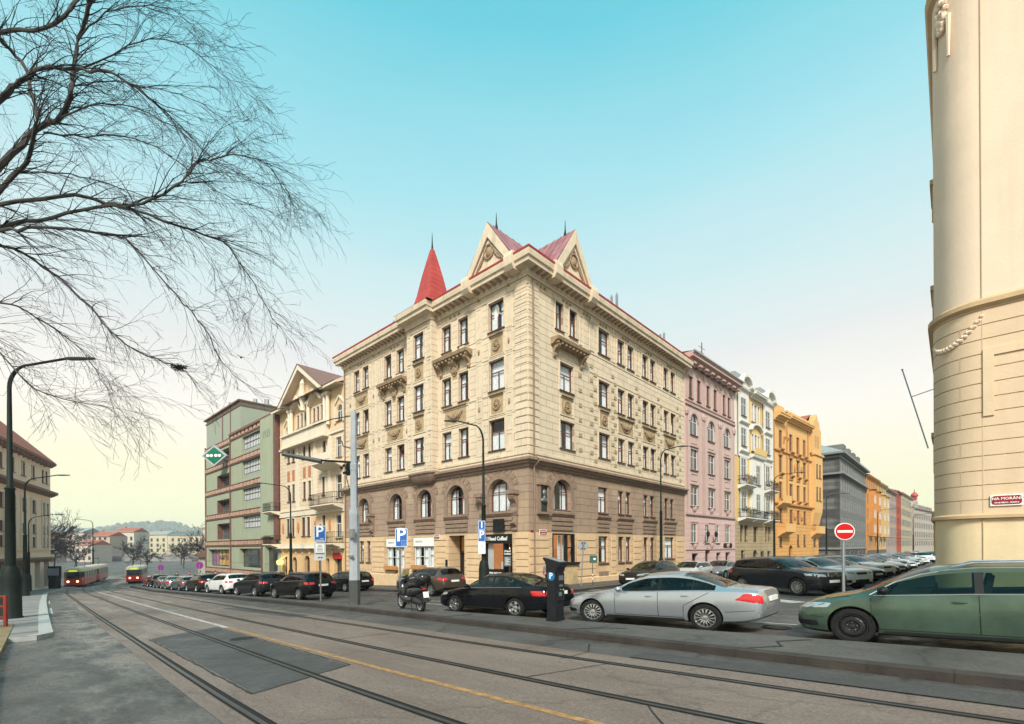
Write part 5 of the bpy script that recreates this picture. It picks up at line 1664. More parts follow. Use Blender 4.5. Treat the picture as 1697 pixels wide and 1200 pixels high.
# --- ornate cream and yellow building, left of the corner building
def ornate():
    r, F, L = bld('apartment_building', 'ornate cream and ochre building with a big pointed gable and several balconies', (-59.2, 22.9), (-43.55, 22.9), 0)
    Mc = mat_wall('cream_ornate_plaster', (.66, .53, .385), bw=1.0, bh=.42, joint=.01, jointdark=.8, streak=.15, var=.06)
    My = mat('ochre_plaster', (.62, .445, .26), rough=.85, var=.08, streak=.12)
    Mt = mat('ivory_trim', (.66, .58, .46), rough=.85, var=.08, streak=.25)
    Mor = mat('orange_ground_floor', (.62, .40, .20), rough=.85, var=.1, streak=.15)
    Mte = mat('terracotta_panel', (.42, .16, .07), rough=.8, var=.3, scale=4)
    up = [(14.2, 15.4, 14.6, 16.2, 1.0), (1.7, 2.8, 14.7, 16.2, 1.0)] + [(a, a + .62, 15.4, 16.9, 1.0) for a in (5.0, 5.95, 6.9, 9.0, 9.9, 10.8)]
    F.put('wall', wall_mb(0, L, 14.2, 18.6, up), My)
    mid = [(a, b, z0, z1, ar) for (a, b) in ((2.2, 2.95), (3.5, 4.25), (6.35, 7.1), (7.7, 8.4)) for (z0, z1, ar) in ((11.9, 13.3, 1.0), (7.4, 9.3, 0))]
    mid += [(11.1, 11.9, 11.5, 13.1), (14.05, 15.2, 11.0, 13.0), (10.95, 11.6, 7.5, 9.4), (14.0, 15.2, 7.0, 9.3)]
    F.put('wall', wall_mb(0, L, 6.0, 14.2, mid), Mc)
    lo = [(a, b, 3.35, 5.4) for a, b in ((1.9, 2.75), (3.3, 4.1), (6.0, 6.9), (7.3, 8.1), (11.0, 11.7))] + [(13.9, 15.1, 3.0, 5.3)]
    F.put('wall', wall_mb(0, L, 2.4, 6.0, lo), My)
    g = [(.8, 1.9, -1.9, 1.0), (3.4, 4.6, -1.9, 1.0, 1.0), (6.6, 7.9, -1.9, 1.2, 1.0), (9.4, 10.6, -1.9, 1.2, 1.0), (11.6, 12.4, -1.0, .9), (13.5, 15.0, -1.7, 1.4)]
    F.put('wall', wall_mb(0, L, -3.4, 2.4, g, .4), Mor)
    for o in up + mid + lo: window(F, *o[:4], arch=1.0 if len(o) > 4 and o[4] else 0, style='tee', near=False, curtain=0, fr=M_whitefr if o[1] - o[0] > 1 else M_brownfr)
    for o in g: window(F, *o[:4], arch=1.0 if len(o) > 4 and o[4] else 0, style='sash', near=False, curtain=0, fr=M_darkfr, y=.35, sill=False, name='shop_window')
    q = MB(); q.box(13.4, 15.1, -.15, .05, .9, 1.5); F.put('shop_awning', q, mat('red_awning', (.4, .02, .02), var=.1), smooth=False)
    q = MB()
    # central gable with raking cornice
    c, hw_, z0, za = 7.6, 5.2, 18.0, 21.7
    q.prism([(c - hw_ + .3, 18.6), (c + hw_ - .3, 18.6), (c, za - .3)], -.3, .4, mi=0)
    gb = F.put('gable', q, My, smooth=False)
    q = MB()
    for s_ in (-1, 1):
        q.prism([(c + s_ * (hw_ + .3), 18.1), (c, za), (c, za - .5), (c + s_ * (hw_ - .4), 18.1)], -1.1, .3)
        q.prism([(c + s_ * (hw_ * .75), 17.4), (c + s_ * hw_ * .75, 17.8), (c + s_ * hw_ * .4, 19.0), (c + s_ * .9, 17.6), (c + s_ * .9, 17.2), (c + s_ * hw_ * .4, 18.5)], -.5, 0)
    q.tube([(c, -.5, 16.9), (c, -.6, 18.4), (c, -.55, 19.8), (c, -.5, 20.3)], [.28, .42, .3, .1], 8)
    for u in (3.4, 4.0, 8.3, 12.1, 12.8):
        q.tube([(u, -.25, 14.5), (u, -.25, 17.6)], .2, 8); q.box(u - .3, u + .3, -.5, 0, 17.5, 17.8)
    band(q, 2.0, 12.6, 13.4, 14.9, .55); q.box(1.9, 12.7, -.75, 0, 14.75, 14.95); q.box(1.9, 12.7, -.75, 0, 13.35, 13.55)
    band(q, 0, L, 13.5, 13.7, .15); band(q, 0, L, 5.6, 6.2, .12); band(q, 0, L, 6.2, 6.3, .2); band(q, 0, L, 2.05, 2.45, .35); band(q, 0, L, 1.95, 2.05, .5)
    for a in (5.0, 5.95, 6.9, 9.0, 9.9, 10.8): surround_(q, a, a + .62, 15.4, 16.9, .1, .1)
    for o in mid + lo: surround_(q, *o[:4], t=.11, p=.06)
    for a, b in ((14.2, 15.4), (1.7, 2.8)):
        q.prism([(a - .4, 16.1), (a - .4, 16.3), ((a + b) / 2, 17.2), (b + .4, 16.3), (b + .4, 16.1), ((a + b) / 2, 16.9)], -.14, 0); band(q, a - .4, a - .15, 14.4, 16.1, .14); band(q, b + .15, b + .4, 14.4, 16.1, .14)
    for u in (5.0, 9.4, 12.7): band(q, u - .3, u + .3, 6.3, 13.4, .12)
    for i in range(9): bracket(q, 1.0 + i * 1.75, 1.3, 1.95, .25, .4)
    F.put('ivory_trim', q, Mt, smooth=False)
    for u in (2.5, 3.85, 6.7, 8.0): F.put('terracotta_panel', MB().box(u - .3, u + .3, -.04, 0, 9.75, 10.9), Mte, smooth=False)
    for u in (.9, 5.1, 9.3, 12.6): F.put('terracotta_ornament', MB().blob((u, -.03, 4.3), .25, (.9, .4, 2.6), 0, 8, 6), Mte, smooth=False)
    q = MB(); q.prism([(-.95, 17.9), (-.95, 18.1), (0, 18.7), (0, 18.3)], -.2, 2.6, 'x'); q.prism([(-.95, 17.95), (-.95, 18.15), (0, 18.75), (0, 18.35)], 12.4, L + .1, 'x')
    for i in range(9):
        for u in (.1 + i * .3, 12.6 + i * .36): q.box(u, u + .1, -.85, 0, 18.0, 18.15)
    F.put('eaves', q, Mt, smooth=False)
    q = MB()
    for s_ in (-1, 1): q.quad((c + s_ * (hw_ + .4), -1.15, 18.15), (c, -1.15, za + .12), (c, 4.2, za + .12), (c + s_ * (hw_ + .4), 5.5, 18.15))
    q.quad((0, -1, 18.2), (L, -1, 18.2), (L, 6, 19.6), (0, 6, 19.6))
    F.put('roof', q, mat('brown_sheet_roof', (.20, .10, .075), rough=.6, var=.2), smooth=False)
    box_body(F, L, 12, -3.4, 18.4, My)
    iron_balcony(F, 10.3, 15.6, 6.3, 1.15, 1.2, Mt, M_iron)
    iron_balcony(F, 12.1, 15.6, 2.45, 1.1, 1.2, Mt, M_iron)
    q = MB(); q.prism([(-1.3, 10.4), (-1.3, 11.35), (-1.2, 11.35), (-1.2, 10.6), (0, 10.6), (0, 9.9), (-.9, 10.2)], 11.2, 15.6, 'x')
    for i in range(14): q.box(11.3 + i * .3, 11.42 + i * .3, -1.36, -1.3, 10.65, 11.2)
    F.put('stone_balcony', q, Mt, smooth=False)
    iron_balcony(F, -2.4, .2, 6.4, 1.0, 1.2, Mt, M_iron); iron_balcony(F, -2.4, .2, 2.5, 1.0, 1.2, Mt, M_iron)
    q = MB(); q.lathe([(.01, .62), (.3, .6), (.38, .4), (.3, .1), (.01, .05)], 12, (1.35, -.6, 0)); q.tube([(1.35, 0, 1.0), (1.35, -.6, .75), (1.35, -.6, .6)], .03, 5)
    F.put('lit_yellow_lamp', q, mat('yellow_lit_glass', (.9, .7, .1), var=0, emit=(1, .8, .12), estr=1.6))
ornate()

# --- green building
def green():
    r, F, L = bld('office_building', 'modern pale green office building with copper red bands and a green diamond sign', (-89.5, 22.9), (-59.4, 22.9), 0)
    Mg = mat_wall('green_panels', (.33, .36, .26), bw=1.9, bh=40, joint=.03, jointdark=.75, streak=.3, var=.05, dirt='5c6b58', offset=0)
    Mg2 = mat('grey_green_panel', (.28, .31, .25), rough=.6, var=.08, streak=.4, streakcol=(.2, .24, .2))
    Mc = mat('copper_brown_steel', (.15, .07, .055), rough=.6, var=.2, streak=.2)
    Mk = mat('copper_box', (.42, .26, .19), rough=.55, var=.25, scale=2)
    wr = [(17.2, 24.1, 14.95, 17.4), (17.2, 24.1, 11.55, 14.0), (17.2, 24.1, 7.9, 10.2), (17.2, 24.1, 4.1, 6.4)]
    wl = [(6.0, 11.8, 14.6, 16.9), (6.0, 11.8, 10.9, 13.2), (6.0, 11.8, 7.1, 9.4), (6.0, 11.8, 3.4, 5.8)]
    gr = [(1.2, 11.4, -.7, 1.9), (15.8, 24.1, -.6, 2.0), (25.2, 29.4, -2.9, 2.4)]
    F.put('wall', wall_mb(0, L, -4.2, 18.2, [w + (0, .9) for w in wr + wl] + [g + (0, .8) for g in gr]), Mg)
    for w in wr: 
        window(F, w[0], w[1], w[2] + .7, w[3], style='grid', fr=M_darkfr, near=False, curtain=0, y=.35, sill=False)
        q = MB(); q.box(w[0], w[1], .3, .4, w[2], w[2] + .7); F.put('spandrel_panel', q, Mg2, smooth=False)
        # white blinds between the glazing bars
        q = MB()
        n = 12
        for i in range(n):
            for z0, z1 in ((w[2] + .8, w[2] + 1.45), (w[2] + 1.62, w[3] - .12)):
                a = w[0] + (w[1] - w[0]) * (i + .28) / n; b = w[0] + (w[1] - w[0]) * (i + .72) / n
                q.box(a, b, .31, .345, z0, z1)
        F.put('window_blinds', q, mat('white_blind', (.62, .63, .65), var=.05), smooth=False)
    for w in wl:
        window(F, w[0], w[0] + (w[1] - w[0]), w[2], w[3], style='grid', fr=M_greyfr, near=False, curtain=0, y=.85, sill=False)
        q = MB(); q.quad((w[0], 0, w[2]), (w[0], .88, w[2]), (w[0], .88, w[3]), (w[0], 0, w[3])); q.v = [(x + .004, y, z) for x, y, z in q.v]; F.put('reveal', q, Mc, smooth=False)
        q = MB(); q.box(w[0] + 3, w[1] - .3, .8, .84, w[2] + .1, w[3] - .4); F.put('window_blinds', q, MATS['white_blind'], smooth=False)
    for g in gr: window(F, *g, style='three', fr=M_darkfr, near=False, curtain=0, y=.6, sill=False, name='shop_window')
    q = MB()
    for i, (a, cc) in enumerate(zip((1.8, 3.4, 5.0, 6.6, 8.2, 9.8), range(6))):
        q.box(a, a + 1.3, .55, .58, -.5, 1.7, i)
    F.put('shop_poster', q, [mat('poster%d' % i, c, var=.4, scale=2, rough=.5) for i, c in enumerate(((.2, .1, .2), (.3, .12, .2), (.45, .3, .12), (.5, .33, .1), (.45, .22, .06), (.5, .28, .05)))], smooth=False)
    lettering('AMPER', 1.0, mat('dark_letters', (.12, .08, .09), var=0), F.root, F.pt(7.3, .53, .6), 0, bold=.03, sx=1.5)
    q = MB(); k = MB()
    for z0, a, b in ((17.6, 12.6, 24.6), (17.3, 0, 12.6), (14.05, .1, 24.6), (10.35, .1, 24.6), (6.5, .1, 24.6), (2.35, .1, 25.0), (-1.75, .1, 24.6)):
        q.box(a, b, -.12, 0, z0 + .0, z0 + .12); q.box(a, b, -.12, 0, z0 + .78, z0 + .88); q.box(a, b, -.03, 0, z0 + .12, z0 + .78)
        n = int((b - a) / 1.35)
        for i in range(n):
            u = a + (b - a) * (i + .5) / n
            k.box(u - .5, u + .5, -.14, -.03, z0 + .2, z0 + .7)
    for u in (.08, 12.3, 24.4): q.box(u - .08, u + .2, -.15, 0, -2, 18.4)
    q.box(29.5, L, -.5, .1, 3, 18.2); q.box(25, 29.6, -.1, 0, 2.4, 3.3)
    F.put('steel_bands', q, Mc, smooth=False); F.put('copper_boxes', k, Mk, smooth=False)
    q = MB(); q.box(24.9, 29.2, -.35, 0, 3.4, 18.3); F.put('stair_tower', q, Mg, smooth=False)
    lettering('1935', 1.3, mat('shadow_green_letters', (.16, .22, .16), var=0), F.root, F.pt(27.0, -.36, 16.2), 0, bold=.02)
    q = MB(); q.box(0, L, -.2, 0, -4.4, -2.2); F.put('granite_base', q, mat('pink_grey_granite', (.34, .27, .24), var=.2, scale=5), smooth=False)
    # set-back top storey with its own roof edge
    q = MB(); q.box(.6, 16.6, .0, 12, 18.2, 22.6); q.box(16.6, L, 3.0, 12, 18.2, 20.6)
    t = F.put('top_storey', q, Mg2, smooth=False)
    q = MB(); q.box(.3, 16.9, -.35, 12, 22.6, 22.8); q.box(.4, 16.7, -.1, 12, 22.0, 22.2); q.box(12.5, L, -.3, 3.1, 18.3, 18.6); q.box(8.6, 9, -.05, 0, 18.2, 22.6); q.box(12.3, 12.6, -.05, 0, 18.2, 22.6)
    obj('roof_edge', q, Mc, t, (0, 0, 0), smooth=False)
    q = MB()
    for i, u in enumerate((3.0, 7, 10.5, 14.2)):
        q.tube([(u + 1, 4, 22.6), (u + 1, 4, 23.5 + (i % 2) * .5)], .25 + .1 * (i % 2), 8); q.box(u, u + .9, 4, 4.8, 22.6, 23.4)
    q.tube([(2.0, 3, 22.6), (2.0, 3, 26.2)], .14, 6); q.tube([(13.5, 3, 22.6), (13.5, 3, 24.2)], .3, 8); q.tube([(12.5, 3, 22.6), (12.5, 3, 24.0)], .22, 8)
    obj('roof_ventilators', q, M_metal, t, (0, 0, 0))
    # diamond sign hung out on the wall
    sg = MB(); s_ = 1.95
    sg.prism([(0, s_ * .78), (s_, 0), (0, -s_ * .78), (-s_, 0)], -.2, .2)
    so_ = F.put('diamond_sign', sg, mat('grey_sign_rim', (.35, .37, .38), var=.05), 10.9, -1.6, 15.5, smooth=False, )
    so_.rotation_euler = (0, 0, radians(38))
    sg = MB(); sg.prism([(0, s_ * .64), (s_ * .82, 0), (0, -s_ * .64), (-s_ * .82, 0)], -.23, -.19)
    obj('green_face', sg, mat('sign_green', (.0, .13, .085), rough=.3, var=.03), so_, smooth=False)
    sg = MB()
    for x in (-.95, -.4, .3, .85): sg.box(x - .24, x + .24, -.26, -.22, -.14, .14); sg.box(x - .14, x + .14, -.262, -.22, -.2, .2)
    obj('white_symbols', sg, M_white, so_, smooth=False)
    box_body(F, L, 12, -4.2, 18.2, Mg2)
    q = MB(); q.tube([(10.9, 0, 16.0), (10.9, -1.6, 16.0)], .06, 5); q.tube([(10.9, 0, 15.0), (10.9, -1.6, 15.0)], .06, 5); F.put('sign_bracket', q, M_iron)
green()
# low shed beside the green building
r, F, L = bld('kiosk_building', 'small grey wooden kiosk at the left end of the green building', (-96.5, 23.5), (-90.0, 23.5), 0)
F.put('wall', wall_mb(0, L, -4.5, .6, []), mat_wall('grey_boards', (.42, .42, .38), bw=.5, bh=30, joint=.02, jointdark=.6, offset=0))
box_body(F, L, 5, -4.5, .6, MATS['grey_boards'])
q = MB(); q.prism([(-.3, .55), (L + .3, .55), (L + .3, .75), (L * .6, 1.7), (-.3, .75)], -.4, 5.2); F.put('roof', q, MATS['copper_brown_steel'], smooth=False)

# --- building with red roof on the far left
def leftb():
    d = Vector((-.96, .276)).normalized()
    P1 = Vector((-96.5, 5.0)); P0 = P1 - d * 40
    # seen from the road, left end is nearer; local x must run left->right = from near to far
    z = gz(-96, 4)
    r = thing('corner_building', 'cream building with red hipped roof and a pillared ground floor at the left edge', 'building', (P0.x, P0.y, z), atan2(d.y, d.x))
    F = Fr(r); F.root = r
    # facade faces the road: outward is +y_local here, so mirror with a frame turned by pi
    F = Fr(r, 0, 0, 0); L = 40
    def mm(o): return (L - o[1], L - o[0]) + tuple(o[2:])
    Mc = mat('warm_cream_plaster', (.78, .57, .42), rough=.85, var=.08, streak=.2)
    Mp = mat('pale_stucco', (.72, .60, .50), rough=.85, var=.08, streak=.2)
    Mr = mat('brown_eaves', (.22, .12, .09), rough=.8, var=.2)
    cols = [mm(o) for o in [(1.2, 2.1), (2.8, 3.7)] + [(6.5 + i * 3.6, 8.0 + i * 3.6) for i in range(9)]]
    ops = [(a, b, z0, z1) for a, b in cols for z0, z1 in ((6.9, 8.6), (4.2, 5.4), (2.4, 3.7))]
    top = [(a, b, 11.4, 13.2) for a, b in cols]
    F.put('wall', wall_mb(0, L, 1.0, 14.2, ops + top), Mc)
    for o in ops + top: window(F, *o, style='cross', near=False, curtain=0, fr=M_brownfr)
    g = [mm(o) for o in [(.8, 3.0, -3.2, .5), (4.6, 6.8, -3.2, .5), (8.6, 14.0, -2.6, .3), (16, 22, -2.6, .3), (24, 30, -2.6, .3)]]
    F.put('wall', wall_mb(0, L, -5, 1.0, [o + (0, 1.2) for o in g], 1.2), Mp)
    for o in g[2:]: window(F, *o, style='three', near=False, curtain=0, fr=M_greyfr, y=.6, sill=False, name='shop_window')
    q = MB(); q.box(0, L, 1.1, 1.2, -5, .6); F.put('arcade_back', q, M_inside, smooth=False)
    q = MB()
    for z, p, h in ((14.2, .6, .35), (9.9, .75, .45), (.6, .4, .4)):
        q.prism([(0, z - .3), (-p * .7, z), (-p, z + .15), (-p, z + h), (.1, z + h + .3)], 0, L + p * .8, 'x')
    for i in range(24): q.box(.2 + i * 1.6, .5 + i * 1.6, -.9, 0, 13.7, 13.95)
    F.put('eaves', q, Mr, smooth=False)
    q = MB()
    for a, b in cols[:6]: surround_(q, a, b, 2.4, 8.6, .3, .12)
    for i in range(6): q.blob((.6 + i * 2.0, -.2, 1.7), .2, (1, 1, 2))
    q.box(0, L, -.4, 0, 1.0, 1.3); q.box(0, L, -.45, -.3, 2.0, 2.15)
    for i in range(30): q.box(.1 + i * .7, .25 + i * .7, -.42, -.32, 1.3, 2.0)
    F.put('stucco_trim', q, Mp, smooth=False)
    q = MB()
    q.quad((0, -.6, 14.6), (L + .6, -.6, 14.6), (L - 6, 5, 20.5), (0, 5, 20.5)); q.quad((L + .6, -.6, 14.6), (L - 6, 5, 20.5), (L - 6, 7.1, 20.5), (L + .6, 14, 14.6)); q.quad((0, 14, 14.6), (L + .6, 14, 14.6), (L - 6, 7, 20.5), (0, 7, 20.5)); q.quad((0, 5, 20.5), (L - 6, 5, 20.5), (L - 6, 7.1, 20.5), (0, 7, 20.5))
    F.put('roof', q, M_tile, smooth=False)
    q = MB(); q.quad((L, 0, -5), (L, 13, -5), (L, 13, 14.3), (L, 0, 14.3)); q.quad((0, 0, -5), (0, 13, -5), (0, 13, 14.3), (0, 0, 14.3)); q.quad((0, 13, -5), (L, 13, -5), (L, 13, 14.3), (0, 13, 14.3)); F.put('side_wall', q, Mc, smooth=False)
leftb()

# --- yellow rounded corner building on the right
def rightb():
    x0, y0 = -.42, 18.6
    R = 1.01
    r = thing('corner_building', 'tall pale yellow building with a rounded grooved corner on the right edge', 'building', (x0, y0, gz(0, 18.6) + .1))
    H = 22
    Mu = mat('smooth_yellow_plaster', (.70, .555, .42), rough=.85, var=.06, scale=.6, streak=.35, streakcol=(.5, .36, .24), bump=.25, bscale=14)
    Ml = mat('pale_yellow_base', (.66, .52, .325), rough=.85, var=.09, scale=1.2, streak=.25, streakcol=(.48, .36, .2), bump=.25, bscale=14)
    Mr = mat('grooved_yellow_plaster', (.63, .475, .32), rough=.85, var=.07, scale=.8, streak=.3, streakcol=(.45, .32, .18), bump=.25, bscale=14)
    def ring(out):
        P = [(-out, 30.0), (-out, R)]
        N = 14
        for k in range(1, N):
            a = pi * k / (2 * N)
            P.append((R - (R + out) * cos(a), R - (R + out) * sin(a)))
        P += [(R, -out), (30.0, -out)]
        return P
    def wallring(prof, m, name):
        q = MB()
        n = None
        for (out, z) in prof:
            P = ring(out); n = len(P)
            q.v += [(p[0], p[1], z - r.location.z) for p in P]
        for i in range(len(prof) - 1):
            for k in range(n - 1):
                q.f.append((i * n + k, i * n + k + 1, (i + 1) * n + k + 1, (i + 1) * n + k)); q.m.append(0)
        return obj(name, q, m, r, ang=30)
    wallring([(0, -1), (0, 2.7)], Ml, 'base_wall')
    wallring([(0, 2.66), (.1, 2.68), (.1, 2.76), (.04, 2.80), (0, 2.82)], mat('tan_moulding', (.50, .35, .2), var=.1), 'base_moulding')
    pr = []
    z = 2.8; step = .405
    k = 0
    while z < 8.3:
        pr += [(0.02, z), (0.02, z + step - .03), (-.012, z + step - .02), (-.012, z + step - .004)]
        z += step; k += 1
    pr += [(.02, z), (.02, 8.55)]
    wallring(pr, Mr, 'grooved_wall')
    wallring([(.02, 8.5), (.14, 8.58), (.14, 8.7), (.04, 8.76), (0, 8.8)], mat('tan_moulding', (.50, .35, .2)), 'belt_moulding')
    wallring([(.0, 8.78), (0, 18.2)], Mu, 'upper_wall')
    wallring([(0, 18.2), (.12, 18.3), (.17, 18.5), (.1, 18.65), (.05, 18.75)], mat('tan_moulding', (.50, .35, .2)), 'upper_moulding')
    wallring([(.05, 18.75), (.05, 20.6), (.2, 20.8), (.2, 21.2), (-4, 22.5)], Mu, 'attic_wall')
    # vertical joints, seam and panel frame
    q = MB()
    a = pi * .3
    zr = r.location.z
    for k in range(13):
        if k % 2: continue
        z = 2.83 + k * step
        aa = pi * .5 * .72
        px_, py_ = R - (R + .023) * cos(aa), R - (R + .023) * sin(aa)
        tx, ty = sin(aa) * .012, -cos(aa) * .012
        q.add([(px_ - tx, py_ - ty, z - zr), (px_ + tx, py_ + ty, z - zr), (px_ + tx, py_ + ty, z + step - .03 - zr), (px_ - tx, py_ - ty, z + step - .03 - zr)], [(0, 1, 2, 3)])
    q.box(R + .0, R + .02, -.026, -.0, -.5 - zr, 18.2 - zr)
    obj('wall_joints', q, mat('joint_shadow_paint', (.52, .39, .26), var=.05), r, smooth=False)
    q = MB()
    q.box(R + .02, R + .24, -.06, .0, 5.5 - zr, 7.35 - zr); q.box(R + .24, R + 3, -.06, 0, 7.15 - zr, 7.35 - zr)
    obj('flat_panel_frame', q, Mr, r, smooth=False)
    # garland and rosette reliefs
    q = MB()
    for k in range(30):
        t = k / 29
        aa = pi * .5 * (.15 + .85 * t)
        z = 8.25 - .45 * (1 - (2 * t - 1) ** 2) - (1 - t) * .35 + .04 * (k % 2)
        q.blob((R - (R + .02) * cos(aa), R - (R + .02) * sin(aa), z - zr), .055 + .03 * sin(pi * t), (1, 1, .8), 0, 6, 4)
    aa = pi * .5 * .45
    for dz, rr in ((17.6, .2), (17.35, .16), (17.15, .1)):
        for k in range(8):
            b = 2 * pi * k / 8
            ab = aa + .22 * cos(b) * rr * 3
            q.blob((R - (R + .05) * cos(ab), R - (R + .05) * sin(ab), dz + rr * sin(b) * 1.4 - zr), .09, (1, 1, 1), 0, 6, 4)
    for ab in (aa - .22, aa + .22):
        p = (R - (R + .06) * cos(ab), R - (R + .06) * sin(ab))
        q.tube([(p[0], p[1], 17.3 - zr), (p[0], p[1], 16.6 - zr), (p[0], p[1], 16.1 - zr)], [.07, .05, .04], 6)
    obj('stucco_relief', q, Mu, r)
    # small window hoods on the side-street face seen edge-on
    q = MB()
    for z in (14.2, 10.6, 5.6, 2.9): 
        for yy in (3.0, 8.0, 13): q.box(-.13, .0, yy, yy + 1.6, z - zr, z + .16 - zr); q.box(-.08, .0, yy + .1, yy + .25, z - 1.2 - zr, z - zr)
    obj('window_hood', q, mat('tan_moulding', (.50, .35, .2)), r, smooth=False)
    F = Fr(r, R, 0, 0)
    plate(F, .15, .77, 3.0, 3.3, [('NA MORÁNI', .1, .04), ('NOVÉ MĚSTO - PRAHA 2', .042, -.07)], y=-.05)
    return r
rightb()
q = MB()
q.tube([(0, 0, 0), (0, 0, 3.1)], .02, 6); q.tube([(0, 0, 2.0), (.55, .3, 1.95)], .015, 5); q.blob((0, 0, 3.12), .035)
fp = tag(obj('flag_pole', q, M_metal, None, (-.62, 21.3, 5.2), rot=(0, radians(-17), radians(-40))), 'empty slanting flag pole on the side of the yellow building', 'flag pole')

# --- far side of the river
def far(label, x, y, L, zt, col, ang, rows_, roofm, cw=4.2, ww=1.6):
    P0 = Vector((x, y)); P1 = P0 + Vector((cos(ang), sin(ang))) * L
    return plain(label, (P0.x, P0.y), (P1.x, P1.y), zt, col, rows_, cw, ww, roof=roofm, group='houses across the river', frm=M_darkfr, name='far_house')
def pchip(pts):
    xs_ = [p[0] for p in pts]; ys_ = [p[1] for p in pts]
    n = len(xs_)
    d = [(ys_[i + 1] - ys_[i]) / (xs_[i + 1] - xs_[i]) for i in range(n - 1)]
    m = [d[0]] + [0 if d[i - 1] * d[i] <= 0 else 2 * d[i - 1] * d[i] / (d[i - 1] + d[i]) for i in range(1, n - 1)] + [d[-1]]
    def f(x):
        if x <= xs_[0]: return ys_[0]
        if x >= xs_[-1]: return ys_[-1]
        for i in range(n - 1):
            if x <= xs_[i + 1]: break
        h = xs_[i + 1] - xs_[i]; t = (x - xs_[i]) / h
        return ys_[i] * (2 * t**3 - 3 * t**2 + 1) + h * m[i] * (t**3 - 2 * t**2 + t) + ys_[i + 1] * (3 * t**2 - 2 * t**3) + h * m[i + 1] * (t**3 - t**2)
    return f

RF = [(7.4, 9.6), (3.8, 6.0), (.2, 2.4), (-3.2, -1.4)]
A43 = atan2(.6807, .7325)
far('long cream riverside house with a grey roof, left one of the row across the river', -418.9, 61.2, 26, 12.2, (.52, .46, .32), A43, RF, M_slate)
far('cream riverside house with a dark mansard roof, middle of the row across the river', -399.5, 79, 24, 11.8, (.50, .43, .31), A43, RF, mat('dark_teal_roof', (.08, .13, .13), var=.2))
far('cream riverside house with a bright red roof, right one of the row across the river', -381.5, 95.6, 30, 16.2, (.54, .46, .34), A43, RF, M_tile)
far('pale riverside house half hidden behind the bare tree across the river', -372, 108, 34, 14.5, (.55, .50, .42), A43, RF, M_tile)
far('low white house with a grey roof beyond the tram stop', -404, 33.5, 22, 2.4, (.5, .45, .38), A43, RF[2:], M_slate)
far('small cream house with a tower block roof behind the street lamps', -385, 50.2, 9, 8.6, (.52, .45, .34), A43, RF[1:], M_slate)
far('grey pink house with red roof beyond the tram stop', -420, 17, 22, 4.0, (.45, .36, .32), A43, RF[2:], M_tile)
far('low house with pale red roof furthest left across the river', -398, 5, 20, 1.5, (.46, .4, .34), A43, RF[2:], M_tile)
for i, (x, y, L_, zt, cc, rf_, lb) in enumerate(((-339, 5, 14, 8.5, (.42, .33, .29), M_tile, 'dusty pink house furthest left beyond the bare trees'), (-372, 22, 15, 12, (.5, .43, .36), M_slate, 'tall beige house second from left beyond the bare trees'), (-352, 34, 11, 9.5, (.46, .36, .30), M_tile, 'reddish house in the middle of the town beyond the tram'), (-366, 46, 12, 12.5, (.55, .5, .42), M_tile, 'pale house just left of the riverside row'), (-330, 26, 9, 4.5, (.5, .42, .36), M_tile, 'low brick roofed house right behind the tram stop'), (-345, -6, 13, 6, (.46, .4, .36), M_slate, 'grey roofed house beside the cream corner building'))):
    far(lb, x, y, L_, zt, cc, A43, RF, rf_, 2.9, 1.3)
# embankment wall and hills
q = MB(); 
for (a, b, h, y) in ((-520, -60, 2.2, 0),):
    pass
d43 = Vector((.7325, .6807)); n43 = Vector((-.6807, .7325))
def camframe_strip(dist, a, b, z0, z1, thick):
    mb = MB()
    P = [n43 * dist + d43 * a, n43 * dist + d43 * b, n43 * (dist + thick) + d43 * b, n43 * (dist + thick) + d43 * a]
    mb.prism([(p.x, p.y) for p in P], z0, z1, 'z')
    return mb
tag(obj('embankment_wall', camframe_strip(262, -260, -150, -6, -.8, 2), mat('grey_embankment', (.20, .19, .19), var=.2, scale=.2), smooth=False), 'long grey embankment wall in front of the riverside houses', 'wall')
def hill(name, dist, a, b, hfun, col):
    mb = MB(); N = 40; M_ = 6
    for i in range(N + 1):
        t = i / N; s_ = a + (b - a) * t
        h = hfun(t)
        for j in range(M_ + 1):
            w_ = j / M_
            p = n43 * (dist + 420 * w_) + d43 * s_
            mb.v.append((p.x, p.y, -12 + (h + 12) * sin(pi / 2 * w_) ** .8 + 2 * rnd.uniform(-1, 1) * (w_ > .3)))
    for i in range(N):
        for j in range(M_):
            k = i * (M_ + 1) + j
            mb.f.append((k, k + 1, k + M_ + 2, k + M_ + 1)); mb.m.append(0)
    o = struct(name, mb, mat(name + '_wood', col, var=.5, scale=.03), ang=180)
    # woodland and pale houses scattered over the slope so that it reads as a wooded hillside
    tm = MB(); hm = MB()
    for _ in range(1500):
        t = rnd.random(); w_ = rnd.random()
        h = hfun(t)
        p = n43 * (dist + 420 * w_) + d43 * (a + (b - a) * t)
        z = -12 + (h + 12) * sin(pi / 2 * w_) ** .8
        r_ = rnd.uniform(4, 9)
        tm.blob((p.x, p.y, z + r_ * .3), r_, (1, 1, rnd.uniform(.7, 1.3)), 0, 5, 3)
    tm_o = obj(name + '_trees', tm, mat(name + '_tree_cover', tuple(c * .8 for c in col), var=.6, scale=.05), None, ang=180)
    tm_o['kind'] = 'stuff'; tm_o['label'] = 'bluish green wooded slope of the distant hill'; tm_o['category'] = 'woodland'
    return o
hill('hill', 1100, -1560, -760, pchip([(0, 80), (.12, 74), (.28, 60), (.42, 50), (.5, 70), (.58, 84), (.66, 72), (.78, 50), (1, 30)]), (.07, .09, .08))
# river strip
q = camframe_strip(270, -400, -60, -7.6, -7.5, 45)

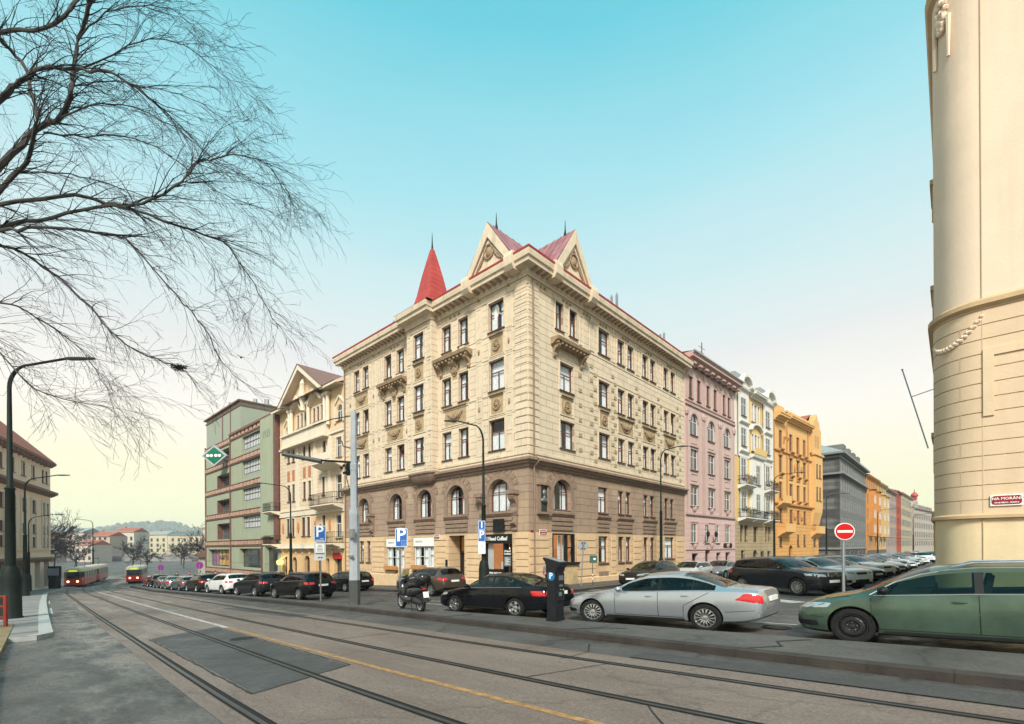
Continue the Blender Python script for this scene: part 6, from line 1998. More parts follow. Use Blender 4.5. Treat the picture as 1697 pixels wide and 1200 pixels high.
# ------------------------------------------------------------------ CARS
# x measured from the nose; each type: centre-line top, belt, floor, half width, and where the glass runs
CARS = {
 'sedan': dict(L=4.85, W=.91, H=1.45, wb=(.86, 3.71), r=.335,
    top=[(0, .60), (.06, .68), (.25, .77), (.7, .88), (1.28, .985), (1.45, 1.03), (1.95, 1.29), (2.35, 1.425), (2.85, 1.45), (3.3, 1.405), (3.75, 1.25), (4.1, 1.10), (4.25, 1.075), (4.6, 1.05), (4.76, 1.02), (4.82, .93), (4.85, .80)],
    belt=[(0, .52), (.06, .6), (.25, .68), (.7, .79), (1.3, .9), (2.4, .945), (3.6, .985), (4.2, .99), (4.6, .975), (4.76, .94), (4.85, .74)],
    bot=[(0, .36), (.1, .24), (.5, .19), (1.3, .2), (3.4, .2), (4.3, .24), (4.7, .32), (4.85, .42)],
    wid=[(0, .55), (.05, .68), (.2, .80), (.5, .87), (1.1, .9), (2.5, .91), (3.9, .9), (4.4, .86), (4.7, .77), (4.82, .66), (4.85, .58)],
    ws=(1.38, 2.3), rg=(3.2, 4.12), side=(1.62, 3.92), pil=[(2.62, 2.7), (3.42, 3.46)], fillet=.05),
 'liftback': dict(L=4.57, W=.885, H=1.46, wb=(.93, 3.51), r=.325,
    top=[(0, .60), (.06, .7), (.25, .8), (.7, .9), (1.2, .985), (1.38, 1.03), (1.9, 1.31), (2.25, 1.435), (2.7, 1.46), (3.1, 1.43), (3.55, 1.29), (4.0, 1.12), (4.2, 1.075), (4.42, 1.05), (4.52, .99), (4.57, .82)],
    belt=[(0, .52), (.06, .6), (.25, .68), (.7, .8), (1.3, .92), (2.4, .96), (3.6, .99), (4.2, .98), (4.45, .95), (4.57, .76)],
    bot=[(0, .36), (.1, .24), (.5, .19), (1.3, .2), (3.2, .2), (4.0, .24), (4.4, .3), (4.57, .4)],
    wid=[(0, .56), (.05, .68), (.2, .79), (.5, .85), (1.1, .875), (2.5, .885), (3.7, .875), (4.2, .83), (4.45, .74), (4.57, .62)],
    ws=(1.3, 2.2), rg=(3.0, 4.1), side=(1.55, 3.75), pil=[(2.55, 2.63)], fillet=.05),
 'wagon': dict(L=4.65, W=.9, H=1.46, wb=(.88, 3.53), r=.33,
    top=[(0, .58), (.05, .68), (.25, .79), (.6, .89), (.92, .965), (1.06, 1.02), (1.58, 1.28), (2.0, 1.42), (2.5, 1.47), (3.5, 1.46), (4.1, 1.42), (4.3, 1.37), (4.5, 1.08), (4.6, .95), (4.65, .78)],
    belt=[(0, .48), (.05, .58), (.25, .68), (.6, .79), (1.0, .885), (2.2, .95), (3.6, .99), (4.3, .99), (4.5, .95), (4.6, .88), (4.65, .7)],
    bot=[(0, .34), (.1, .22), (.5, .18), (1.3, .19), (3.2, .19), (4.1, .24), (4.5, .32), (4.65, .42)],
    wid=[(0, .55), (.05, .7), (.2, .81), (.5, .87), (1.1, .895), (2.5, .9), (3.7, .89), (4.2, .85), (4.5, .78), (4.65, .66)],
    ws=(1.0, 1.93), rg=(4.3, 4.5), side=(1.24, 4.15), pil=[(2.44, 2.54), (3.5, 3.56)], fillet=.05),
 'suv': dict(L=4.7, W=.93, H=1.66, wb=(.88, 3.70), r=.37,
    top=[(0, .80), (.05, .9), (.2, 1.0), (.7, 1.09), (1.15, 1.15), (1.3, 1.19), (1.8, 1.47), (2.15, 1.61), (2.6, 1.66), (3.4, 1.65), (4.05, 1.60), (4.2, 1.56), (4.45, 1.25), (4.6, 1.1), (4.68, .95), (4.7, .82)],
    belt=[(0, .72), (.05, .82), (.2, .92), (.7, 1.0), (1.3, 1.08), (2.4, 1.11), (3.6, 1.14), (4.2, 1.16), (4.45, 1.13), (4.6, 1.03), (4.7, .75)],
    bot=[(0, .42), (.1, .3), (.5, .25), (1.3, .26), (3.4, .26), (4.1, .3), (4.5, .38), (4.7, .48)],
    wid=[(0, .62), (.05, .73), (.2, .84), (.5, .9), (1.1, .925), (2.5, .93), (3.8, .925), (4.3, .88), (4.55, .82), (4.7, .74)],
    ws=(1.25, 2.1), rg=(4.22, 4.45), side=(1.5, 4.02), pil=[(2.4, 2.48), (3.35, 3.42)], fillet=.06),
 'hatch': dict(L=4.2, W=.88, H=1.49, wb=(.82, 3.4), r=.325,
    top=[(0, .60), (.05, .7), (.25, .82), (.65, .93), (1.0, 1.0), (1.15, 1.05), (1.65, 1.33), (2.0, 1.46), (2.4, 1.49), (3.1, 1.47), (3.7, 1.41), (3.85, 1.36), (4.02, 1.1), (4.14, .95), (4.2, .78)],
    belt=[(0, .52), (.05, .62), (.25, .7), (.65, .83), (1.15, .94), (2.2, .98), (3.4, 1.02), (3.85, 1.02), (4.02, .97), (4.14, .88), (4.2, .7)],
    bot=[(0, .36), (.1, .24), (.5, .2), (1.3, .21), (3.0, .21), (3.8, .26), (4.1, .34), (4.2, .42)],
    wid=[(0, .56), (.05, .7), (.2, .8), (.5, .86), (1.0, .88), (2.4, .88), (3.4, .87), (3.9, .83), (4.1, .77), (4.2, .68)],
    ws=(1.1, 1.95), rg=(3.86, 4.02), side=(1.35, 3.72), pil=[(2.3, 2.38), (3.1, 3.16)], fillet=.05),
}
PAINTS = {}
def paint(name, col, metal=.5, rough=.28, dirt=.25):
    return mat('paint_' + name, col, rough=rough, metal=metal, var=.04, scale=1.2, coat=.6, streak=0)
def body_geo(K):
    c = CARS[K]
    top, belt, bot, wid = (pchip(c[k]) for k in ('top', 'belt', 'bot', 'wid'))
    L = c['L']
    marks = [0, .03, .07, .13, .2, L, L - .03, L - .07, L - .13] + list(c['ws']) + list(c['rg']) + list(c['side'])
    for a, b in c['pil']: marks += [a, b]
    N = 58
    X = [i * L / N for i in range(N + 1)]
    X = [x for x in X if all(abs(x - m) > .035 for m in marks)] + marks
    X = sorted(set(round(x, 4) for x in X))
    H = c['H']
    rows_ = []
    for x in X:
        zt, zb, z0, w_ = top(x), belt(x), bot(x), wid(x)
        h = zt - zb
        t = min(1, max(0, (h - .09) / (H - zb - .09)))
        zr = zt - (.03 + .05 * t)
        zbel = min(zb, zr - .015)
        wr = w_ * (.80 - .12 * t); wg = w_ * (.9 - .0 * t)
        zg = zbel + (.012 if t < .05 else .018)
        k = .84
        # lower body: gently tucked sill, belly line, shoulder crease
        ring = [(0, z0), (w_ * .86, z0), (w_ * .955, z0 + .05), (w_ * .985, z0 + (zbel - z0) * .3), (w_ * 1.0, z0 + (zbel - z0) * .58), (w_ * .99, z0 + (zbel - z0) * .82), (w_ * .96, zbel - .012), (wg, zg)]
        w7 = wg + (wr - wg) * .93; z7 = zg + (zr - zg) * k
        ring += [(wg + (w7 - wg) * .5 + .012 * t, zg + (z7 - zg) * .52), (w7, z7), (wr, zr), (wr * .72, zt - .012), (wr * .36, zt - .003), (0, zt)]
        rows_.append((x, ring))
    return c, rows_
def build_body(K):
    c, rows_ = body_geo(K)
    L = c['L']
    n = len(rows_[0][1]); full = 2 * n - 2
    bm = bmesh.new()
    V = []
    for x, ring in rows_:
        pts = [(L / 2 - x, -y, z) for y, z in ring] + [(L / 2 - x, y, z) for y, z in ring[-2:0:-1]]
        V.append([bm.verts.new(p) for p in pts])
    # material slots: 0 paint 1 dark trim 2 windscreen 3 side glass 4 rear glass 5 dark lower
    def inr(x0, x1, r): return x0 >= r[0] - 1e-3 and x1 <= r[1] + 1e-3
    for i in range(len(V) - 1):
        x0, x1 = rows_[i][0], rows_[i + 1][0]
        for k in range(full):
            f = bm.faces.new((V[i][k], V[i][(k + 1) % full], V[i + 1][(k + 1) % full], V[i + 1][k]))
            kk = k if k < n - 1 else full - 1 - k
            mi = 0
            if kk == 0: mi = 1
            if kk in (7, 8) and inr(x0, x1, c['side']):
                mi = 3
                for a, b in c['pil']:
                    if inr(x0, x1, (a, b)): mi = 1
            if kk in (10, 11, 12):
                if inr(x0, x1, c['ws']): mi = 2
                if inr(x0, x1, c['rg']): mi = 4
            f.material_index = mi
    bm.faces.new(V[0]); bm.faces.new(V[-1][::-1])
    bmesh.ops.recalc_face_normals(bm, faces=bm.faces)
    me = bpy.data.meshes.new('car_shell')
    for i in range(6): me.materials.append(M_black)
    bm.to_mesh(me)
    bvh = BVHTree.FromBMesh(bm)
    bm.free()
    tmp = bpy.data.objects.new('tmp', me); COL.objects.link(tmp)
    cuts = []
    r = c['r'] * 1.13
    for wx in c['wb']:
        cb = MB()
        for s_ in (-1, 1):
            prof = [(.001, 0), (r, 0), (r, .5), (.001, .5)]
            y0 = -c['W'] - .12 if s_ < 0 else c['W'] - .38
            cb = MB(); cb.lathe([(.0005, y0), (r, y0), (r, y0 + .5), (.0005, y0 + .5)], 28, (L / 2 - wx, 0, c['r'] + .01), 'y')
            m2 = cb.mesh('cut', M_black, smooth=False, weld=True)
            m2.materials.clear()
            m2.materials.append(M_black)
            co = bpy.data.objects.new('cut', m2); COL.objects.link(co); cuts.append(co)
            md = tmp.modifiers.new('b', 'BOOLEAN'); md.operation = 'DIFFERENCE'; md.object = co; md.solver = 'EXACT'
            try: md.material_mode = 'INDEX'
            except Exception: pass
    dg = bpy.context.evaluated_depsgraph_get(); dg.update()
    me2 = bpy.data.meshes.new_from_object(tmp.evaluated_get(dg))
    bpy.data.objects.remove(tmp)
    for co in cuts: bpy.data.objects.remove(co)
    # wheel-well faces to dark
    out = {}
    bm = bmesh.new(); bm.from_mesh(me2)
    for f in bm.faces:
        cc = f.calc_center_median(); nn = f.normal
        for wx in c['wb']:
            dx, dz = cc.x - (L / 2 - wx), cc.z - c['r'] - .01
            dd = sqrt(dx * dx + dz * dz)
            if dd < r + .015 and (abs(cc.y) < c['W'] - .3 and abs(nn.y) > .7 and abs(cc.y) > c['W'] - .45): f.material_index = 1
            if abs(dd - r) < .03 and abs(nn.y) < .5 and (nn.x * dx + nn.z * dz) < 0: f.material_index = 1
    src = bm
    def part(ids, nm, remap, sd=0):
        b2 = src.copy()
        bmesh.ops.delete(b2, geom=[f for f in b2.faces if f.material_index not in ids or f.calc_center_median().y * sd < 0], context='FACES')
        for f in b2.faces: f.material_index = remap[f.material_index]
        m = bpy.data.meshes.new(nm); 
        b2.to_mesh(m); b2.free()
        for _ in range(2 if nm == 'body' else 1): m.materials.append(M_black)
        m.polygons.foreach_set('use_smooth', [True] * len(m.polygons))
        return m
    body = part((0, 1, 5), 'body', {0: 0, 1: 1, 5: 1})
    body.set_sharp_from_angle(angle=radians(32))
    ws = part((2,), 'windscreen', {2: 0}); sg = [part((3,), 'side_window', {3: 0}, s_) for s_ in (-1, 1)]; rg = part((4,), 'rear_window', {4: 0})
    bm.free()
    return c, body, ws, sg, rg, bvh
def patch(bvh, corners, target, offs=.006, n=7, inset=None):
    """small panel laid onto the body between four corner points, each ray aimed at target"""
    mb = MB()
    A_, B_, C_, D_ = [Vector(p) for p in corners]
    T = Vector(target)
    for i in range(n + 1):
        for j in range(n + 1):
            u, v = i / n, j / n
            p = (A_ * (1 - u) + B_ * u) * (1 - v) + (D_ * (1 - u) + C_ * u) * v
            d = (T - p); d.normalize()
            h, nn, _, _ = bvh.ray_cast(p - d * .7, d)
            if h is None: h = p; nn = -d
            edge = min(i, j, n - i, n - j)
            mb.v.append(tuple(h + nn * (offs if edge else -.004)))
    for i in range(n):
        for j in range(n):
            a = i * (n + 1) + j
            mb.f.append((a, a + 1, a + n + 2, a + n + 1)); mb.m.append(0)
    return mb
def seam(mb, bvh, pts, side, w=.011):
    """thin dark gap line on the flank of the car"""
    P = []
    for i in range(len(pts) - 1):
        a, b = pts[i], pts[i + 1]
        m_ = max(2, int(math.hypot(b[0] - a[0], b[1] - a[1]) / .12))
        for k in range(m_): P.append((a[0] + (b[0] - a[0]) * k / m_, a[1] + (b[1] - a[1]) * k / m_))
    P.append(pts[-1])
    Q = []
    for x, z in P:
        h, nn, _, _ = bvh.ray_cast(Vector((x, side * 2, z)), Vector((0, -side, 0)))
        if h is not None: Q.append(h + nn * .003)
    for i in range(len(Q) - 1):
        d = (Q[i + 1] - Q[i]).normalized(); s_ = Vector((-d.z, 0, d.x)) * w / 2
        mb.quad(Q[i] - s_, Q[i + 1] - s_, Q[i + 1] + s_, Q[i] + s_)
def wheel_meshes(r, style):
    w_ = .2
    t = MB()
    prof = [(r * .66, -w_ / 2 + .02), (r * .74, -w_ / 2), (r * .93, -w_ / 2 + .005), (r * .985, -w_ / 2 + .03), (r, -w_ / 4), (r, w_ / 4), (r * .985, w_ / 2 - .03), (r * .93, w_ / 2 - .005), (r * .74, w_ / 2), (r * .66, w_ / 2 - .02), (r * .66, -w_ / 2 + .02)]
    t.lathe(prof, 30, (0, 0, 0), 'y')
    q = MB()
    ro = r * .68
    q.lathe([(ro, -w_ / 2 + .012), (ro * .94, -w_ / 2 + .012), (ro * .9, -w_ / 2 + .05), (ro * .86, -.01)], 30, (0, 0, 0), 'y', 2 if style == 'steel' else 0)
    q.lathe([(ro * .9, -.02), (.001, -.02)], 20, (0, 0, 0), 'y', 1)
    q.lathe([(ro * .9, .08), (.001, .08)], 20, (0, 0, 0), 'y', 1)
    ns, wd = {'multi': (14, .14), 'five': (5, .5), 'ten': (10, .2), 'steel': (0, 0)}[style]
    y0 = -w_ / 2 + .02
    if style == 'steel':
        q.lathe([(ro * .9, -.05), (ro * .82, -.06), (ro * .7, -.085), (ro * .5, -.085), (ro * .42, -.06), (ro * .2, -.055), (ro * .18, -.075), (.001, -.08)], 30, (0, 0, 0), 'y', 2)
        for k in range(14):
            a = 2 * pi * k / 14
            q.blob((cos(a) * ro * .73, -.078, sin(a) * ro * .73), ro * .065, (1, .25, 1), 1, 6, 4)
        for k in range(5):
            a = 2 * pi * k / 5 + .3
            q.blob((cos(a) * ro * .33, -.07, sin(a) * ro * .33), .011, (1, 1.2, 1), 0, 6, 4)
    else:
        for k in range(ns):
            a = 2 * pi * k / ns
            hw0, hw1 = ro * wd * .32, ro * wd * (.48 if style != 'multi' else .6)
            c_, s_ = cos(a), sin(a)
            pts = []
            for rr, hw_, yy in ((ro * .16, hw0, y0 + .012), (ro * .6, (hw0 + hw1) / 2 * .9, y0 - .004), (ro * .95, hw1, y0 + .004)):
                pts.append((rr, hw_, yy))
            for i in range(2):
                (ra, ha, ya), (rb, hb, yb) = pts[i], pts[i + 1]
                def P(rr, hh, yy): return (rr * c_ - hh * s_, yy, rr * s_ + hh * c_)
                q.add([P(ra, -ha, ya), P(rb, -hb, yb), P(rb, hb, yb), P(ra, ha, ya), P(ra, -ha * 1.1, ya + .04), P(rb, -hb * 1.1, yb + .04), P(rb, hb * 1.1, yb + .04), P(ra, ha * 1.1, ya + .04)],
                      [(0, 1, 2, 3), (0, 4, 5, 1), (3, 2, 6, 7)], 0)
        q.lathe([(ro * .27, y0 + .03), (ro * .25, y0 - .002), (ro * .12, y0 - .006), (.001, y0 - .006)], 16, (0, 0, 0), 'y', 0)
    return (t.mesh('wheel', M_rubber, 40), q.mesh('rim', [M_alloy, M_black, mat('black_steel_rim', (.02, .02, .022), rough=.45, metal=.3)], 30))
M_seat = mat('dark_seat', (.03, .03, .032), rough=.85)
CC = {}
def car_kit(K, wstyle):
    if (K, wstyle) in CC: return CC[(K, wstyle)]
    if K not in CC: CC[K] = build_body(K)
    c, body, ws, sg, rg, bvh = CC[K]
    L, W, H = c['L'], c['W'], c['H']
    k = {'c': c, 'body': body, 'windscreen': ws, 'side_window': sg, 'rear_window': rg}
    X = lambda x: L / 2 - x
    su = K == 'suv'
    zf = .70 if not su else .88
    zr = .80 if not su else 1.0
    hl = []; tl = []
    for s_ in (-1, 1):
        hl.append(patch(bvh, [(X(-.1), s_ * .36, zf - .10), (X(.42), s_ * 1.05, zf - .02), (X(.55), s_ * 1.0, zf + .10), (X(-.1), s_ * .38, zf + .03)], (X(1.2), s_ * .1, zf - .1)).mesh('headlight', M_clearlamp))
        if K == 'sedan':
            cor = [(X(L - .42), s_ * 1.0, .80), (X(L + .1), s_ * .62, .70), (X(L + .1), s_ * .52, .92), (X(L - .55), s_ * 1.0, .95)]
            cor = [(X(L - .50), s_ * 1.0, .78), (X(L + .06), s_ * .62, .66), (X(L + .1), s_ * .68, .90), (X(L - .22), s_ * .95, .99)]
        elif su:
            cor = [(X(L - .25), s_ * 1.05, zr - .12), (X(L + .1), s_ * .48, zr - .1), (X(L + .1), s_ * .5, zr + .05), (X(L - .35), s_ * 1.05, zr + .10)]
        else:
            cor = [(X(L - .3), s_ * 1.0, zr - .1), (X(L + .1), s_ * .5, zr - .1), (X(L + .1), s_ * .5, zr + .08), (X(L - .42), s_ * 1.0, zr + .13)]
        tl.append(patch(bvh, cor, (X(L - 1.0), s_ * .2, zr)).mesh('taillight', M_redlamp))
    k['hl'], k['tl'] = hl, tl
    gr = patch(bvh, [(X(-.2), -.36, zf - .12), (X(-.2), .36, zf - .12), (X(-.2), .42, zf + .02), (X(-.2), -.42, zf + .02)], (X(2), 0, zf - .06), .01)
    gr.add(*(lambda m: (m.v, m.f))(patch(bvh, [(X(-.2), -.5, .30 + .1 * su), (X(-.2), .5, .30 + .1 * su), (X(-.2), .48, .44 + .12 * su), (X(-.2), -.48, .44 + .12 * su)], (X(2), 0, .45), .01)))
    for s_ in (-1, 1): gr.add(*(lambda m: (m.v, m.f))(patch(bvh, [(X(-.1), s_ * .62, .3 + .1 * su), (X(.25), s_ * 1.0, .3 + .1 * su), (X(.2), s_ * 1.0, .42 + .12 * su), (X(-.1), s_ * .6, .44 + .12 * su)], (X(1.2), s_ * .1, .4), .008)))
    k['grille'] = gr.mesh('grille', M_black)
    pl = MB(); 
    h, nn, _, _ = bvh.ray_cast(Vector((X(-.5), 0, .5 + .1 * su)), Vector((-1, 0, 0)))
    xf = h.x if h else L / 2
    pl.box(xf - .02, xf + .025, -.26, .26, .45 + .1 * su, .56 + .1 * su)
    zp = {'sedan': .80, 'suv': .86, 'wagon': .74, 'hatch': .74, 'liftback': .8}[K]
    h, nn, _, _ = bvh.ray_cast(Vector((X(L + .5), 0, zp)), Vector((1, 0, 0)))
    xb = h.x if h else -L / 2
    pr_ = MB(); pr_.box(xb - .025, xb + .03, -.26, .26, zp - .055, zp + .055)
    k['plates'] = (pl.mesh('licence_plate', M_plate, smooth=False), pr_.mesh('licence_plate', M_plate, smooth=False))
    sm = MB()
    belt = pchip(c['belt']); bot = pchip(c['bot'])
    a0 = c['side'][0] - .08; b0 = c['pil'][0][0] + .04; e0 = c['wb'][1] - .12
    for s_ in (-1, 1):
        for xx in (a0, b0):
            seam(sm, bvh, [(X(xx), bot(xx) + .12), (X(xx), belt(xx) - .02)], s_)
        x2 = c['wb'][1] - c['r'] * 1.35
        seam(sm, bvh, [(X(x2 - .02), bot(x2) + .12), (X(x2), .62), (X(c['wb'][1] - .1), belt(3) * .86), (X(c['wb'][1] + .1), belt(3.5) - .03)], s_)
        seam(sm, bvh, [(X(a0), bot(2) + .12), (X(x2 - .02), bot(2) + .12)], s_)
        seam(sm, bvh, [(X(L - .04), .56 + .1 * su), (X(c['wb'][1] + c['r'] * 1.25), .5 + .1 * su)], s_, .01)
        seam(sm, bvh, [(X(.04), .52 + .1 * su), (X(c['wb'][0] - c['r'] * 1.25), .48 + .1 * su)], s_, .01)
        seam(sm, bvh, [(X(.36), zf + .12), (X(a0 - .3), belt(1.2) - .015)], s_, .01)
    k['seams'] = sm.mesh('door_seams', M_black, smooth=False)
    k['sill'] = []
    for s_ in (-1, 1):
        sk = MB()
        seam(sk, bvh, [(X(c['wb'][0] + c['r'] * 1.3), bot(2) + .07), (X(c['wb'][1] - c['r'] * 1.3), bot(2) + .07)], s_, .06 if not su else .12)
        k['sill'].append(sk.mesh('sill_strip', M_black, smooth=False))
    hd = MB()
    for s_ in (-1, 1):
        for xx in (b0 - .22, c['wb'][1] - .42):
            zz = belt(xx) - .12
            h, nn, _, _ = bvh.ray_cast(Vector((X(xx), s_ * 2, zz)), Vector((0, -s_, 0)))
            if h: hd.blob((X(xx), h.y + s_ * .012, zz), .02, (5, 1.2, .9), 0, 8, 5)
    k['handles'] = hd.mesh('door_handle', M_black)
    wt = MB()
    for s_ in (-1, 1):
        seam(wt, bvh, [(X(c['side'][0] - .05), belt(c['side'][0]) + .004), (X(2.4), belt(2.4) + .004), (X(c['side'][1]), belt(c['side'][1]) + .004)], s_, .024)
    if K in ('wagon', 'sedan'):
        for s_ in (-1, 1):
            seam(wt, bvh, [(X(c['side'][0] - .1), belt(c['side'][0]) + .02)] + [(X(x), pchip(c['top'])(x) - .075) for x in [c['side'][0] + .25 + (c['side'][1] - c['side'][0] - .3) * t / 8 for t in range(9)]], s_, .016)
    k['belt'] = wt.mesh('window_trim', M_alloy, smooth=False)
    mr = []
    for s_ in (-1, 1):
        m = MB(); m.blob((X(c['side'][0] + .1), s_ * (W + .09), belt(1.7) + .09), .1, (.8, 1.15, .75), 0, 12, 8); m.tube([(X(c['side'][0] + .1), s_ * (W - .1), belt(1.7) + .02), (X(c['side'][0] + .1), s_ * (W + .05), belt(1.7) + .05)], .03, 6)
        mr.append(m.mesh('mirror', M_black))
    k['mirrors'] = mr
    rr = MB()
    topf = pchip(c['top'])
    if K in ('suv', 'wagon'):
        for s_ in (-1, 1):
            p = [(X(x), s_ * W * .66, topf(x) - .03 + .045 * (0 if i in (0, 7) else 1)) for i, x in enumerate([2.2 + (c['rg'][0] - .3 - 2.2) * t / 7 for t in range(8)])]
            rr.tube(p, .018, 6)
        k['rails'] = rr.mesh('roof_rail', M_metal)
    it = MB()
    it.box(X(4.0) if L > 4.5 else X(3.6), X(1.5), -W * .8, W * .8, .45, belt(2.5) - .1)
    it.prism([(X(1.35), belt(1.5) - .12), (X(1.95), belt(1.5) - .12), (X(1.9), belt(1.5) + .02), (X(1.4), belt(1.5) + .03)], -W * .78, W * .78, 'y')
    for xx in (2.35, 3.25):
        for s_ in (-.38, .38):
            it.prism([(X(xx), .5), (X(xx + .12), .5), (X(xx + .3), belt(2.5) + .12), (X(xx + .18), belt(2.5) + .14)], s_ - .24, s_ + .24, 'y')
            it.prism([(X(xx + .22), belt(2.5) + .14), (X(xx + .3), belt(2.5) + .12), (X(xx + .33), belt(2.5) + .3), (X(xx + .26), belt(2.5) + .31)], s_ - .12, s_ + .12, 'y')
    st = MB()
    for i in range(16):
        pass
    it.tube([(X(1.98) + 0, -.38 + .17 * cos(a), belt(1.5) + .0 + .17 * sin(a)) for a in [2 * pi * j / 14 for j in range(15)]], .015, 5, cap=False)
    k['interior'] = it.mesh('interior', M_seat, smooth=False)
    k['wheel'] = wheel_meshes(c['r'], wstyle)
    wp = MB()
    for s_ in (-.1, .4): wp.tube([(X(c['ws'][0] + .02), s_, topf(c['ws'][0]) + .012), (X(c['ws'][0] + .22), s_ - .5, topf(c['ws'][0] + .22) + .01)], .009, 4)
    k['wipers'] = wp.mesh('wiper', M_black)
    CC[(K, wstyle)] = k
    return k
def car(K, label, x, y, head, col, wstyle='five', sx=1.15, sy=1.08, sz=1.0, group='cars parked along the tram street', glass=None, cat='car', name='parked_car', steer=0, detail=True, extra=None):
    k = car_kit(K, wstyle)
    c = k['c']
    hd_ = radians(head)
    z = gz(x, y)
    p_ = atan2(.039 * cos(hd_), 1); q_ = atan2(-.039 * sin(hd_), 1)
    if x < -110: p_ = q_ = 0
    o = thing(name, label, cat, (x, y, z), 0, group, rot=(q_, -p_, hd_))
    o.scale = (sx, sy, sz)
    def P(nm, me, loc=(0, 0, 0), m=None):
        b = put(nm, me, o, loc)
        if m is not None:
            b.material_slots[0].link = 'OBJECT'; b.material_slots[0].material = m
        return b
    me = k['body']
    b = put('body', me, o)
    b.material_slots[0].link = 'OBJECT'; b.material_slots[0].material = col
    g = glass or M_carglass
    P('windscreen', k['windscreen'], m=g); P('rear_window', k['rear_window'], m=g); [P('side_window', v, m=g) for v in k['side_window']]
    P('interior', k['interior'])
    for h in k['hl']: P('headlight', h)
    for h in k['tl']: P('taillight', h)
    P('grille', k['grille'])
    for h in k['plates']: P('licence_plate', h)
    P('door_seams', k['seams']); [P('sill_strip', v) for v in k['sill']]
    if detail:
        P('door_handle', k['handles'], m=col); P('window_trim', k['belt']); P('wiper', k['wipers'])
    for h in k['mirrors']: P('mirror', h, m=M_black if col is P_green else col)
    if 'rails' in k: P('roof_rail', k['rails'])
    L = c['L']
    for i, wx in enumerate(c['wb']):
        for s_ in (-1, 1):
            w_ = put('wheel', k['wheel'][0], o, (L / 2 - wx, s_ * (c['W'] - .115), c['r']))
            w_.rotation_euler = (0, rnd.uniform(0, 6), (0 if s_ < 0 else pi) + (radians(steer) if i == 0 else 0))
            w_.rotation_mode = 'XYZ'
            w_.rotation_euler = (0, 0, (0 if s_ < 0 else pi) + (radians(steer) if i == 0 else 0))
            put('rim', k['wheel'][1], w_)
    return o
P_silver = paint('silver', (.46, .49, .53), .75, .27)
P_black = mat('paint_black', (.005, .005, .007), rough=.14, metal=0, var=.04, spec=.28)
P_green = mat('paint_dusty_green', (.072, .115, .083), rough=.24, metal=.5, var=.35, scale=1.3, coat=.35, streak=.6, streakcol=(.032, .036, .03))
P_anth = mat('paint_anthracite', (.010, .011, .015), rough=.16, var=.04, spec=.35)
P_brown = paint('brown', (.085, .062, .048), .5, .3)
P_white = paint('white', (.66, .67, .66), .0, .3)
P_red = paint('red', (.35, .02, .02), .2, .28)
P_grey = paint('mid_grey', (.14, .15, .16), .5, .3)
P_navy = paint('navy', (.02, .03, .07), .4, .28)
P_bronze = mat('paint_dark_bronze', (.02, .017, .015), rough=.18, metal=.2, var=.04, spec=.35)
YC = 12.85
car('sedan', 'silver sedan with multi spoke wheels between the parking meter and the green car', -6.02, YC - .02, 180, P_silver, 'multi', 1.165, 1.06, 1.02, glass=M_carglass, steer=18, group=None)
car('wagon', 'dusty green estate car with black steel wheels at the right edge of the street', .18, YC - .12, 180, P_green, 'steel', 1.17, 1.08, 1.08, group=None)
car('liftback', 'black liftback sedan parked behind the black parking meter', -12.35, YC - .12, 178.5, P_black, 'five', 1.25, 1.06, 1.02, group=None)
G_row = 'cars parked nose to tail along the tram street kerb'
row = [
 ('suv', 'black sport utility car with tall red tail lights behind the left parking sign', P_black, 'multi', -29.9, 0),
 ('suv', 'dark charcoal crossover between the black sport utility car and the white one', P_anth, 'five', -37.0, 0),
 ('suv', 'white sport utility car in the kerb row', P_white, 'five', -44.2, 0),
 ('suv', 'dark brownish car just beyond the white sport utility car', P_bronze, 'five', -51.0, 1),
 ('hatch', 'dark grey hatchback, fifth from the near end of the kerb row', P_grey, 'ten', -57.2, 1),
 ('sedan', 'silver white sedan in the far half of the kerb row', P_silver, 'ten', -63.6, 1),
 ('sedan', 'steel grey sedan, third from the far end of the kerb row', P_grey, 'ten', -70.0, 1),
 ('suv', 'black van-like car, second from the far end of the kerb row', P_black, 'five', -76.2, 1),
 ('hatch', 'bright red hatchback at the far end of the kerb row', P_red, 'ten', -82.6, 1)]
for K, lb, pc, ws_, x, f in row:
    yy = YC + (0 if x > -60 else (13.5 - 10.7) * .0 + max(0, (-60 - x)) * .075)
    car(K, lb, x, yy, 180 - (0 if x > -60 else 4) + (3 if f == 0 else 0), pc, ws_, 1.13, 1.1, 1.0, G_row, glass=M_cardark if pc in (P_black, P_anth, P_bronze) else M_carglass, detail=not f)
G_fac = 'cars parked along the building fronts'
car('suv', 'brown sport utility car with red tail lights parked behind the scooter', -23.8, 18.1, 176, P_brown, 'five', 1.15, 1.05, 1.0, G_fac, glass=M_cardark)
car('wagon', 'black estate car partly hidden behind the grey tram pole', -34.6, 18.3, 184, P_black, 'five', 1.1, 1.1, 1.03, G_fac, glass=M_carglass)
car('hatch', 'dark car whose roof shows behind the black sport utility car', -41.8, 18.4, 180, P_anth, 'five', 1.1, 1.1, 1.0, G_fac)
car('suv', 'black car roof seen over the white sport utility car', -50.5, 18.4, 180, P_black, 'five', 1.1, 1.1, .98, G_fac)
G_side = 'cars parked at an angle in the middle of the side street'
bx = car('suv', 'black sport utility car with chrome kidney grille and ten spoke wheels behind the silver sedan', -5.85, 24.8, -31, P_anth, 'ten', 1.12, 1.02, 1.0, G_side, glass=M_cardark)
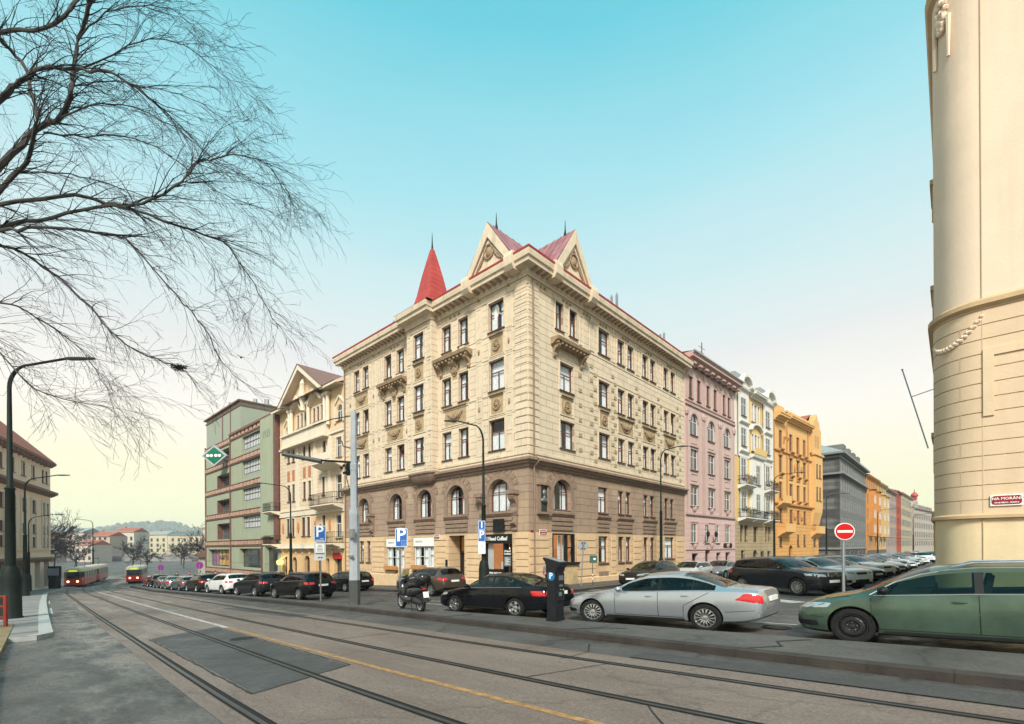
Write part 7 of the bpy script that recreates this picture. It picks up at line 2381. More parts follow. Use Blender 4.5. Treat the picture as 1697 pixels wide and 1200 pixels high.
lst = [('suv', P_white, 'pale grey car directly behind the black sport utility car, windscreen showing'), ('hatch', P_red, 'small red car, nose visible, third in the angled row'), ('sedan', P_black, 'black sedan, fourth in the angled row'),
 ('suv', P_white, 'white sport utility car, fifth in the angled row'), ('wagon', P_bronze, 'dark bronze estate car, sixth in the angled row'), ('sedan', P_black, 'black saloon, seventh in the angled row'), ('hatch', P_silver, 'silver hatchback, eighth in the angled row'),
 ('suv', P_grey, 'grey sport utility car, ninth in the angled row'), ('sedan', P_silver, 'silver saloon, tenth in the angled row'), ('hatch', P_white, 'white hatchback, eleventh in the angled row'), ('wagon', P_navy, 'navy estate car, twelfth in the angled row'),
 ('suv', P_silver, 'silver sport utility car, thirteenth in the angled row'), ('hatch', P_grey, 'grey hatchback, fourteenth in the angled row'), ('sedan', P_white, 'white saloon, fifteenth in the angled row'), ('suv', P_black, 'black sport utility car at the far end of the angled row')]
yy = 24.7
for i, (K, pc, lb) in enumerate(lst):
    yy += 3.45 + .03 * i
    car(K, lb, -5.35 + rnd.uniform(-.25, .25) + .012 * (yy - 24), yy, -31 + rnd.uniform(-3, 3), pc, rnd.choice(['five', 'ten']), 1.08, 1.02, 1.0 if K != 'suv' else .97, G_side, detail=False)
G_near = 'cars parked beside the facades of the side street'
nl = [('suv', P_bronze, 'dark crossover with silver grille bars in front of the corner building', -14.35, 28.6, -91), ('hatch', P_white, 'white hatchback behind the dark crossover', -14.2, 34.6, -91), ('sedan', P_silver, 'light silver car, third beside the facades', -14.0, 40.2, -91), ('hatch', P_navy, 'dark blue small car, fourth beside the facades', -13.8, 46.0, -92),
      ('wagon', P_black, 'black estate car, fifth beside the facades', -13.6, 52.0, -92), ('suv', P_grey, 'grey car, sixth beside the facades', -13.3, 58.0, -92), ('hatch', P_white, 'white car, seventh beside the facades', -12.9, 64.5, -92), ('suv', P_black, 'black car, eighth beside the facades', -12.5, 71, -92), ('sedan', P_silver, 'silver car, ninth beside the facades', -12.2, 78, -92)]
for K, pc, lb, x, y, hd in nl: car(K, lb, x, y, hd, pc, 'five', 1.08, 1.12, 1.0 if K != 'suv' else .95, G_near, detail=False)
fr = [('hatch', P_white, 'white car far down the street near the yellow building', -3.5, 92), ('wagon', P_black, 'black car far down the street near the yellow building', -3.0, 98), ('sedan', P_red, 'dark red car far down the side street', -5.2, 108), ('suv', P_white, 'white van-like car far down the side street', -5.5, 118), ('hatch', P_black, 'black car furthest down the side street', -3.2, 128)]
for K, pc, lb, x, y in fr: car(K, lb, x, y, -60, pc, 'five', 1.05, 1.05, 1.05, 'distant parked cars in the side street', detail=False)

# extra details on the foreground cars
q = MB()
for s_ in (-1, 1):
    for k in range(5): q.box(2.33, 2.40, s_ * .2 - .15 + k * .07, s_ * .2 - .13 + k * .07, .82, .98)
    q.tube([(2.37, s_ * .2 + .17 * cos(a), .9 + .1 * sin(a)) for a in [2 * pi * j / 10 for j in range(11)]], .014, 5, cap=False)
obj('kidney_grille', q, M_chrome, bx)

# ------------------------------------------------------------------ SCOOTER
def scooter():
    o = thing('motor_scooter', 'black scooter with a top case on its stand beside the wheelchair parking sign', 'scooter', (-15.5, 10.9, gz(-15.5, 10.9) + .125), radians(172))
    o.scale = (1.12, 1.1, 1.17)
    MBk = mat('gloss_black_plastic', (.012, .012, .014), rough=.22, var=.1, coat=.5)
    MSi = mat('silver_plastic', (.4, .41, .42), rough=.3, metal=.6, var=.1)
    for xx in (.72, -.68):
        q = MB(); r = .27
        q.lathe([(r * .72, -.05), (r * .9, -.06), (r, -.03), (r, .03), (r * .9, .06), (r * .72, .05), (r * .72, -.05)], 24, (0, 0, 0), 'y')
        w_ = obj('wheel', q, M_rubber, o, (xx, 0, r))
        q = MB(); q.lathe([(r * .74, -.045), (r * .66, -.03), (r * .66, .03), (r * .74, .045)], 24, (0, 0, 0), 'y'); q.lathe([(.06, -.05), (.05, -.06), (.001, -.06)], 12, (0, 0, 0), 'y'); q.lathe([(.001, .06), (.06, .05), (.06, -.05)], 12, (0, 0, 0), 'y')
        for k in range(5):
            a = 2 * pi * k / 5; q.tube([(.05 * cos(a), 0, .05 * sin(a)), (r * .7 * cos(a), 0, r * .7 * sin(a))], .018, 5)
        q.lathe([(.13, -.07), (.09, -.07)], 16, (0, 0, 0), 'y')
        obj('rim', q, MSi, w_)
    def loft(name, secs, m, n=12, parent=o):
        """secs: (x, zc, halfheight, halfwidth)"""
        q = MB()
        for (x, z, h, w_) in secs:
            for k in range(n):
                a = 2 * pi * k / n
                q.v.append((x, w_ * math.copysign(abs(cos(a)) ** .75, cos(a)), z + h * math.copysign(abs(sin(a)) ** .75, sin(a))))
        for i in range(len(secs) - 1):
            for k in range(n):
                q.f.append((i * n + k, i * n + (k + 1) % n, (i + 1) * n + (k + 1) % n, (i + 1) * n + k)); q.m.append(0)
        q.f.append(tuple(range(n))); q.m.append(0); q.f.append(tuple(range((len(secs) - 1) * n, len(secs) * n))); q.m.append(0)
        return obj(name, q, m, parent, ang=50)
    loft('rear_bodywork', [(-.92, .74, .03, .05), (-.8, .72, .08, .12), (-.5, .68, .14, .17), (-.1, .62, .16, .18), (.12, .56, .14, .15)], MBk)
    loft('floor_tunnel', [(-.3, .38, .12, .2), (0, .36, .12, .22), (.3, .36, .12, .22), (.5, .42, .14, .19)], MBk)
    loft('front_shield', [(.36, .55, .24, .17), (.5, .68, .3, .22), (.6, .74, .26, .2), (.68, .74, .17, .14), (.74, .72, .08, .07)], MBk)
    loft('handlebar_cowl', [(.34, 1.02, .06, .1), (.44, 1.04, .1, .14), (.54, .98, .1, .12), (.6, .94, .05, .07)], MBk)
    loft('seat', [(-.78, .88, .05, .1), (-.5, .89, .08, .16), (-.2, .86, .07, .16), (.0, .82, .07, .14), (.14, .78, .05, .1)], mat('seat_vinyl', (.02, .02, .02), rough=.6))
    loft('top_case', [(-1.1, 1.1, .1, .14), (-1.04, 1.1, .16, .22), (-.8, 1.11, .18, .24), (-.62, 1.1, .15, .21), (-.57, 1.08, .08, .14)], MBk, 14)
    q = MB(); q.prism([(-.58, .95), (-1.1, .95), (-1.12, .98), (-.56, .98)], -.2, .2); q.tube([(-.6, .1, .85), (-.8, .12, .95)], .02, 5); q.tube([(-.6, -.1, .85), (-.8, -.12, .95)], .02, 5); obj('luggage_rack', q, M_iron, o)
    loft('front_mudguard', [(.42, .5, .03, .05), (.55, .57, .04, .075), (.75, .58, .04, .08), (.95, .5, .03, .07), (1.02, .4, .02, .04)], MBk)
    loft('engine_cover', [(-.85, .3, .05, .1), (-.6, .34, .11, .14), (-.3, .36, .13, .15), (-.1, .36, .08, .12)], mat('engine_grey', (.05, .05, .052), rough=.4, metal=.5))
    q = MB(); q.tube([(-.2, -.17, .28), (-.5, -.2, .3), (-.88, -.22, .42)], [.03, .055, .065], 10); obj('exhaust', q, M_chrome, o)
    q = MB()
    for s_ in (-1, 1): q.tube([(.72, s_ * .08, .27), (.56, s_ * .07, .62)], .022, 6)
    q.tube([(.42, -.34, 1.05), (.46, -.1, 1.02), (.46, .1, 1.02), (.42, .34, 1.05)], .016, 6); obj('fork_and_handlebar', q, MSi, o)
    for s_ in (-1, 1):
        q = MB(); q.tube([(.44, s_ * .24, 1.04), (.42, s_ * .34, 1.24)], .009, 5); q.blob((.42, s_ * .36, 1.28), .07, (.4, 1, .65), 0, 10, 6); obj('mirror', q, MBk, o)
        q = MB(); q.blob((.66, s_ * .1, .8), .07, (.7, 1, .55), 0, 8, 5); obj('headlight', q, M_clearlamp, o)
    q = MB(); q.add([(.52, -.16, 1.06), (.52, .16, 1.06), (.36, .12, 1.36), (.36, -.12, 1.36)], [(0, 1, 2, 3)]); obj('windshield', q, M_carglass, o)
    q = MB(); q.tube([(-.25, -.12, .25), (-.4, -.2, .0)], .015, 5); q.tube([(-.25, .12, .25), (-.4, .2, .0)], .015, 5); q.tube([(-.4, -.2, .01), (-.4, .2, .01)], .015, 5); obj('centre_stand', q, M_iron, o)
    q = MB(); q.prism([(-1.0, .62), (-1.06, .36), (-1.04, .36), (-.98, .62)], -.1, .1); obj('rear_fender', q, MBk, o)
    q = MB(); q.prism([(-1.02, .68), (-1.07, .5), (-1.06, .5), (-1.01, .68)], -.1, .1); obj('licence_plate', q, M_plate, o, smooth=False)
    q = MB(); q.blob((-.93, 0, .76), .06, (.5, 1.6, .6), 0, 8, 5); obj('taillight', q, M_redlamp, o)
scooter()

# ------------------------------------------------------------------ TRAMS
def tram(label, x, y, head, z, n=2, name='tram'):
    Mr = mat('tram_red', (.42, .02, .015), rough=.3, var=.08, coat=.4)
    Mc = mat('tram_cream', (.62, .56, .42), rough=.35, var=.06, coat=.3)
    o = thing(name, label, 'tram', (x, y, z), radians(head), 'red and cream trams')
    for i in range(n):
        Lc = 14.0; x0 = -i * (Lc + .8)
        def sec(s_):   # taper at the ends
            return .78 + .22 * min(1, s_ / 1.6) if s_ < 1.6 else 1
        for nm, m, z0, z1, e in (('lower_body', Mr, .5, 1.6, 0), ('skirt', M_black, .3, .5, -.05), ('window_band', M_glassop, 1.6, 2.55, -.03), ('roof', Mc, 2.55, 2.95, 0)):
            q = MB()
            pts = []
            for (dx, wf) in ((0, .62), (.35, .85), (1.3, 1.0), (Lc - 1.3, 1.0), (Lc - .35, .85), (Lc, .62)):
                pts.append((x0 - dx, 1.25 * wf + e))
            poly = pts + [(a, -b) for a, b in pts[::-1]]
            q.prism(poly, z0, z1, 'z')
            if nm == 'roof':
                q.prism([(a * 1 + (0), b * .8) for a, b in poly], z1, z1 + .16, 'z')
            obj(nm, q, m, o, smooth=False)
        q = MB()
        for k in range(8):
            xx = x0 - 1.4 - k * 1.6
            q.box(xx - .07, xx + .07, -1.27, 1.27, 1.5, 2.6)
        obj('window_posts', q, Mc, o, smooth=False)
        q = MB()
        for xx in (x0 - 3.2, x0 - 10.8):
            for dx in (-.9, .9): q.lathe([(.001, -1.0), (.34, -1.0), (.34, 1.0), (.001, 1.0)], 14, (xx + dx, 0, .34), 'y')
        obj('bogie', q, M_black, o)
        if i == 0:
            q = MB(); q.box(x0 + .0, x0 + .03, -.72, .72, 1.5, 2.45); obj('windscreen', q, M_glassop, o, smooth=False)
            for s_ in (-.55, .55):
                q = MB(); q.blob((x0 + .04, s_, 1.05), .15, (.5, 1, 1), 0, 10, 6); obj('headlight', q, mat('lit_headlamp', (1, .9, .7), var=0, emit=(1, .75, .4), estr=2.5), o)
            q = MB(); q.box(x0 - .1, x0 + .04, -.5, .5, 2.58, 2.85); obj('route_display', q, mat('route_display_lit', (.3, .5, .05), var=0, emit=(.45, .5, .05), estr=.6), o, smooth=False)
        q = MB(); q.tube([(x0 - 5, -.6, 3.1), (x0 - 6.5, -.6, 3.7), (x0 - 5, -.6, 4.4)], .04, 4); q.tube([(x0 - 5, .6, 3.1), (x0 - 6.5, .6, 3.7), (x0 - 5, .6, 4.4)], .04, 4); q.tube([(x0 - 5, -.8, 4.4), (x0 - 5, .8, 4.4)], .04, 4); obj('pantograph', q, M_iron, o)
    return o
tram('red and cream two-car tram with lit headlamps coming up the curved tracks', -101.0, 7.7, -13, gz(-104, 9), 2)
tram('second red tram further back behind the first, seen head on', -110, 16.6, -13, gz(-110, 16), 1)

# ------------------------------------------------------------------ LAMPS, POLES, SIGNS
M_lampg = mat('dark_green_lamp_paint', (.010, .015, .013), rough=.6, var=.3, scale=3, spec=.15)
def lamp(label, x, y, h, arm, adir, baseh=1.2, br=.24, z=None, name='street_lamp', m=None, r0=.1, headL=.9):
    """tapered post with a curved arm; adir = world direction (radians) of the arm"""
    m = m or M_lampg
    z = gz(x, y) + .12 if z is None else z
    o = thing(name, label, 'street lamp', (x, y, z), adir, 'street lamps')
    q = MB(); q.lathe([(br, 0), (br, .08), (br * .9, .12), (br * .84, baseh * .8), (br * .7, baseh), (r0 * 1.25, baseh + .15)], 12)
    obj('base', q, m, o, ang=50)
    q = MB(); q.lathe([(r0 * 1.1, baseh), (r0 * .95, h * .5), (r0 * 1.2, h * .5 + .05), (r0 * .65, h * .5 + .15), (r0 * .45, h - 1.2)], 10)
    obj('post', q, m, o, ang=50)
    q = MB()
    P = []
    for k in range(9):
        a = pi / 2 * k / 8
        P.append((arm * .35 * (1 - cos(a)), 0, h - 1.2 + 1.0 * sin(a)))
    P.append((arm, 0, h + .08))
    q.tube(P, [r0 * .45] * 5 + [r0 * .32] * 5, 8)
    obj('arm', q, m, o)
    q = MB()
    q.lathe([(.001, 0), (.06, .03), (.11, .2), (.12, headL * .5), (.07, headL), (.001, headL + .02)], 10, (0, 0, 0), 'x')
    q.v = [(a, b * 1.3, c * .6) for a, b, c in q.v]
    obj('lamp_head', q, mat('lamp_head_grey', (.06, .065, .065), rough=.4), o, (arm - .15, 0, h + .06))
    return o
cf = atan2(_r.y, _r.x)
lamp('tall black street lamp with a curved arm on the left pavement, nearest the camera', -30.45, .3, 11.4, 2.6, cf, 2.2, .42, z=gz(-30.4, .3) + .1, r0=.17, headL=1.3)
lamp('second black street lamp on the left pavement beside the cream building', -64.5, 1.6, 11.4, 3.2, cf, 2.0, .36, z=gz(-64.5, 1.6) + .1, r0=.15, headL=1.2)
lamp('third street lamp on the left pavement, arm crossing the second one', -84, 2.4, 9.5, 3.4, cf, 2.0, .3, z=gz(-84, 2.4) + .1, r0=.12, headL=1.2)
lamp('black street lamp carrying blue signs before the dark entrance door', -20.4, 19.5, 10.1, 1.6, cf + pi, 1.75, .36, z=gz(-20.4, 19.5) + .1, r0=.13, headL=.85)
lamp('black street lamp with its arm over the side street by the corner building', -18.4, 38.6, 11.2, 1.7, cf, 1.5, .3, z=gz(-18.4, 38.6) + .1, r0=.12, headL=.85)
lamp('black street lamp in front of the white and yellow house', -16.6, 66.5, 12.0, 3.2, cf, 1.5, .28, z=gz(-16.6, 66) + .1, r0=.12)
lamp('black street lamp before the dark grey corner building', -14.6, 88, 11.0, 3.0, cf, 1.5, .28, z=gz(-14.6, 88) + .1, r0=.12)
lamp('distant street lamp beyond the dark grey building', -12.6, 135, 11.5, 4.0, cf, 1.5, .28, z=gz(-12.6, 135), r0=.13)
lamp('distant street lamp near the end of the side street', -8.6, 180, 12.5, 5.0, cf, 1.5, .28, z=gz(-8.6, 180), r0=.16)
lamp('black street lamp in front of the ornate cream building', -50.6, 20.6, 10.6, 3.0, cf + pi, 1.5, .3, z=gz(-50.6, 20.6) + .1, r0=.13, headL=1.0)
lamp('black street lamp far off beside the tram stop', -140, 14, 13, 3.2, cf + pi, 1.5, .3, z=gz(-140, 14), r0=.16)

# tram catenary pole
def pole():
    o = thing('tram_wire_pole', 'thick grey steel tram wire pole with a black base and brackets between the parked cars', 'pole', (-20.32, 11.15, gz(-20.3, 11.15) + .12))
    q = MB(); q.lathe([(.265, 0), (.265, 1.15)], 8); obj('base', q, mat('dark_pole_base', (.06, .062, .06), rough=.7, var=.3), o, ang=30)
    q = MB(); q.lathe([(.25, 1.15), (.235, 4.1), (.25, 4.15), (.25, 4.3), (.17, 4.55), (.165, 6.2), (.18, 6.22), (.18, 6.5), (.15, 6.55), (.13, 8.95), (.001, 8.98)], 8)
    obj('post', q, mat('blue_grey_paint', (.36, .39, .43), rough=.55, var=.12, scale=3, streak=.25), o, ang=25)
    q = MB()
    d = Vector((-_r.x, -_r.y, 0)); n_ = Vector((_r.y, -_r.x, 0)) * .0
    def PP(a, z): return (d.x * a, d.y * a, z)
    q.tube([PP(.1, 6.6), PP(2.4, 6.75)], .05, 6); q.tube([PP(.1, 6.2), PP(.5, 6.1)], .06, 6); q.box(-.28, -.12, -.25, -.1, 6.0, 6.55)
    q.tube([PP(.1, 8.75), PP(1.0, 8.6), PP(1.9, 8.3)], .025, 5); q.tube([PP(.15, 7.25), PP(.5, 7.35), PP(.55, 7.6)], .025, 5); q.tube([PP(0, 7.25), PP(-.45, 7.2), PP(-.5, 7.35)], .025, 5); q.tube([PP(-.14, 0.3), PP(-.15, 6.6)], .03, 5)
    for i in range(4): q.blob(PP(.22 + .12 * i, 6.45 - .1 * (i % 2)), .07)
    q.tube([PP(.2, 5.3), PP(.35, 5.9), PP(.25, 6.2)], .02, 5)
    obj('brackets', q, M_iron, o)
    q = MB(); q.box(.1, .42, -.32, -.18, 3.1, 3.5); q.box(.0, .3, -.3, -.2, 2.2, 2.3); obj('junction_box', q, M_metal, o, smooth=False)
    q = MB(); q.tube([PP(1.5, 6.65), PP(3.3, 7.0)], [.11, .09], 8); obj('arm_sleeve', q, mat('lamp_head_grey', (.06, .065, .065)), o)
pole()
M_blue = mat('sign_blue', (.012, .10, .38), rough=.3, var=.04)
M_rim = mat('pale_sign_rim', (.45, .52, .66), rough=.4, var=.05)
FACE = cf      # signs face the camera: their x axis runs to camera right
def rrect(w_, h_, r):
    P = []
    for cx, cz, a0 in ((w_ / 2 - r, h_ / 2 - r, 0), (-w_ / 2 + r, h_ / 2 - r, pi / 2), (-w_ / 2 + r, -h_ / 2 + r, pi), (w_ / 2 - r, -h_ / 2 + r, 1.5 * pi)):
        for k in range(5): P.append((cx + r * cos(a0 + k * pi / 8), cz + r * sin(a0 + k * pi / 8)))
    return P
def pboard(parent, w_, h_, loc, extra=None, size=None, rz=0):
    q = MB(); q.prism(rrect(w_, h_, .05), -.02, .02)
    s_ = obj('parking_sign', q, M_rim, parent, loc, rz, smooth=False)
    q = MB(); q.prism(rrect(w_ * .86, h_ * .9, .03), -.026, -.0); obj('blue_field', q, M_blue, s_, smooth=False)
    lettering('P', size or h_ * .95, M_white, s_, (-.02 * w_, -.03, h_ * (.12 if extra else .08)), bold=.014, name='letter_p')
    return s_
def sign1():
    o = thing('parking_sign_post', 'blue parking sign above a pale timetable panel, left of the tram pole', 'parking sign', (-25.85, 12.12, gz(-25.85, 12.1) + .02), FACE)
    q = MB(); q.tube([(0, .05, 0), (0, .05, 4.3)], .045, 8); obj('post', q, mat('rusty_grey_post', (.17, .16, .155), rough=.7, metal=.2, var=.3), o)
    s_ = pboard(o, .66, .92, (0, 0, 3.75), extra=True)
    q = MB(); q.box(.02, .2, -.032, -.02, -.28, -.24); q.box(-.24, .24, -.032, -.02, -.385, -.33); obj('small_print', q, M_rim, s_, smooth=False)
    q = MB(); q.prism(rrect(.64, .98, .03), -.02, .02)
    s_ = obj('timetable_panel', q, mat('panel_grey', (.50, .52, .52), var=.04), o, (0, 0, 2.76), smooth=False)
    q = MB(); q.box(-.24, .24, -.03, -.02, -.05, .42); obj('white_field', q, M_white, s_, smooth=False)
    q = MB()
    for i, w_ in enumerate((.1, .14, .15, .17, .16)): q.box(-w_, w_, -.035, -.028, .34 - i * .08, .365 - i * .08)
    q.box(-.25, .25, -.035, -.02, -.13, -.09); q.box(-.1, .0, -.035, -.02, -.36, -.3); q.box(.05, .14, -.035, -.02, -.36, -.3)
    obj('small_print', q, M_iron, s_, smooth=False)
sign1()
def sign2():
    o = thing('parking_sign_post', 'blue wheelchair parking sign on a grey post beside the scooter', 'parking sign', (-16.95, 11.35, gz(-16.95, 11.35) + .02), FACE)
    q = MB(); q.tube([(0, .05, 0), (0, .05, 3.2)], .045, 8); obj('post', q, mat('rusty_grey_post', (.17, .16, .155)), o)
    s_ = pboard(o, .52, .78, (.08, 0, 3.02), extra=True, size=.78)
    q = MB()
    for a, b, c, d in ((.01, .21, -.115, -.105), (.01, .21, -.325, -.315), (.01, .02, -.315, -.115), (.2, .21, -.315, -.115)): q.box(a, b, -.034, -.02, c, d)
    q.tube([(.11 + .05 * cos(a), -.033, -.24 + .05 * sin(a)) for a in [pi * .7 + k * pi * 1.3 / 10 for k in range(11)]], .006, 4); q.tube([(.1, -.033, -.15), (.1, -.033, -.22), (.14, -.033, -.22), (.16, -.033, -.27)], .007, 4); q.blob((.1, -.033, -.14), .014)
    obj('wheelchair_symbol', q, M_rim, s_)
sign2()
def sign3():
    o = thing('parking_sign', 'stacked number, parking and notice signs fixed to the lamp post by the entrance', 'parking sign', (-20.3, 19.22, gz(-20.3, 19.3)), FACE)
    q = MB(); q.prism(rrect(.42, .52, .03), -.02, .02); s_ = obj('number_sign', q, M_rim, o, (.02, 0, 4.05), smooth=False)
    q = MB(); q.prism(rrect(.35, .45, .02), -.026, 0); obj('blue_field', q, M_blue, s_, smooth=False)
    lettering('1', .5, M_white, s_, (0, -.03, .0), bold=.012)
    pboard(o, .42, .68, (.02, 0, 3.42), size=.6)
    q = MB(); q.prism(rrect(.42, .7, .03), -.02, .02); s_ = obj('notice_panel', q, M_white, o, (.02, 0, 2.72), smooth=False)
    q = MB()
    for i in range(4): q.box(-.08, .08, -.028, -.02, .2 - i * .07, .225 - i * .07)
    q.box(-.15, .15, -.028, -.02, -.13, -.11); obj('small_print', q, M_metal, s_, smooth=False)
sign3()
def noentry():
    o = thing('no_entry_sign', 'round red no entry sign with a white bar before the angled cars', 'road sign', (-2.85, 20.4, gz(-2.85, 20.4)), FACE + .0)
    q = MB(); q.tube([(0, .05, 0), (0, .05, 2.85)], .05, 8); obj('post', q, M_metal, o)
    q = MB(); q.lathe([(.001, 0), (.36, 0), (.36, .03), (.001, .03)], 32, (0, 0, 0), 'y'); s_ = obj('white_rim', q, M_white, o, (0, -.03, 2.55)); s_.scale = (1.0, 1, .84)
    q = MB(); q.lathe([(.001, -.008), (.325, -.008), (.325, .0)], 32, (0, 0, 0), 'y'); obj('red_disc', q, mat('sign_red', (.52, .012, .015), rough=.3, var=.04), s_)
    q = MB(); q.box(-.27, .27, -.016, -.0, -.05, .05); obj('white_bar', q, M_white, s_, smooth=False)
noentry()
def backs():
    o = thing('round_road_sign', 'grey back of a round road sign on a leaning post at the street corner', 'road sign', (-17.7, 25.6, gz(-17.7, 25.6) + .12), FACE, rot=(0, radians(3.5), FACE))
    q = MB(); q.tube([(0, 0, 0), (0, 0, 2.9)], .04, 8); obj('post', q, M_metal, o)
    q = MB(); q.lathe([(.001, 0), (.32, 0), (.33, .02), (.001, .02)], 28, (0, 0, 0), 'y'); s_ = obj('sign_disc', q, M_metal, o, (.0, .05, 2.6)); 
    q = MB(); q.box(-.05, .05, -.06, 0, -.24, .24); q.box(-.14, .14, -.04, 0, .16, .2); q.box(-.14, .14, -.04, 0, -.2, -.16); obj('clamp', q, M_iron, s_, smooth=False)
    o = thing('small_green_sign', 'small square dark green sign on a striped thin post at the street corner', 'road sign', (-17.4, 26.5, gz(-17.4, 26.5) + .12), FACE)
    q = MB(); q.tube([(0, 0, 0), (0, 0, 1.7)], .02, 6); obj('post', q, M_iron, o)
    q = MB(); q.tube([(0, 0, .35), (0, 0, .5)], .03, 6); q.tube([(0, 0, .62), (0, 0, .74)], .03, 6); obj('white_bands', q, M_white, o)
    q = MB(); q.prism(rrect(.48, .5, .03), -.02, .02); s_ = obj('sign_panel', q, mat('dark_green_sign', (.03, .09, .07), rough=.4), o, (.05, 0, 1.7), smooth=False)
    q = MB(); q.box(.0, .15, -.028, -.02, -.04, .08); obj('white_symbol', q, M_white, s_, smooth=False)
backs()
def hang():
    o = thing('hanging_shop_sign', 'black projecting coffee shop sign with a menu board by the shop door', 'shop sign', (-20.9, 22.2, 0), FACE)
    q = MB(); q.tube([(-.0, 0, 2.3), (0, 0, -.85)], .03, 6); q.tube([(0, 0, 2.3), (-.18, .0, 2.3), (-.18, 0, 1.9)], .02, 5); obj('bracket', q, M_iron, o)
    q = MB(); q.prism(rrect(.5, .42, .05), -.03, .03); s_ = obj('round_sign', q, M_black, o, (-.1, -.04, 1.62), smooth=False)
    lettering('I Need', .15, M_white, s_, (0, -.035, .08), bold=.004); lettering('Coffee!', .15, M_white, s_, (0, -.035, -.09), bold=.004)
    q = MB(); q.prism(rrect(.46, .62, .03), -.03, .03); s_ = obj('menu_board', q, mat('blackboard', (.10, .11, .12), var=.3), o, (-.1, -.04, 1.05), smooth=False)
    q = MB()
    for i in range(6): q.box(-.14, .06 + .1 * (i % 2), -.035, -.03, .2 - i * .08, .225 - i * .08)
    obj('menu_writing', q, M_white, s_, smooth=False)
hang()
def meter():
    o = thing('parking_meter', 'black parking ticket machine with a blue P badge on the island pavement', 'parking meter', (-8.55, 11.05, gz(-8.55, 11.05) + .12), radians(90))
    M_pm = mat('anthracite_machine', (.011, .012, .015), rough=.45, var=.2, scale=4, spec=.3)
    q = MB(); q.box(-.19, .19, -.16, .16, 0, 1.45); q.box(-.21, .21, -.18, .18, 0, .12)
    q.box(-.16, .16, -.21, -.16, .62, 1.42); body = obj('cabinet', q, M_pm, o, smooth=False)
    q = MB(); q.prism([(.3, 1.82), (.28, 1.86), (-.34, 1.72), (-.33, 1.66), (-.2, 1.56), (-.18, 1.44), (.17, 1.44), (.18, 1.62), (.22, 1.74)], -.21, .21, 'x'); 
    t = obj('hood', q, M_pm, o, smooth=False)
    t.rotation_euler = (0, 0, 0)
    q = MB(); q.add([(-.17, -.28, 1.738), (.17, -.28, 1.738), (.17, .25, 1.858), (-.17, .25, 1.858)], [(0, 1, 2, 3)]); obj('solar_panel', q, mat('solar_cells', (.22, .25, .27), rough=.2, var=.15, spec=.8), t)
    q = MB(); q.box(-.1, .1, -.225, -.2, 1.2, 1.34); q.box(-.08, .08, -.22, -.2, 1.02, 1.08); q.box(-.1, .02, -.22, -.2, .75, .86); obj('display', q, mat('lcd_grey', (.10, .12, .14), rough=.15), body, smooth=False)
    q = MB(); q.blob((.1, -.22, .92), .022); q.blob((-.02, -.22, .93), .014); obj('button', q, mat('button_green', (.35, .5, .15)), body)
    q = MB(); q.lathe([(.001, -.004), (.135, -.004), (.135, .0)], 24, (-.195, 0, 1.32), 'x'); obj('blue_badge', q, mat('badge_blue', (.0, .14, .33), rough=.3), body)
    tt = text_mb('P', .24, bold=.006); oo = obj('letter_p', tt, M_white, body, (-.205, .0, 1.32), -pi / 2, smooth=False)
meter()
# no-parking roundels and a stop post far left
for (x, y, lb) in ((-83, 15.6, 'purple and red no parking roundel left of the other, above the far parked cars'), (-66, 16.2, 'purple and red no parking roundel right of the other, above the far parked cars')):
    o = thing('no_parking_sign', lb, 'road sign', (x, y, gz(x, y)), FACE, 'no parking roundels')
    q = MB(); q.tube([(0, 0, 0), (0, 0, 2.7)], .05, 6); obj('post', q, M_metal, o)
    q = MB(); q.lathe([(.001, -.03), (.45, -.03), (.45, 0)], 20, (0, 0, 2.6), 'y'); s_ = obj('disc', q, mat('sign_red2', (.3, .02, .08)), o)
    q = MB(); q.lathe([(.001, -.04), (.34, -.04), (.34, -.02)], 20, (0, 0, 2.6), 'y'); obj('purple_field', q, mat('sign_purple', (.10, .03, .22)), s_)
o = thing('ticket_machine', 'dark box-shaped stop column on the left pavement before the tram', 'stop column', (-93, 5.2, gz(-93, 5.2)), FACE)
q = MB(); q.box(-.5, .5, -.4, .4, 0, 3.2); q.box(-.55, .55, -.45, .45, 1.6, 3.3); obj('column', q, M_iron, o, smooth=False)
q = MB(); q.box(-.6, 1.0, -.5, -.45, 2.0, 3.0); obj('panel', q, mat('bluish_panel', (.3, .32, .42)), o, smooth=False)
# red railing bottom left
o = thing('railing', 'red painted steel railing at the lower left corner', 'railing', (-25.4, .12, gz(-26, 0) + .14), cf + pi)
for a in (0, 1.6, 3.2, 4.8):
    q = MB(); q.box(a - .05, a + .05, -.04, .04, 0, 1.15); obj('post', q, mat('red_paint', (.36, .035, .025), rough=.5, var=.2), o, smooth=False)
q = MB()
for z in (.35, .75, 1.12): q.box(-.05, 4.9, -.03, .03, z, z + .06)
obj('rail', q, MATS['red_paint'], o, smooth=False)
# wires
def wire(label, pts, r=.012):
    q = MB(); q.tube(pts, r, 4, cap=False)
    return tag(obj('overhead_wire', q, M_iron), label, 'wire', 'tram overhead wires')

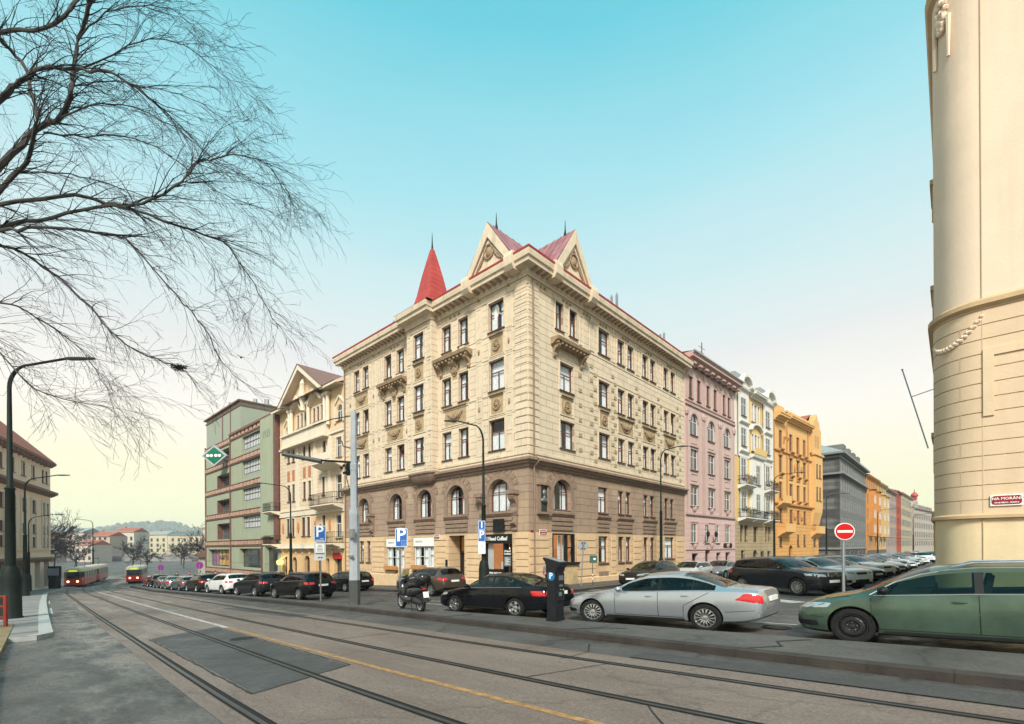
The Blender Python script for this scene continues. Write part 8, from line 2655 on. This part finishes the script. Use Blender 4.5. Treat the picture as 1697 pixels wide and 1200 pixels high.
# ------------------------------------------------------------------ PEOPLE
def person(label, x, y, z, face, top, legs, skin=(.45, .3, .22), hair=(.05, .035, .03), walk=.2, h=1.75, carry=None):
    o = thing('person', label, 'person', (x, y, z), face)
    s_ = h / 1.75
    def skinmesh(name, verts, edges, root, m, sub=2):
        me = bpy.data.meshes.new(name)
        me.from_pydata([Vector(v[:3]) * s_ for v in verts], edges, [])
        t = bpy.data.objects.new('t', me); COL.objects.link(t)
        md = t.modifiers.new('s', 'SKIN'); md.use_smooth_shade = True
        for i, v in enumerate(verts):
            me.skin_vertices[0].data[i].radius = (v[3] * s_, (v[4] if len(v) > 4 else v[3]) * s_)
            me.skin_vertices[0].data[i].use_root = i == root
        sb = t.modifiers.new('b', 'SUBSURF'); sb.levels = sub; sb.render_levels = sub
        dg = bpy.context.evaluated_depsgraph_get(); dg.update()
        m2 = bpy.data.meshes.new_from_object(t.evaluated_get(dg)); m2.name = name
        bpy.data.objects.remove(t)
        m2.materials.clear(); m2.materials.append(m)
        return put(name, m2, o)
    w_ = walk
    V = [(0, 0, .95, .13, .1), (0, 0, 1.15, .12, .095), (0, 0, 1.38, .15, .10), (0, 0, 1.5, .055), (.01, 0, 1.56, .055), (.02, 0, 1.64, .085, .095), (.01, 0, 1.72, .07, .08),
         (0, .1, .9, .09), (w_ * .5, .1, .5, .06), (w_ * .55, .1, .12, .045), (w_ * .55 + .15, .11, .04, .04, .035),
         (0, -.1, .9, .09), (-w_ * .3, -.1, .5, .06), (-w_ * .8, -.1, .12, .045), (-w_ * .8 + .15, -.11, .04, .04, .035),
         (0, .2, 1.4, .055), (-.05, .25, 1.12, .043), (.06, .25, .9, .033), (.09, .25, .82, .03, .02),
         (0, -.2, 1.4, .055), (.0, -.25, 1.12, .043), (.12, -.24, .92, .033), (.16, -.24, .85, .03, .02)]
    E = [(0, 1), (1, 2), (2, 3), (3, 4), (4, 5), (5, 6), (0, 7), (7, 8), (8, 9), (9, 10), (0, 11), (11, 12), (12, 13), (13, 14), (2, 15), (15, 16), (16, 17), (17, 18), (2, 19), (19, 20), (20, 21), (21, 22)]
    skinmesh('body', V, E, 0, mat('skin', skin, var=.05))
    V2 = [(0, 0, .88, .16, .13), (0, 0, 1.15, .15, .12), (0, 0, 1.38, .175, .12), (0, 0, 1.48, .08, .075), (0, .215, 1.4, .072), (-.05, .26, 1.12, .056), (.06, .26, .93, .045), (0, -.215, 1.4, .072), (0, -.26, 1.12, .056), (.11, -.25, .95, .045)]
    skinmesh('jacket', V2, [(0, 1), (1, 2), (2, 3), (2, 4), (4, 5), (5, 6), (2, 7), (7, 8), (8, 9)], 0, mat('cloth ' + str(top), top, rough=.9, var=.15, scale=6))
    V3 = [(0, 0, .95, .14, .11), (0, .1, .88, .105), (w_ * .5, .1, .5, .078), (w_ * .55, .1, .14, .065), (0, -.1, .88, .105), (-w_ * .3, -.1, .5, .078), (-w_ * .8, -.1, .14, .065)]
    skinmesh('trousers', V3, [(0, 1), (1, 2), (2, 3), (0, 4), (4, 5), (5, 6)], 0, mat('cloth ' + str(legs), legs, rough=.9, var=.15, scale=6))
    q = MB(); q.blob((-.015, 0, 1.69), .118, (.95, .88, .95), 0, 12, 8); hr = obj('hair', q, mat('hair ' + str(hair), hair, rough=.7), o); hr.scale = (s_,) * 3
    q = MB(); q.blob((.1, 0, 1.63), .018, (1, .8, 1.2)); 
    for t in (-1, 1): q.blob((.085, t * .033, 1.665), .011)
    q.box(.088, .1, -.022, .022, 1.59, 1.597)
    fc = obj('face', q, mat('face_dark', (.12, .07, .06)), o); fc.scale = (s_,) * 3
    if carry:
        q = MB(); q.blob((-.17, 0, 1.2), .17, (.6, .95, 1.2), 0, 10, 8); b = obj('backpack', q, mat('cloth ' + str(carry), carry, rough=.7), None); b.parent = o; b.scale = (s_,) * 3
person('pedestrian in a grey jacket with a red bag at the corner of the coffee shop', -16.9, 21.2, gz(-16.9, 21.2) + .12, radians(120), (.16, .17, .15), (.05, .055, .05), hair=(.3, .3, .29), carry=None, h=1.72)
q = MB(); q.blob((0, 0, 0), .2, (.7, .8, 1.1), 0, 12, 8); q.tube([(0, 0, .15), (-.05, 0, .4), (-.15, 0, .5)], .02, 5)
tag(obj('shoulder_bag', q, mat('red_bag', (.45, .03, .02), rough=.6), None, (-16.75, 20.98, gz(-16.9, 21.2) + 1.25)), 'bright red shoulder bag carried by the pedestrian at the coffee shop corner', 'bag')
for i, (x, y, c1, lb) in enumerate(((-95.5, 5.6, (.03, .03, .035), 'pedestrian in black nearest the tram on the left kerb'), (-97.2, 5.9, (.05, .05, .07), 'pedestrian in dark blue beside the tram on the left kerb'), (-88, 20.2, (.35, .03, .03), 'pedestrian in a red coat beyond the far parked cars'), (-82, 20.2, (.03, .03, .05), 'pedestrian in dark clothes right of the one in the red coat'), (-95, 20.0, (.03, .05, .09), 'pedestrian in a blue jacket left of the one in the red coat'), (-74, 20.0, (.04, .04, .04), 'pedestrian in black near the grey kiosk'))):
    person(lb, x, y, gz(x, y) + .1, rnd.uniform(0, 6), c1, (.03, .03, .035), h=1.8)

# ------------------------------------------------------------------ BARE TREES
M_bark = mat('bark', (.05, .043, .038), rough=.95, var=.4, scale=3, bump=.6, bscale=20)
M_twig = mat('twig_bark', (.022, .017, .018), rough=.95, var=.3, scale=2)
def grow(mb, p, d, L, r, depth, rn, droop, minr=.0042, n=5, up=0.0):
    """one crooked branch with side shoots"""
    seg = max(3, int(L / .28))
    pts = [p.copy()]; rad = [r]
    q = p.copy(); dd = d.copy()
    kids = []
    for i in range(seg):
        t = (i + 1) / seg
        dd += Vector((rn.gauss(0, .13), rn.gauss(0, .13), rn.gauss(0, .12) - droop * (.35 + t) + up))
        dd.normalize()
        q = q + dd * (L / seg)
        pts.append(q.copy()); rad.append(max(minr * .8, r * (1 - .78 * t)))
        if depth > 0 and t > .12 and rn.random() < (.62 if depth > 1 else .75):
            kids.append((q.copy(), dd.copy(), rad[-1], t))
    mb.tube(pts, rad, 5 if r > .04 else 3, 0 if r > .02 else 0, cap=False)
    for (kp, kd, kr, t) in kids:
        ax = Vector((rn.gauss(0, 1), rn.gauss(0, 1), rn.gauss(0, 1))).normalized()
        nd = kd.copy(); nd.rotate(Matrix.Rotation(rn.uniform(.35, .95), 3, ax))
        grow(mb, kp, nd, L * rn.uniform(.32, .62) * (1.15 - t * .4), max(minr, kr * rn.uniform(.4, .65)), depth - 1, rn, droop, minr, n, up)
def near_tree():
    T = thing('bare_tree', 'large leafless tree reaching in from the left with drooping twigs above the street', 'tree', (-23.4, -2.7, gz(-23.4, -2.7) + .1))
    B = Vector(T.location)
    def W(a, z, dep=14.0):      # a = metres right of the lens axis at depth dep
        return Vector((_r.x * a + _f.x * dep, _r.y * a + _f.y * dep, z + 1.95)) - B
    rn = random.Random(11)
    tr = MB()
    tr.tube([(0, 0, -.1), (0, 0, .4), (.1, 0, 2), (.1, .1, 4.2), (0, .1, 6)], [.5, .38, .32, .3, .3], 12)
    s_ = 14 / 788
    def px(x, y, dep=14.0): 
        k = dep / 788
        return W((x - 848) * k, (907 - y) * k, dep)
    fork = Vector((0, .1, 5.8))
    obj('trunk', tr, M_bark, T)
    L_ = MB(); tw = MB()
    # (points, start radius, end radius, depth from lens)
    limbs = [
     ([(-120, 420), (0, 272), (64, 210), (105, 190), (121, 150), (125, 116), (135, 60), (152, 10), (170, -60)], .20, .05, 14.0),
     ([(-140, 300), (0, 163), (35, 131), (76, 108), (140, 112), (200, 122), (260, 165)], .20, .03, 13.2),
     ([(-160, 110), (0, 50), (64, 44), (110, 20), (150, -30)], .16, .05, 14.6),
     ([(-120, 470), (0, 316), (47, 262), (64, 204), (60, 160), (40, 100), (5, 60)], .15, .05, 14.4),
     ([(-150, 345), (0, 335), (128, 320), (192, 335), (239, 333), (303, 298), (327, 268), (350, 260), (408, 256), (450, 275), (478, 320)], .13, .012, 13.6),
     ([(-150, 420), (0, 373), (88, 356), (192, 336), (300, 372), (370, 398), (403, 437), (440, 500), (462, 540)], .15, .01, 14.2),
     ([(-150, 390), (0, 379), (60, 372), (175, 383), (222, 402), (292, 484), (340, 540), (373, 600), (395, 625)], .11, .008, 13.0),
     ([(-130, 400), (0, 402), (76, 437), (152, 507), (192, 554), (260, 592), (300, 606), (330, 640)], .10, .012, 13.8),
     ([(-120, 560), (-40, 540), (20, 600), (60, 640), (120, 660), (175, 668)], .07, .008, 12.6),
     ([(-130, 520), (0, 495), (60, 520), (120, 560), (160, 610), (190, 655)], .07, .008, 13.4),
     ([(76, 215), (145, 222), (210, 222), (280, 250), (340, 300), (400, 330), (455, 350)], .05, .008, 14.2),
     ([(105, 190), (170, 168), (240, 178), (310, 220), (360, 262), (420, 300)], .045, .008, 13.9),
     ([(125, 116), (190, 88), (250, 62), (310, 70), (360, 110), (400, 145)], .05, .008, 14.6),
     ([(121, 140), (180, 130), (250, 140), (320, 160), (380, 200), (405, 240)], .04, .008, 14.8),
     ([(135, 60), (180, 20), (240, 5), (300, 20), (345, 55)], .045, .008, 13.6),
     ([(40, 280), (120, 285), (180, 300), (260, 330), (330, 390), (370, 460), (390, 520)], .04, .008, 14.9),
    ]
    for pts, r0, r1, dep in limbs:
        P = [px(x, y, dep + .5 * math.sin(i * 1.7 + dep * 3)) for i, (x, y) in enumerate(pts)]
        # round the polyline
        Q = [P[0]]
        for i in range(len(P) - 1):
            a = P[max(i - 1, 0)]; b = P[i]; c = P[i + 1]; d = P[min(i + 2, len(P) - 1)]
            for k in range(1, 5):
                t = k / 4
                v = .5 * ((2 * b) + (c - a) * t + (2 * a - 5 * b + 4 * c - d) * t * t + (3 * b - a - 3 * c + d) * t ** 3)
                Q.append(v + Vector((rn.gauss(0, .02), rn.gauss(0, .02), rn.gauss(0, .02))))
        if pts[0][0] < -50: Q = [fork, fork.lerp(Q[0], .5) + Vector((0, 0, .2))] + Q
        n = len(Q)
        rad = [max(r1, (r0 + (r1 - r0) * (i / (n - 1)) ** .55) * (.62 if r0 > .1 else .62)) for i in range(n)]
        L_.tube(Q, rad, 7, 0)
        for i in range(2, n):
            vis = (Q[i] + B - Vector((0, 0, 1.95)))
            if (vis.dot(_r) / vis.dot(_f)) * 788 + 848 < -60: continue
            d0 = (Q[i] - Q[i - 1]).normalized()
            for _ in range(3 if rn.random() < .35 else 2):
                ax = Vector((rn.gauss(0, 1), rn.gauss(0, 1), rn.gauss(0, 1))).normalized()
                nd = d0.copy(); nd.rotate(Matrix.Rotation(rn.uniform(.3, 1.0), 3, ax))
                nd = (nd + Vector((_r.x, _r.y, 0)) * .35).normalized()
                grow(tw, Q[i], nd, rn.uniform(.7, 2.1) * (.6 if vis.z / vis.dot(_f) < .5 and vis.dot(_r) / vis.dot(_f) > -.8 else 1), min(.017, rad[i] * .5), 2, rn, .085, .0042)
    obj('limbs', L_, M_bark, T); 
    obj('twigs', tw, M_twig, T)
    print('twig faces', len(tw.f))
    q = MB()
    c = px(298, 606, 13.8)
    for k in range(60):
        a, b = rn.random() * 6.28, rn.random() * 6.28
        u = Vector((cos(a) * .2, sin(a) * .2, .06 * sin(b)))
        q.tube([B + c + u, B + c - u * rn.uniform(.2, .9) + Vector((0, 0, rn.uniform(-.06, .06)))], .008, 3)
    n_ = tag(obj('bird_nest', q, M_twig), 'small dark nest caught near the tip of the lowest hanging branch', 'nest')
near_tree()
def bare(label, x, y, h, spread, seed, name='bare_tree', rm=.02, grp='bare trees beyond the tram stop', dens=9):
    T = thing(name, label, 'tree', (x, y, gz(x, y)), 0, grp)
    rn = random.Random(seed)
    t = MB(); t.tube([(0, 0, -.3), (.1, 0, h * .15), (0, .1, h * .35), (.1, 0, h * .6)], [h * .028, h * .022, h * .018, h * .01], 7); obj('trunk', t, M_bark, T)
    c = MB()
    for i in range(dens):
        a = 2.4 * i; z = h * (.25 + .35 * i / dens)
        grow(c, Vector((0, 0, z)), Vector((cos(a) * spread, sin(a) * spread, .65)).normalized(), h * .5, h * .011, 3, rn, .0, rm, 4, .02)
    obj('crown', c, M_twig, T)
bare('dense bare tree standing before the cream riverside houses', -128, 33, 11, 1.2, 3, rm=.03)
bare('bare tree with spreading crown behind the first tram, right of the cream building', -150, 6.5, 13.5, 1.1, 5, rm=.035)
bare('bare tree next to the left pavement beyond the lamps', -118, 1.5, 11, 1.2, 8, rm=.03)
for i, (x, y, h_) in enumerate(((-175, 14, 9), (-200, 30, 10), (-190, 42, 9), (-215, 12, 11), (-160, 27, 8), (-230, 50, 10), (-210, 66, 10))):
    bare(['roundish bare tree by the embankment left of the first tram', 'bare tree by the embankment between the two trams', 'bare tree by the embankment above the second tram', 'tall bare tree at the far left end of the embankment', 'small bare tree just behind the second tram', 'bare tree in front of the middle riverside house', 'bare tree by the embankment near the green building'][i], x, y, h_, 1.2, 20 + i, rm=.045, grp='bare trees along the embankment', dens=7)
bare('slender bare tree further left behind the stop column', -165, -4, 14, 1.0, 9, rm=.035)
for (lb, px_, py_, dd) in (('tiny dark bird flying below the twigs', 401, 590, 40.0),):
    c = Vector((0, 0, 1.95)) + _f * dd + _r * ((px_ - 848) * dd / 788) + Vector((0, 0, (907 - py_) * dd / 788))
    q = MB(); q.blob((0, 0, 0), .09, (1.6, .8, .8), 0, 8, 5); q.add([(0, 0, .03), (.1, 0, .03), (.03, .3, .14), (-.06, .28, .12)], [(0, 1, 2, 3)]); q.add([(0, 0, .03), (.1, 0, .03), (.03, -.3, .14), (-.06, -.28, .12)], [(0, 1, 2, 3)])
    tag(obj('bird', q, M_iron, None, c), lb, 'bird')

# ------------------------------------------------------------------ haze
q = MB(); q.box(-1950, 300, -500, 1250, -22, 100)
hm = bpy.data.materials.new('haze_air'); hm.use_nodes = True
ht = hm.node_tree; ht.nodes.remove(ht.nodes['Principled BSDF'])
pv = ht.nodes.new('ShaderNodeVolumePrincipled'); pv.inputs['Color'].default_value = (.86, .95, 1, 1); pv.inputs['Density'].default_value = .0004; pv.inputs['Anisotropy'].default_value = .2
ht.links.new(pv.outputs[0], ht.nodes['Material Output'].inputs['Volume'])
hz = obj('haze', q, hm, smooth=False); hz['kind'] = 'stuff'; hz['label'] = 'thin pale haze over the far river bank'; hz['category'] = 'haze'
